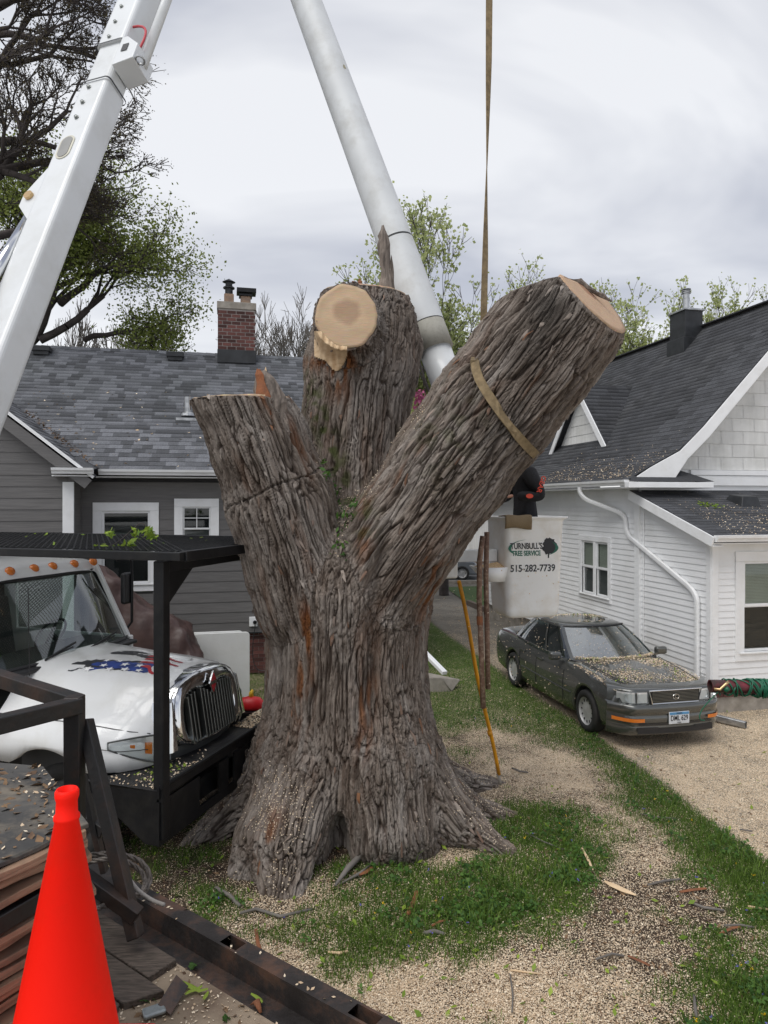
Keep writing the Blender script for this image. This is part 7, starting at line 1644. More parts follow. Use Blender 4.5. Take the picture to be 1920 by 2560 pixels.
m = MB(); a_ = dp_(440, 2470); b_ = dp_(395, 2525); m.grid([[a_+Vector((0, 0, .05)), dp_(470, 2480)+Vector((0, 0, .02))], [b_+Vector((0, 0, .02)), dp_(425, 2540)+Vector((0, 0, .0))]]); o = m.build('bent_plate', M['rail_steel'], None); o.modifiers.new('s', 'SOLIDIFY').thickness = .006; tag(o, 'bent rusty steel plate leaning on the deck boards', 'steel plate')
m = MB(); c_ = dp_(385, 2535); m.box(c_+Vector((0, 0, .012)), (.085, .055, .018), rz=.5); o = m.build('cable_pack', mat('foil', (.33, .36, .36), .35, .5, dirt=(.12, .13, .13), ds=30), None, bevel=.008); tag(o, 'small grey ribbed packet on the deck near the cone', 'packet')

# ---------------------------------------------------------------- brown pipe with green cord, right edge
pa, pb_ = P(1775, 1715, 4.0), P(2080, 1722, 4.0)
pipe = thing('pipe_arm', 'brown steel pipe reaching in from the right edge wrapped in green cord', 'pipe', tuple(pb_))
PO = -pipe.location
m = MB(); d_ = (pb_-pa).normalized(); Rm = d_.to_track_quat('Z', 'Y').to_matrix()
m.lathe([(.030, .0), (.036, .0), (.036, (pb_-pa).length), (.030, (pb_-pa).length), (.030, 0)], pa+PO, 24, M=Rm); m.build('pipe_tube', M['pipe_brown'], pipe, smooth=False)
m = MB(); m.bar(pb_+PO, Vector((pb_.x, pb_.y, 0))+PO, .09, .09, up=(0, 1, 0)); m.build('pipe_post', M['black_rust'], pipe)
rg = random.Random(9); L_ = (pb_-pa).length
for c_ in range(9):
    s0 = rg.uniform(.10, .34); s1 = s0+rg.uniform(.10, .38); n_ = rg.randint(3, 6); q = []
    for i in range(n_*14):
        t = i/(n_*14); th = t*n_*2*math.pi+c_; s_ = s0+(s1-s0)*t+.06*math.sin(t*9+c_); sag = .018*(1 if rg.random() < .2 else .6)*max(0, -math.sin(th)); rr = .043+.004*math.sin(th*1.7+c_)+sag
        q.append(pa+d_*min(s_, L_-.02)+Vector((0, math.cos(th)*.043, math.sin(th)*rr))+PO)
    m = MB(); m.tube(q, .0042, 6); m.build('green_cord', M['green_cord'], pipe, smooth=True)
m = MB(); m.tube([P(1795, 1730, 3.95)+PO]+[p+PO for p in curve_px([(1790, 1735, 3.95), (1768, 1758, 3.95), (1752, 1780, 3.96), (1750, 1798, 3.96), (1762, 1801, 3.97)])], .003, 6); m.build('cord_tail', M['green_cord'], pipe, smooth=True)
m = MB(); m.tube([P(1785, 1722, 3.94)+PO, P(1800, 1724, 3.93)+PO, P(1812, 1712, 3.93)+PO, P(1822, 1704, 3.93)+PO], .008, 8); m.build('brass_hook', M['brass'], pipe, smooth=True)
m = MB(); m.tube([P(1812, 1727, 3.93)+PO, P(1822, 1720, 3.92)+PO], .013, 10); m.build('plug', M['green_cord'], pipe, smooth=True)
# ---------------------------------------------------------------- yard items
gp0, gp1 = G(1252, 1965), P(1146, 1452, 8.35)
yp = thing('yellow_pole', 'yellow fibreglass pole leaning against the right side of the trunk', 'pole', tuple(gp0)); YO = -gp0
m = MB(); m.tube([YO+gp0.lerp(gp1, t)+Vector((.012*math.sin(t*9), 0, 0)) for t in np.linspace(.06, 1, 16)], .024, 14); m.build('pole_shaft', M['yellow_fg'], yp, smooth=True)
m = MB(); m.tube([YO+gp0+Vector((0, 0, -.02)), YO+gp0.lerp(gp1, .065)], .022, 10); m.build('pole_tip', M['concrete'], yp, smooth=True)
m = MB(); q = gp0.lerp(gp1, .27); d_ = (gp1-gp0).normalized(); m.tube([YO+q-d_*.03, YO+q+d_*.03], .031, 12); m.build('pole_joint', M['yellow_fg'], yp, smooth=True)
# concrete block with a white trim board behind the trunk
c = G(1095, 1722); m = MB(); v = [(-.35, -.2, 0), (.25, -.22, 0), (.3, .2, 0), (-.35, .25, 0), (-.38, -.18, .26), (.05, -.2, .27), (.45, .05, .17), (-.3, .25, .28)]
m.add(v, [(0, 1, 5, 4), (1, 2, 6), (1, 6, 5), (2, 3, 7, 6), (3, 0, 4, 7), (4, 5, 6, 7)]); o = m.build('concrete_block', M['concrete'], None, bevel=.02); o.location = c; tag(o, 'broken concrete block sprinkled with chips right of the trunk', 'concrete block')
m = MB(); a_, b_ = P(1050, 1620, 13.2), P(1112, 1683, 12.4); m.bar(a_, b_, .10, .07); o = m.build('white_trim_board', M['white_trim'], None, bevel=.01); tag(o, 'white trim board leaning behind the trunk onto the concrete block', 'board')
# folding table standing on edge
t0 = P(480, 1690, 12.6); t0.z = 0; tb_ = thing('folding_table', 'white plastic folding table standing on edge against the grey house', 'table', tuple(t0), TH)
zt_ = H+(HY-1585)/F*12.6; tw = 1.10
m = MB(); m.box((tw/2-.25, 0, zt_/2+.01), (tw+.5, .045, zt_)); m.build('table_top', M['table_white'], tb_, bevel=.06, seg=4) if False else None
def rrect(x0, x1, z0, z1, r_, y, n=6):
    pts = []
    for cx, cz, a0 in ((x1-r_, z1-r_, 0), (x0+r_, z1-r_, 90), (x0+r_, z0+r_, 180), (x1-r_, z0+r_, 270)):
        for k in range(n+1): t = R(a0+90*k/n); pts.append(Vector((cx+r_*math.cos(t), y, cz+r_*math.sin(t))))
    return pts
m = MB(); m.prism(rrect(-.6, 1.02, .03, zt_, .07, -.02), (0, .045, 0)); m.build('table_top', M['table_white'], tb_, bevel=.008)
m = MB(); m.prism(rrect(-.66, .90, .05, zt_+.015, .07, .045), (0, .04, 0)); m.build('folded_half', M['table_white'], tb_, bevel=.008)
for x in (.0, .6): MB().tube([(x, .10, .1), (x, .11, zt_-.1), (x+.3, .11, zt_-.1), (x+.3, .10, .1)], .014, 8).build('table_leg', M['galv'], tb_, smooth=True)
# brown tarp over a tall object beside the house
tp_px = [(262, 1420), (300, 1445), (345, 1490), (400, 1535), (460, 1562), (475, 1580), (492, 1620), (512, 1655), (516, 1700)]
tarp = thing('covered_grill', 'brown tarpaulin draped over equipment between the truck and the house', 'tarp', (-4.0, 12.2, 0), 0); TG = Vector((4.0, -12.2, 0))
rows = []; nd = 9
for i, (x, y) in enumerate([(225, 1405)]+tp_px):
    p = P(x, y, 11.7); row = []
    for k in range(nd):
        t = k/(nd-1); w = noise3(np.array([[i*.7, t*2.3, 1.5]]))[0]; f_ = math.sin(math.pi*t)**.5
        yy = 11.3+1.25*t; z = p.z*(.20+.80*min(1, f_*1.15)); row.append(Vector((p.x*(yy/11.7)*1.0+.04*w, yy+.05*w, max(.02, z+.05*w))))
    rows.append(row)
m = MB(); m.grid([[v+TG for v in r_] for r_ in rows]); m.grid([[v+TG for v in r_] for r_ in ([rows[-1], [Vector((v.x+.05, v.y, .02)) for v in rows[-1]]])]); m.grid([[v+TG for v in (r_[0], Vector((r_[0].x, r_[0].y-.02, .02)))] for r_ in rows])
o = m.build('tarp_sheet', M['tarp'], tarp, smooth=True); so_ = o.modifiers.new('s', 'SUBSURF'); so_.levels = so_.render_levels = 2
td = bpy.data.textures.new('wr', 'CLOUDS'); td.noise_scale = .28; dmod = o.modifiers.new('d', 'DISPLACE'); dmod.texture = td; dmod.strength = .22; dmod.mid_level = .5
m = MB(); m.box((0, -.2, .5), (1.3, .7, 1.0)); m.build('equipment', M['interior'], tarp)
# red can, blue bag, yellow spout at the far end of the deck
rc_ = G(612, 1835); c = P(628, 1755, 9.6)
can = thing('fuel_can', 'red plastic fuel can with a yellow spout behind the front deck', 'fuel can', (c.x, c.y, 0)); zc_ = H+(HY-1772)/F*9.6
m = MB(); m.box((0, 0, zc_/2), (.10, .10, zc_)); m.build('crate_leg', M['black_paint'], can)
rr = [[Vector((.16*k*math.cos(t)*1.15, .11*k*math.sin(t), z)) for t in np.linspace(0, 2*math.pi, 18, endpoint=False)] for k, z in ((.9, zc_), (1.0, zc_+.03), (1.0, zc_+.09), (.7, zc_+.15), (.25, zc_+.17))]
m = MB(); m.grid(rr, closed=True); m.add(rr[-1], [tuple(range(18))]); m.add(rr[0], [tuple(range(18))]); m.build('can_body', M['red_plastic'], can, smooth=True)
m = MB(); m.tube([(0, 0, zc_+.16), (.0, 0, zc_+.22), (.02, 0, zc_+.26)], [.035, .03, .015], 10); m.build('spout', M['yellow_plastic'], can, smooth=True)
m = MB(); m.box((-.28, .0, zc_-.02), (.8, .35, .03)); m.box((-.28, 0, zc_/2), (.7, .3, zc_-.08)); o = m.build('tool_box', M['black_paint'], None); o.location = (c.x, c.y, 0); tag(o, 'black tool box under the red fuel can beyond the deck', 'tool box')
MB().box((c.x-.28, c.y-.18, zc_-.1), (.12, .02, .03)).build('latch', M['galv'], None).parent = None
bpy.data.objects.remove([q for q in bpy.data.objects if q.name.startswith('latch')][0])
m = MB(); rr = [[Vector((c.x-.36+.12*k*math.cos(t)*(1+.2*math.sin(3*t)), c.y-.05+.09*k*math.sin(t), zc_+z)) for t in np.linspace(0, 2*math.pi, 14, endpoint=False)] for k, z in ((.9, 0), (1.05, .05), (.8, .10), (.3, .13))]
m.grid(rr, closed=True); m.add(rr[-1], [tuple(range(14))]); o = m.build('blue_bag', M['blue_cloth'], None, smooth=True); tag(o, 'crumpled blue bag beside the red fuel can', 'bag')
# distant parked car and the street, low kerb wall by the drive
dc = P(1148, 1448, 32); 
far = thing('distant_car', 'silver car parked in the street seen under the right limb', 'car', (dc.x-1.2, 33, 0), R(0))
pr = [(-2.1, .25), (2.1, .25), (2.2, .55), (1.9, .85), (1.0, .95), (.4, 1.4), (-1.2, 1.42), (-1.8, .95), (-2.15, .85)]
zo = H+(HY-1448)/F*33
m = MB(); m.prism([(x, -.85, z) for x, z in pr], (0, 1.7, 0)); m.build('body', mat('silver_paint', (.22, .24, .27), .3, .4, coat=.5), far, bevel=.08, seg=3)
m = MB(); m.prism([(.85, -.86, .97), (.32, -.86, 1.33), (-1.1, -.86, 1.33), (-1.5, -.86, .97)], (0, 1.72, 0)); m.build('windows', M['glass_car'], far)
for x in (-1.3, 1.35):
    for y in (-.8, .8): wheel(far, (x, y, .33), .33, .2, -1 if y < 0 else 1, ('rubber', 'rim_silver'), holes=5)
for y in (-.6, .6): MB().box((2.12, y, .62), (.1, .35, .12)).build('headlight', M['chrome'], far, bevel=.02)
ks = MB(); a_, b_ = G(1170, 1512), G(1280, 1560); ks.bar(a_+Vector((0, 0, .06)), b_+Vector((0, 0, .10)), .15, .22); o = ks.build('retaining_kerb', M['old_wood'], None, bevel=.02); tag(o, 'low timber edging beside the far end of the driveway', 'edging')
ln = MB(); q = [G(1112, 1470), G(1230, 1466), G(1230, 1535), G(1172, 1512)]; ln.add([(v.x, v.y, gz(v.x, v.y)*0+.035) for v in q], [(0, 1, 2, 3)]); 
o = ln.build('far_lawn', mat('far_lawn', (.05, .09, .02), .95, var=.3, vs=8, bump=.5), None); tag(o, 'strip of lawn by the street beyond the driveway', kind='structure')
st_ = MB(); st_.box((0, 35, .02), (400, 8, .02)); o = st_.build('street', mat('asphalt', (.09, .09, .09), .9, var=.2, vs=5), None); tag(o, 'grey street running across behind the houses', kind='structure')
for sgn, yy in ((1, 30.9), (-1, 39.1)):
    kb = MB(); kb.box((0, yy, .06), (400, .2, .14)); o = kb.build('kerb', M['concrete'], None); tag(o, 'concrete kerb along the street', kind='structure')
# a far house closing the view between trunk and bucket
fh = thing('far_house', 'pale house across the street glimpsed under the right limb', 'house', (8, 48, 0))
m = MB(); m.box((0, 3, 1.6), (14, 6, 3.2)); m.build('wall', M['old_panel'], fh); m = MB(); m.prism([(-7.4, -.4, 3.2), (-7.4, 6.4, 3.2), (-7.4, 3, 5.4)], (14.8, 0, 0)); m.build('roof', M['shingle_dark'], fh)
for x in (-4, 0, 4): MB().box((x, -.02, 1.7), (1.2, .06, 1.3)).build('window', M['glass_house'], fh)

# ---------------------------------------------------------------- trees behind
def grow(seed, start, dir0, L0, r0, depth, spread=.5, ratio=.78, up=.12, kids=(2, 3), seglen=4, wig=.18, droop=0.0, rmin=.006):
    rg_ = random.Random(seed); segs = []; tips = []
    def rec(p, d, L, r, k):
        n = seglen if k > 1 else 2
        for i in range(n):
            d2 = (d+Vector((rg_.gauss(0, wig), rg_.gauss(0, wig), rg_.gauss(0, wig)+up-droop*(depth-k)*.1))).normalized(); q = p+d2*(L/n); r2 = max(rmin*.6, r*(1-.28/n*1.2))
            segs.append((p, q, r, r2)); 
            if k <= 2: tips.append((q, d2))
            p, d, r = q, d2, r2
            if k > 0 and i >= 1 and rg_.random() < .55:
                a = Vector((rg_.gauss(0, 1), rg_.gauss(0, 1), rg_.gauss(0, .6))); a = (a-d*a.dot(d)).normalized(); rec(p, (d+a*rg_.uniform(spread*.8, spread*1.6)).normalized(), L*ratio*rg_.uniform(.6, .95), max(rmin, r*.55), k-1)
        if k > 0:
            for _ in range(rg_.randint(*kids)):
                a = Vector((rg_.gauss(0, 1), rg_.gauss(0, 1), rg_.gauss(0, .7))); a = (a-d*a.dot(d)).normalized(); rec(p, (d+a*rg_.uniform(spread*.5, spread*1.2)).normalized(), L*ratio*rg_.uniform(.75, 1.1), max(rmin, r*.72), k-1)
        else: tips.append((p, d))
    rec(Vector(start), Vector(dir0).normalized(), L0, r0, depth); return segs, tips
def tubes(segs, n=4):
    A = np.array([s[0] for s in segs]); B = np.array([s[1] for s in segs]); ra_ = np.array([s[2] for s in segs]); rb_ = np.array([s[3] for s in segs]); d = B-A; d /= np.linalg.norm(d, axis=1, keepdims=True)+1e-9
    x = np.cross(d, np.array((.31, .57, .76))); x /= np.linalg.norm(x, axis=1, keepdims=True)+1e-9; y = np.cross(d, x); t = np.arange(n)*2*np.pi/n
    c_ = np.cos(t)[None, :, None]; s_ = np.sin(t)[None, :, None]; o = x[:, None]*c_+y[:, None]*s_
    V = np.concatenate([A[:, None]+o*ra_[:, None, None], B[:, None]+o*rb_[:, None, None]], 1).reshape(-1, 3)
    i = np.arange(len(A))[:, None]*2*n; Fc = []
    for j in range(n): Fc.append(np.concatenate([i+j, i+(j+1) % n, i+n+(j+1) % n, i+n+j], 1))
    return V, np.concatenate(Fc)
def tree_thing(name, label, base, starts, bark, leaf=None, leaf_n=2, leaf_s=(.04, .08), jit=.12, group=None, thick=.05, prob=1.0, top=None, wide=None):
    t = thing(name, label, 'tree', base, group=group); B0 = Vector(base); segs, tips = [], []
    for kw in starts:
        s_, t_ = grow(**kw); segs += s_; tips += t_
    if top:
        k_ = top/max(s[1].z for s in segs); xs_ = sorted(abs(s[1].x-B0.x) for s in segs); kx = (wide/xs_[int(len(xs_)*.97)]) if wide else k_
        sc_ = lambda v: Vector((B0.x+(v.x-B0.x)*kx, B0.y+(v.y-B0.y)*kx, v.z*k_))
        segs = [(sc_(s[0]), sc_(s[1]), s[2], s[3]) for s in segs]; tips = [(sc_(q[0]), q[1]) for q in tips]
    big = [s for s in segs if s[2] >= thick]; small = [s for s in segs if s[2] < thick]
    mv = lambda S_: [(s[0]-B0, s[1]-B0, s[2], s[3]) for s in S_]
    V, Fc = tubes(mv(big), 8); lo3 = np_obj('trunk' if len(starts) == 1 else 'limbs', V, Fc, bark, t, smooth=True)
    if len(starts) > 1: lo3['kind'] = 'stuff'
    if small: V, Fc = tubes(mv(small), 3); o = np_obj('twigs', V, Fc, bark, t); o['kind'] = 'stuff'
    if leaf:
        tp = np.array([q[0]-B0 for q in tips]); tp = tp[rng.random(len(tp)) < prob]; tp = np.repeat(tp, leaf_n, 0)+rng.normal(size=(len(tp)*leaf_n, 3))*jit
        V, Fc, at = cards(tp, rng.normal(size=tp.shape)+(0, 0, .4), rng.uniform(*leaf_s, len(tp)), aspect=1.3); o = np_obj('crown', V, Fc, leaf, t, attrs=at); o['kind'] = 'stuff'
    return t, len(segs), len(tips)
g = lambda px, d: ((px-CX)/F*d, d, 0.0)
# big old tree at the left, just leafing out: trunk beyond the frame, limbs reaching in
def pv(px, py, d): return P(px, py, d)
limbs = []
for i, (a, b, r_, dep_, ratio_) in enumerate([((-160, 420, 16), (-40, 350, 15.5), .20, 5, .80), ((-180, 520, 16), (80, 395, 15.5), .22, 5, .80), ((-160, 200, 16), (60, 60, 15), .15, 5, .80), ((-150, 130, 16), (110, -40, 15.5), .13, 5, .8),
        ((-160, 300, 16.5), (120, 150, 16), .14, 5, .82), ((-150, 620, 17), (100, 560, 16.5), .14, 5, .8), ((-100, 380, 16), (160, 330, 16.5), .13, 5, .82), ((-60, 90, 17), (200, 130, 17), .10, 4, .8)]):
    A, B = pv(*a), pv(*b); limbs.append(dict(seed=20+i, start=A, dir0=(B-A), L0=(B-A).length*.66, r0=r_, depth=dep_, spread=.62, ratio=ratio_*.88, up=.03, wig=.13, kids=(2, 3), seglen=4, rmin=.010))
A = pv(-210, 1255, 16); A.z = 0; limbs.append(dict(seed=99, start=A, dir0=(.02, 0, 1), L0=9.5, r0=.42, depth=0, wig=.02, seglen=6))
print('tree', tree_thing('street_tree', 'tall dark twiggy tree with bronze buds filling the upper left corner', tuple(A), limbs, M['branch'], M['leaf_bud'], 2, (.02, .05), .06, thick=.035, prob=.6)[1:])
lm = []
for i, (a, b, r_) in enumerate([((60, 870, 22), (250, 700, 22), .18), ((100, 850, 22), (300, 780, 22), .14), ((40, 800, 22), (180, 560, 22), .16), ((150, 760, 22), (330, 640, 22), .12), ((0, 700, 22), (120, 520, 21), .14), ((20, 780, 21), (90, 640, 21), .14), ((210, 850, 23), (350, 760, 23), .10)]):
    A, B = pv(*a), pv(*b); lm.append(dict(seed=50+i, start=A, dir0=(B-A), L0=(B-A).length*.68, r0=r_, depth=4, spread=.7, ratio=.72, up=.05, wig=.14, kids=(2, 3), seglen=4, rmin=.012))
A = pv(0, 1255, 22); A.z = 0; lm.append(dict(seed=98, start=A, dir0=(.05, 0, 1), L0=8, r0=.35, depth=0, wig=.02, seglen=5))
print('tree', tree_thing('leafy_maple', 'green leafing maple crown behind the left end of the grey roof', tuple(A), lm, M['branch'], M['leaf_green'], 7, (.045, .09), .30, thick=.06, prob=.8)[1:])
for i, (px, d, h_, w_, lab) in enumerate(((245, 27, 11.5, 1.8, 'bare grey shrubby tree rising left of the brick chimney'), (350, 30, 12.2, 2.6, 'thin bare grey tree in front of the pale sky left of the chimney'), (640, 34, 11.6, 1.8, 'bare tree peeking out left of the chimney base'), (745, 34, 14.0, 2.6, 'bare brown rounded tree right of the brick chimney'))):
    b_ = g(px, d); tree_thing('bare_tree', lab, b_, [dict(seed=70+i, start=b_, dir0=(.05, 0, 1), L0=h_*.34, r0=.16, depth=6, spread=.60, ratio=.78, up=.08, wig=.10, kids=(2, 3), rmin=.014)], M['branch_grey'], group='bare trees behind the grey roof', thick=.07, top=h_, wide=w_)
for i, (px, d, h_, w_, r_, lab) in enumerate(((1110, 27, 15.0, 3.6, .20, 'tall pale green spring tree behind the strap and the upper boom'), (1020, 29, 13.2, 2.0, .16, 'leafing tree partly behind the round boom'), (1260, 30, 14.3, 4.2, .16, 'spring tree whose twigs rise left of the right limb'), (1610, 36, 15.6, 2.6, .2, 'pale leafing tree between the right limb and the dark chimney'), (1745, 42, 17.0, 2.8, .2, 'pale leafing tree behind the dark chimney'), (1870, 46, 17.0, 3.0, .2, 'pale tree top over the ridge at the right edge'))):
    b_ = g(px, d); tree_thing('spring_tree', lab, b_, [dict(seed=80+i, start=b_, dir0=(.02, 0, 1), L0=h_*.36, r0=r_, depth=6, spread=.50, ratio=.76, up=.15, wig=.10, kids=(2, 2), rmin=.011)], M['branch'], M['leaf_spring'], 3 if i < 3 else 2, (.07, .13) if i < 3 else (.09, .17), .10, group='spring trees behind the houses', thick=.07, top=h_, wide=w_, prob=.6)
b_ = g(1062, 25); tree_thing('blossom_tree', 'small pink flowering tree between the middle limb and the boom', b_, [dict(seed=90, start=b_, dir0=(0, 0, 1), L0=2.7, r0=.09, depth=4, spread=.55, ratio=.66, up=.15, wig=.1, kids=(2, 3), rmin=.012)], M['branch'], M['blossom'], 10, (.08, .15), .16, thick=.05, top=7.3, wide=.95)
b_ = g(1010, 27); tree_thing('leafy_shrub', 'green shrub showing between the middle limb and the boom', b_, [dict(seed=91, start=b_, dir0=(.1, 0, 1), L0=2.9, r0=.09, depth=4, spread=.6, ratio=.68, up=.12, wig=.1, kids=(2, 3), rmin=.012)], M['branch'], M['leaf_spring'], 8, (.10, .18), .22, thick=.05, top=8.6, wide=1.1)

# ---------------------------------------------------------------- grass, chips, weeds, sticks
def scatter(n, ymin=4.2, ymax=16, power=1.6, xr=(-6, 7.5)):
    u = rng.random(n); y = 1/(1/ymax+(1/ymin-1/ymax)*u); px = rng.uniform(-60, 1980, n); x = (px-CX)/F*y; return x, y
def on_tree_mask(x, y):    # keep ground cover out of the roots
    p = np.stack([x, y, np.full(len(x), .06)], 1); return sdf(p) > .01
def blades(name, n, hrange, wr, dens, mat_, lean=.35, ymax=17, label=None):
    x, y = scatter(n, ymax=ymax); gg, cc, dd_ = zones(x, y); k = rng.random(n) < dens(gg, cc, dd_, x, y); x, y = x[k], y[k]; k = on_tree_mask(x, y); x, y = x[k], y[k]; n = len(x)
    z = gz(x, y); a = rng.uniform(0, 2*np.pi, n); h_ = rng.uniform(*hrange, n)*(.7+.5*np.clip(gg[k] if False else 1, 0, 1)); w_ = rng.uniform(*wr, n); ln_ = rng.normal(size=(n, 2))*lean
    p0 = np.stack([x, y, z-.004], 1); sx = np.stack([np.cos(a), np.sin(a), a*0], 1)*w_[:, None]; mid = p0+np.stack([ln_[:, 0]*h_*.35, ln_[:, 1]*h_*.35, h_*.6], 1); top = p0+np.stack([ln_[:, 0]*h_, ln_[:, 1]*h_, h_*(1-.3*np.abs(ln_).sum(1).clip(0, 1))], 1)
    V = np.stack([p0-sx, p0+sx, mid+sx*.8, mid-sx*.8, top, top], 1); V = V[:, :5].reshape(-1, 3); i = np.arange(n)[:, None]*5
    q = np.concatenate([i+(0, 1, 2, 3)], 1); t = np.concatenate([i+3, i+2, i+4, i+4], 1); Fc = np.concatenate([q, t[:, [0, 1, 2, 2]]])
    tone = np.repeat(rng.random(n), 5)
    me_v = V; tri = i+(3, 2, 4)
    Fall = np.concatenate([q[:, [0, 1, 2]], q[:, [0, 2, 3]], tri]); o = np_obj(name, me_v, Fall, mat_, None, attrs={'tone': ('FLOAT', tone)}); return tag(o, label, name.replace('_', ' '), kind='stuff')
blades('grass', 260000, (.025, .075), (.0018, .004), lambda g_, c_, d_, x, y: sstep(.30, .85, g_)*(1-d_)*.95, M['grass'], label='short green lawn grass between the trunk and the driveway')
blades('tall_grass', 60000, (.07, .17), (.002, .004), lambda g_, c_, d_, x, y: sstep(.80, 1.1, g_)*(1-d_)*sstep(11, 7, y), M['grass'], lean=.5, ymax=11, label='longer grass tufts around the roots')
def weeds():
    n = 16000; x, y = scatter(n, ymax=12); gg, cc, dd_ = zones(x, y); q = np.stack([x*1.7, y*1.7, x*0+4], 1); cl = noise3(q); k = (rng.random(n) < sstep(.45, .95, gg)*(1-dd_)*sstep(-.15, .35, cl)); x, y = x[k], y[k]; k = on_tree_mask(x, y); x, y = x[k], y[k]; n = len(x); z = gz(x, y)
    m_ = 5; c = np.repeat(np.stack([x, y, z], 1), m_, 0); c += np.concatenate([rng.normal(size=(n*m_, 2))*.028, rng.uniform(.015, .075, (n*m_, 1))], 1)
    V, Fc, at = cards(c, rng.normal(size=c.shape)*.55+(0, -.2, 1), rng.uniform(.016, .042, len(c)), aspect=1.15); o = np_obj('weeds', V, Fc, M['weed'], None, attrs=at); tag(o, 'low leafy weeds growing through the grass', 'weeds', kind='stuff')
    # bright seed wings and leaves fallen from the crown
    n = 2600; x, y = scatter(n, ymax=12); k = on_tree_mask(x, y) & (rng.random(n) < .25+.4*np.exp(-((x-.3)**2+(y-6.8)**2)/3)); x, y = x[k], y[k]; p = np.stack([x, y, gz(x, y)+rng.uniform(.01, .05, len(x))], 1)
    V, Fc, at = cards(p, rng.normal(size=p.shape)*.4+(0, 0, 1), rng.uniform(.015, .04, len(p)), aspect=2.0); o = np_obj('fallen_leaves', V, Fc, M['bright_leaf'], None, attrs=at); tag(o, 'bright green fallen seed wings and leaflets', 'leaves', kind='stuff')
    for nm, mt, cnt, lab in (('violets', 'violet', 40, 'tiny violet flowers in the grass'), ('dandelions', 'dandelion', 26, 'yellow dandelions dotted through the lawn')):
        x, y = scatter(cnt*6, ymax=12); gg, cc, dd_ = zones(x, y); k = (gg > .6) & (dd_ < .1); x, y = x[k][:cnt], y[k][:cnt]; p = np.stack([x, y, gz(x, y)+rng.uniform(.04, .08, len(x))], 1); p = np.repeat(p, 4, 0)+rng.normal(size=(len(p)*4, 3))*.006
        V, Fc, at = cards(p, rng.normal(size=p.shape)*.5+(0, -.5, 1), rng.uniform(.009, .016, len(p))); o = np_obj(nm, V, Fc, M[mt], None, attrs=at); tag(o, lab, 'flowers', kind='stuff')
weeds()
def chips():
    n = 520000; x, y = scatter(n, ymax=15); gg, cc, dd_ = zones(x, y); k = rng.random(n) < np.clip(cc*1.1+.05, 0, 1)*(1-.35*np.clip(gg-.5, 0, 1)); x, y = x[k], y[k]; k = on_tree_mask(x, y); x, y = x[k], y[k]; z = gz(x, y)+rng.uniform(.002, .022, len(x))*(1-drive_mask(x, y)*.7)
    p = np.stack([x, y, z], 1); V, Fc, at = cards(p, rng.normal(size=p.shape)*.30+(0, 0, 1), rng.uniform(.004, .0105, len(p))*np.where(rng.random(len(p)) < .05, 1.8, 1), aspect=1.5); o = np_obj('wood_chips', V, Fc, M['chips'], None, attrs=at); tag(o, 'pale sawdust and wood chips strewn over soil grass and driveway', 'wood chips', kind='stuff')
    # chips resting on the upward facing bark of roots and crotches
    up = (TN[:, 2] > .30) & (flat > .5) & (TV[:, 1] < 8.8); idx = np.flatnonzero(up & ((TV[:, 2] < 1.0) | ((TV[:, 2] > 3.0) & (TV[:, 2] < 4.6))))
    wgt = np.clip((TN[idx, 2]-.36)*1.8, 0, 1)*np.clip(.25+noise3(TV[idx]*4)+.5, 0, 1)*np.where(TV[idx, 2] < 1, 1, .8); pick = idx[rng.random(len(idx)) < wgt*.22]
    p = TV2[pick]+TN[pick]*rng.uniform(.002, .012, (len(pick), 1)); nn = TN[pick]+rng.normal(size=p.shape)*.4
    V, Fc, at = cards(p-T0, nn, rng.uniform(.004, .0125, len(p)), aspect=1.5); o = np_obj('wood_chips', V, Fc, M['chips'], maple, attrs=at); o['kind'] = 'stuff'
    up2 = idx[(TV[idx, 2] > 3.0) & (TN[idx, 1] < .4)]; up2 = up2[np.abs(CX+F*TV[up2, 0]/TV[up2, 1]-845) < 45]; pick = rng.choice(up2, 110); p = TV2[pick]+TN[pick]*rng.uniform(.01, .04, (110, 1)); V, Fc, at = cards(p-T0, rng.normal(size=p.shape), rng.uniform(.015, .045, 110), aspect=2.2); o = np_obj('leaf_litter', V, Fc, M['weed'], maple, attrs=at); o['kind'] = 'stuff'
chips()
def air_dust():
    n = 620; px = rng.normal(1290, 75, n); py = rng.uniform(1400, 1800, n); d = rng.uniform(7.6, 9.6, n); p = np.stack([(px-CX)/F*d, d, H+(HY-py)/F*d], 1); p = p[p[:, 2] > .1]
    V, Fc, at = cards(p, rng.normal(size=p.shape), rng.uniform(.006, .017, len(p)), aspect=1.5); o = np_obj('flying_sawdust', V, Fc, M['chips'], None, attrs=at); tag(o, 'sawdust falling through the air below the bucket', 'sawdust', kind='stuff')
air_dust()
# roof chips on the lean-to and leaf litter in the grey house valley
Wl = lambda x, t: (x, yE+t*(yT-yE), zE+t*(zT-zE)+.018)
litter('roof_chips', W, lambda: Wl(random.uniform(.2, 4), min(.95, abs(random.gauss(.25, .25)))), 1500, (.010, .022)); litter('leaf_litter', W, lambda: Wl(random.gauss(.9, .12), random.gauss(.62, .04)), 60, (.03, .06), M['bright_leaf'])
def mr(): 
    v = abs(random.gauss(0, .5)); x = -.45+v; return (x, random.uniform(1.8, 6), float(np.interp(x, [a_[0] for a_ in prof_main], [a_[1] for a_ in prof_main]))+.02)
prof_main = [(-.50, 4.03), (.0, 4.30), (.633, 4.62), (1.15, 5.10), (4.05, 8.13)]
litter('roof_chips', W, mr, 1100, (.012, .026))
litter('leaf_litter', W, lambda: (lambda t: (1.30+2.0*t+.03, 4.62+1.66*t-.02+random.gauss(0, .03), 4.92+1.95*t+.05))(random.random()*.6), 120, (.03, .06), M['leaf_spring'])
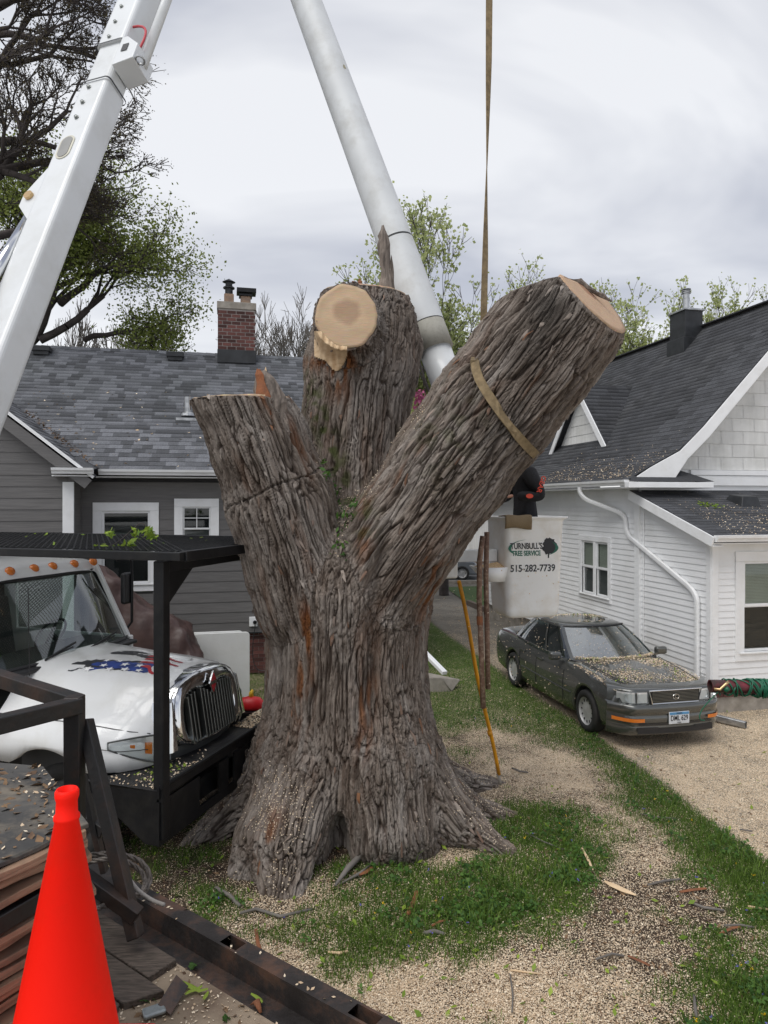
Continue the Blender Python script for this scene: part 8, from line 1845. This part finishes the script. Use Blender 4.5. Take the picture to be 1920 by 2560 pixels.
litter('leaf_litter', GH, lambda: (lambda t: (gx1+.42-1.5*t+random.gauss(0, .05), wy0+.25+1.0*t+random.gauss(0, .05), zw+.06+1.18*t+.02))(random.random()), 260, (.02, .05), M['dry_debris'])
litter('roof_chips', GH, lambda: (lambda x, t: tuple(roof_pt(x, t)+Vector((0, 0, .02))))(random.uniform(-4, 1.5), random.uniform(.02, .6)), 160, (.03, .05))
# leafy twig on the rack and small bits
tw_ = thing('leafy_twig', 'broken twig with fresh green leaves lying on top of the truck rack', 'twig', tuple(P(300, 1368, 6.9)))
tw0 = -tw_.location; tp_ = curve_px([(248, 1372, 6.9), (290, 1358, 6.9), (330, 1325, 6.9), (352, 1308, 6.9), (372, 1322, 6.9)]); MB().tube([p+tw0 for p in tp_], .006, 6).build('stem', M['branch'], tw_, smooth=True)
pp_ = []
for (cx_, cy_, s_, n_) in ((372, 1328, 8, 22), (340, 1330, 8, 12), (318, 1366, 14, 32), (275, 1333, 6, 9), (262, 1372, 8, 8), (380, 1343, 6, 10)):
    for _ in range(n_): pp_.append(P(random.gauss(cx_, s_), min(1376, random.gauss(cy_, s_*.7)), 6.9+random.gauss(0, .06))+tw0)
V, Fc, at = cards(np.array([tuple(p) for p in pp_]), rng.normal(size=(len(pp_), 3)), rng.uniform(.02, .05, len(pp_)), aspect=2.4); o = np_obj('leaves', V, Fc, M['bright_leaf'], tw_, attrs=at); o['kind'] = 'stuff'
litter('rack_litter', truck, lambda: (random.uniform(-4, .2), random.uniform(.1, 2.4), ZR+.055), 26, (.02, .04), M['bright_leaf'])
# loose sticks, bark slabs and split wood on the ground
def stick(name, pts, r_, mat_, label, cat='stick', flat=1.0, group=None, h_=.03):
    q = []
    for (x, y) in pts: v = G(x, y); v.z = float(gz(v.x, v.y))+h_; q.append(v)
    c = q[0].copy(); k = len(q); rr = r_ if isinstance(r_, list) else [r_*(.5+.5*math.sin(math.pi*(i+.7)/(k+.4))) for i in range(k)]
    m = MB(); m.tube([v-c for v in q], rr, 7, flat=flat); o = m.build(name, mat_, None, smooth=flat == 1.0); o.location = c; return tag(o, label, cat, group)
stick('split_wood', [(1512, 2212), (1530, 2222), (1560, 2238), (1590, 2250)], [.012, .032, .032, .012], M['fresh_wood'], 'pale split wood wedge lying on bare soil', 'wood piece', .5)
stick('wood_splinter', [(1455, 2135), (1470, 2165), (1482, 2192)], [.008, .016, .008], M['fresh_wood'], 'narrow pale splinter standing in the grass above the wedge', 'wood piece', .5, h_=.06)
stick('branch_stub', [(838, 2245), (870, 2210), (905, 2175), (940, 2145)], [.012, .028, .03, .014], M['branch_grey'], 'grey weathered branch stub in front of the hollow', 'branch', h_=.06)
stick('branch_stub', [(850, 2235), (900, 2215), (925, 2195)], [.008, .015, .008], M['branch_grey'], 'shorter grey fork lying under the weathered branch stub', 'branch', h_=.03)
BKS = [([(1020, 2300), (1035, 2270), (1042, 2245)], .022, 'red'), ([(898, 2218), (915, 2212), (930, 2200)], .022, 'red'), ([(600, 2200+100), (640, 2290), (700, 2305), (780, 2290)], .015, 'grey'), ([(1700, 2245), (1730, 2240), (1765, 2235)], .018, 'red'), ([(1570, 2400), (1600, 2412), (1625, 2425)], .014, 'red'), ([(1720, 2270), (1760, 2285), (1810, 2290)], .012, 'grey'), ([(1275, 2440), (1310, 2445), (1350, 2450)], .007, 'fresh'), ([(1275, 2450), (1282, 2500), (1280, 2545)], .007, 'grey'), ([(1060, 2350), (1085, 2345), (1110, 2352)], .018, 'grey'), ([(1490, 2410), (1530, 2395), (1560, 2400)], .010, 'grey'), ([(1810, 2330), (1850, 2325), (1885, 2330)], .010, 'grey'), ([(1870, 2278), (1920, 2282)], .012, 'fresh'), ([(1735, 2500), (1738, 2540), (1742, 2560)], .012, 'grey'), ([(1080, 2330), (1100, 2315), (1120, 2310)], .014, 'red'), ([(640, 2340), (645, 2375), (655, 2400)], .016, 'red'), ([(1800, 2350), (1830, 2335), (1850, 2330)], .014, 'red'), ([(540, 2240), (575, 2260), (600, 2285)], .020, 'grey'), ([(1600, 2045), (1640, 2052), (1690, 2055)], .008, 'grey'), ([(1280, 1925), (1300, 1932), (1320, 1935)], .014, 'grey'), ([(1150, 2010), (1190, 2025), (1215, 2045)], .012, 'grey'), ([(820, 2390), (850, 2393), (870, 2390)], .012, 'fresh'), ([(1850, 2080), (1880, 2085)], .01, 'grey'), ([(1310, 2095), (1360, 2115), (1410, 2130)], .006, 'grey'), ([(1620, 2225), (1660, 2215), (1700, 2212)], .012, 'grey')]
WHERE = ['in front of the trunk amid the weeds', 'beside the grey branch stub', 'lying under the front left root', 'on the bare soil right of the split wedge', 'on the soil at the lower right', 'behind the right hand bark slab', 'among the chips below the weeds', 'pointing down to the picture edge from the pale stick', 'half buried left of the soil patch', 'crossing the soil patch', 'in the lower right lawn', 'at the right picture edge', 'at the bottom edge right of centre', 'leaning by the weeds below the roots', 'below the left root near the steel rail', 'in the lower right lawn beside a grey twig', 'left of the front left root', 'on the chip strewn driveway', 'near the foot of the yellow pole', 'between the right root and the yellow pole', 'among chips left of the weed clump', 'on the driveway at the right edge', 'thin and long beside the hole in the grass', 'on the soil between wedge and lawn']
for (pts, r_, kd), wh in zip(BKS, WHERE):
    lab = {'red': 'reddish bark slab ', 'grey': 'grey brown stick ', 'fresh': 'pale stripped stick '}[kd]+wh
    stick({'red': 'bark_slab', 'grey': 'fallen_stick', 'fresh': 'fallen_stick'}[kd], pts, r_, {'red': M['bark_red'], 'grey': M['branch_grey'], 'fresh': M['fresh_wood']}[kd], lab, 'bark' if kd == 'red' else 'stick', .45 if kd == 'red' else 1.0, 'sticks and bark scraps on the ground')
def bits():
    n = 9000; x, y = scatter(n, ymax=11); gg, cc, dd_ = zones(x, y); k = on_tree_mask(x, y) & (rng.random(n) < .5*(1-.6*dd_)); x, y = x[k], y[k]; p = np.stack([x, y, gz(x, y)+.008], 1)
    V, Fc, at = cards(p, rng.normal(size=p.shape)*.3+(0, 0, 1), rng.uniform(.01, .028, len(p)), aspect=2.8); o = np_obj('bark_bits', V, Fc, M['dry_debris'], None, attrs=at); tag(o, 'small dark bark crumbs scattered over the yard', 'bark bits', kind='stuff')
bits()
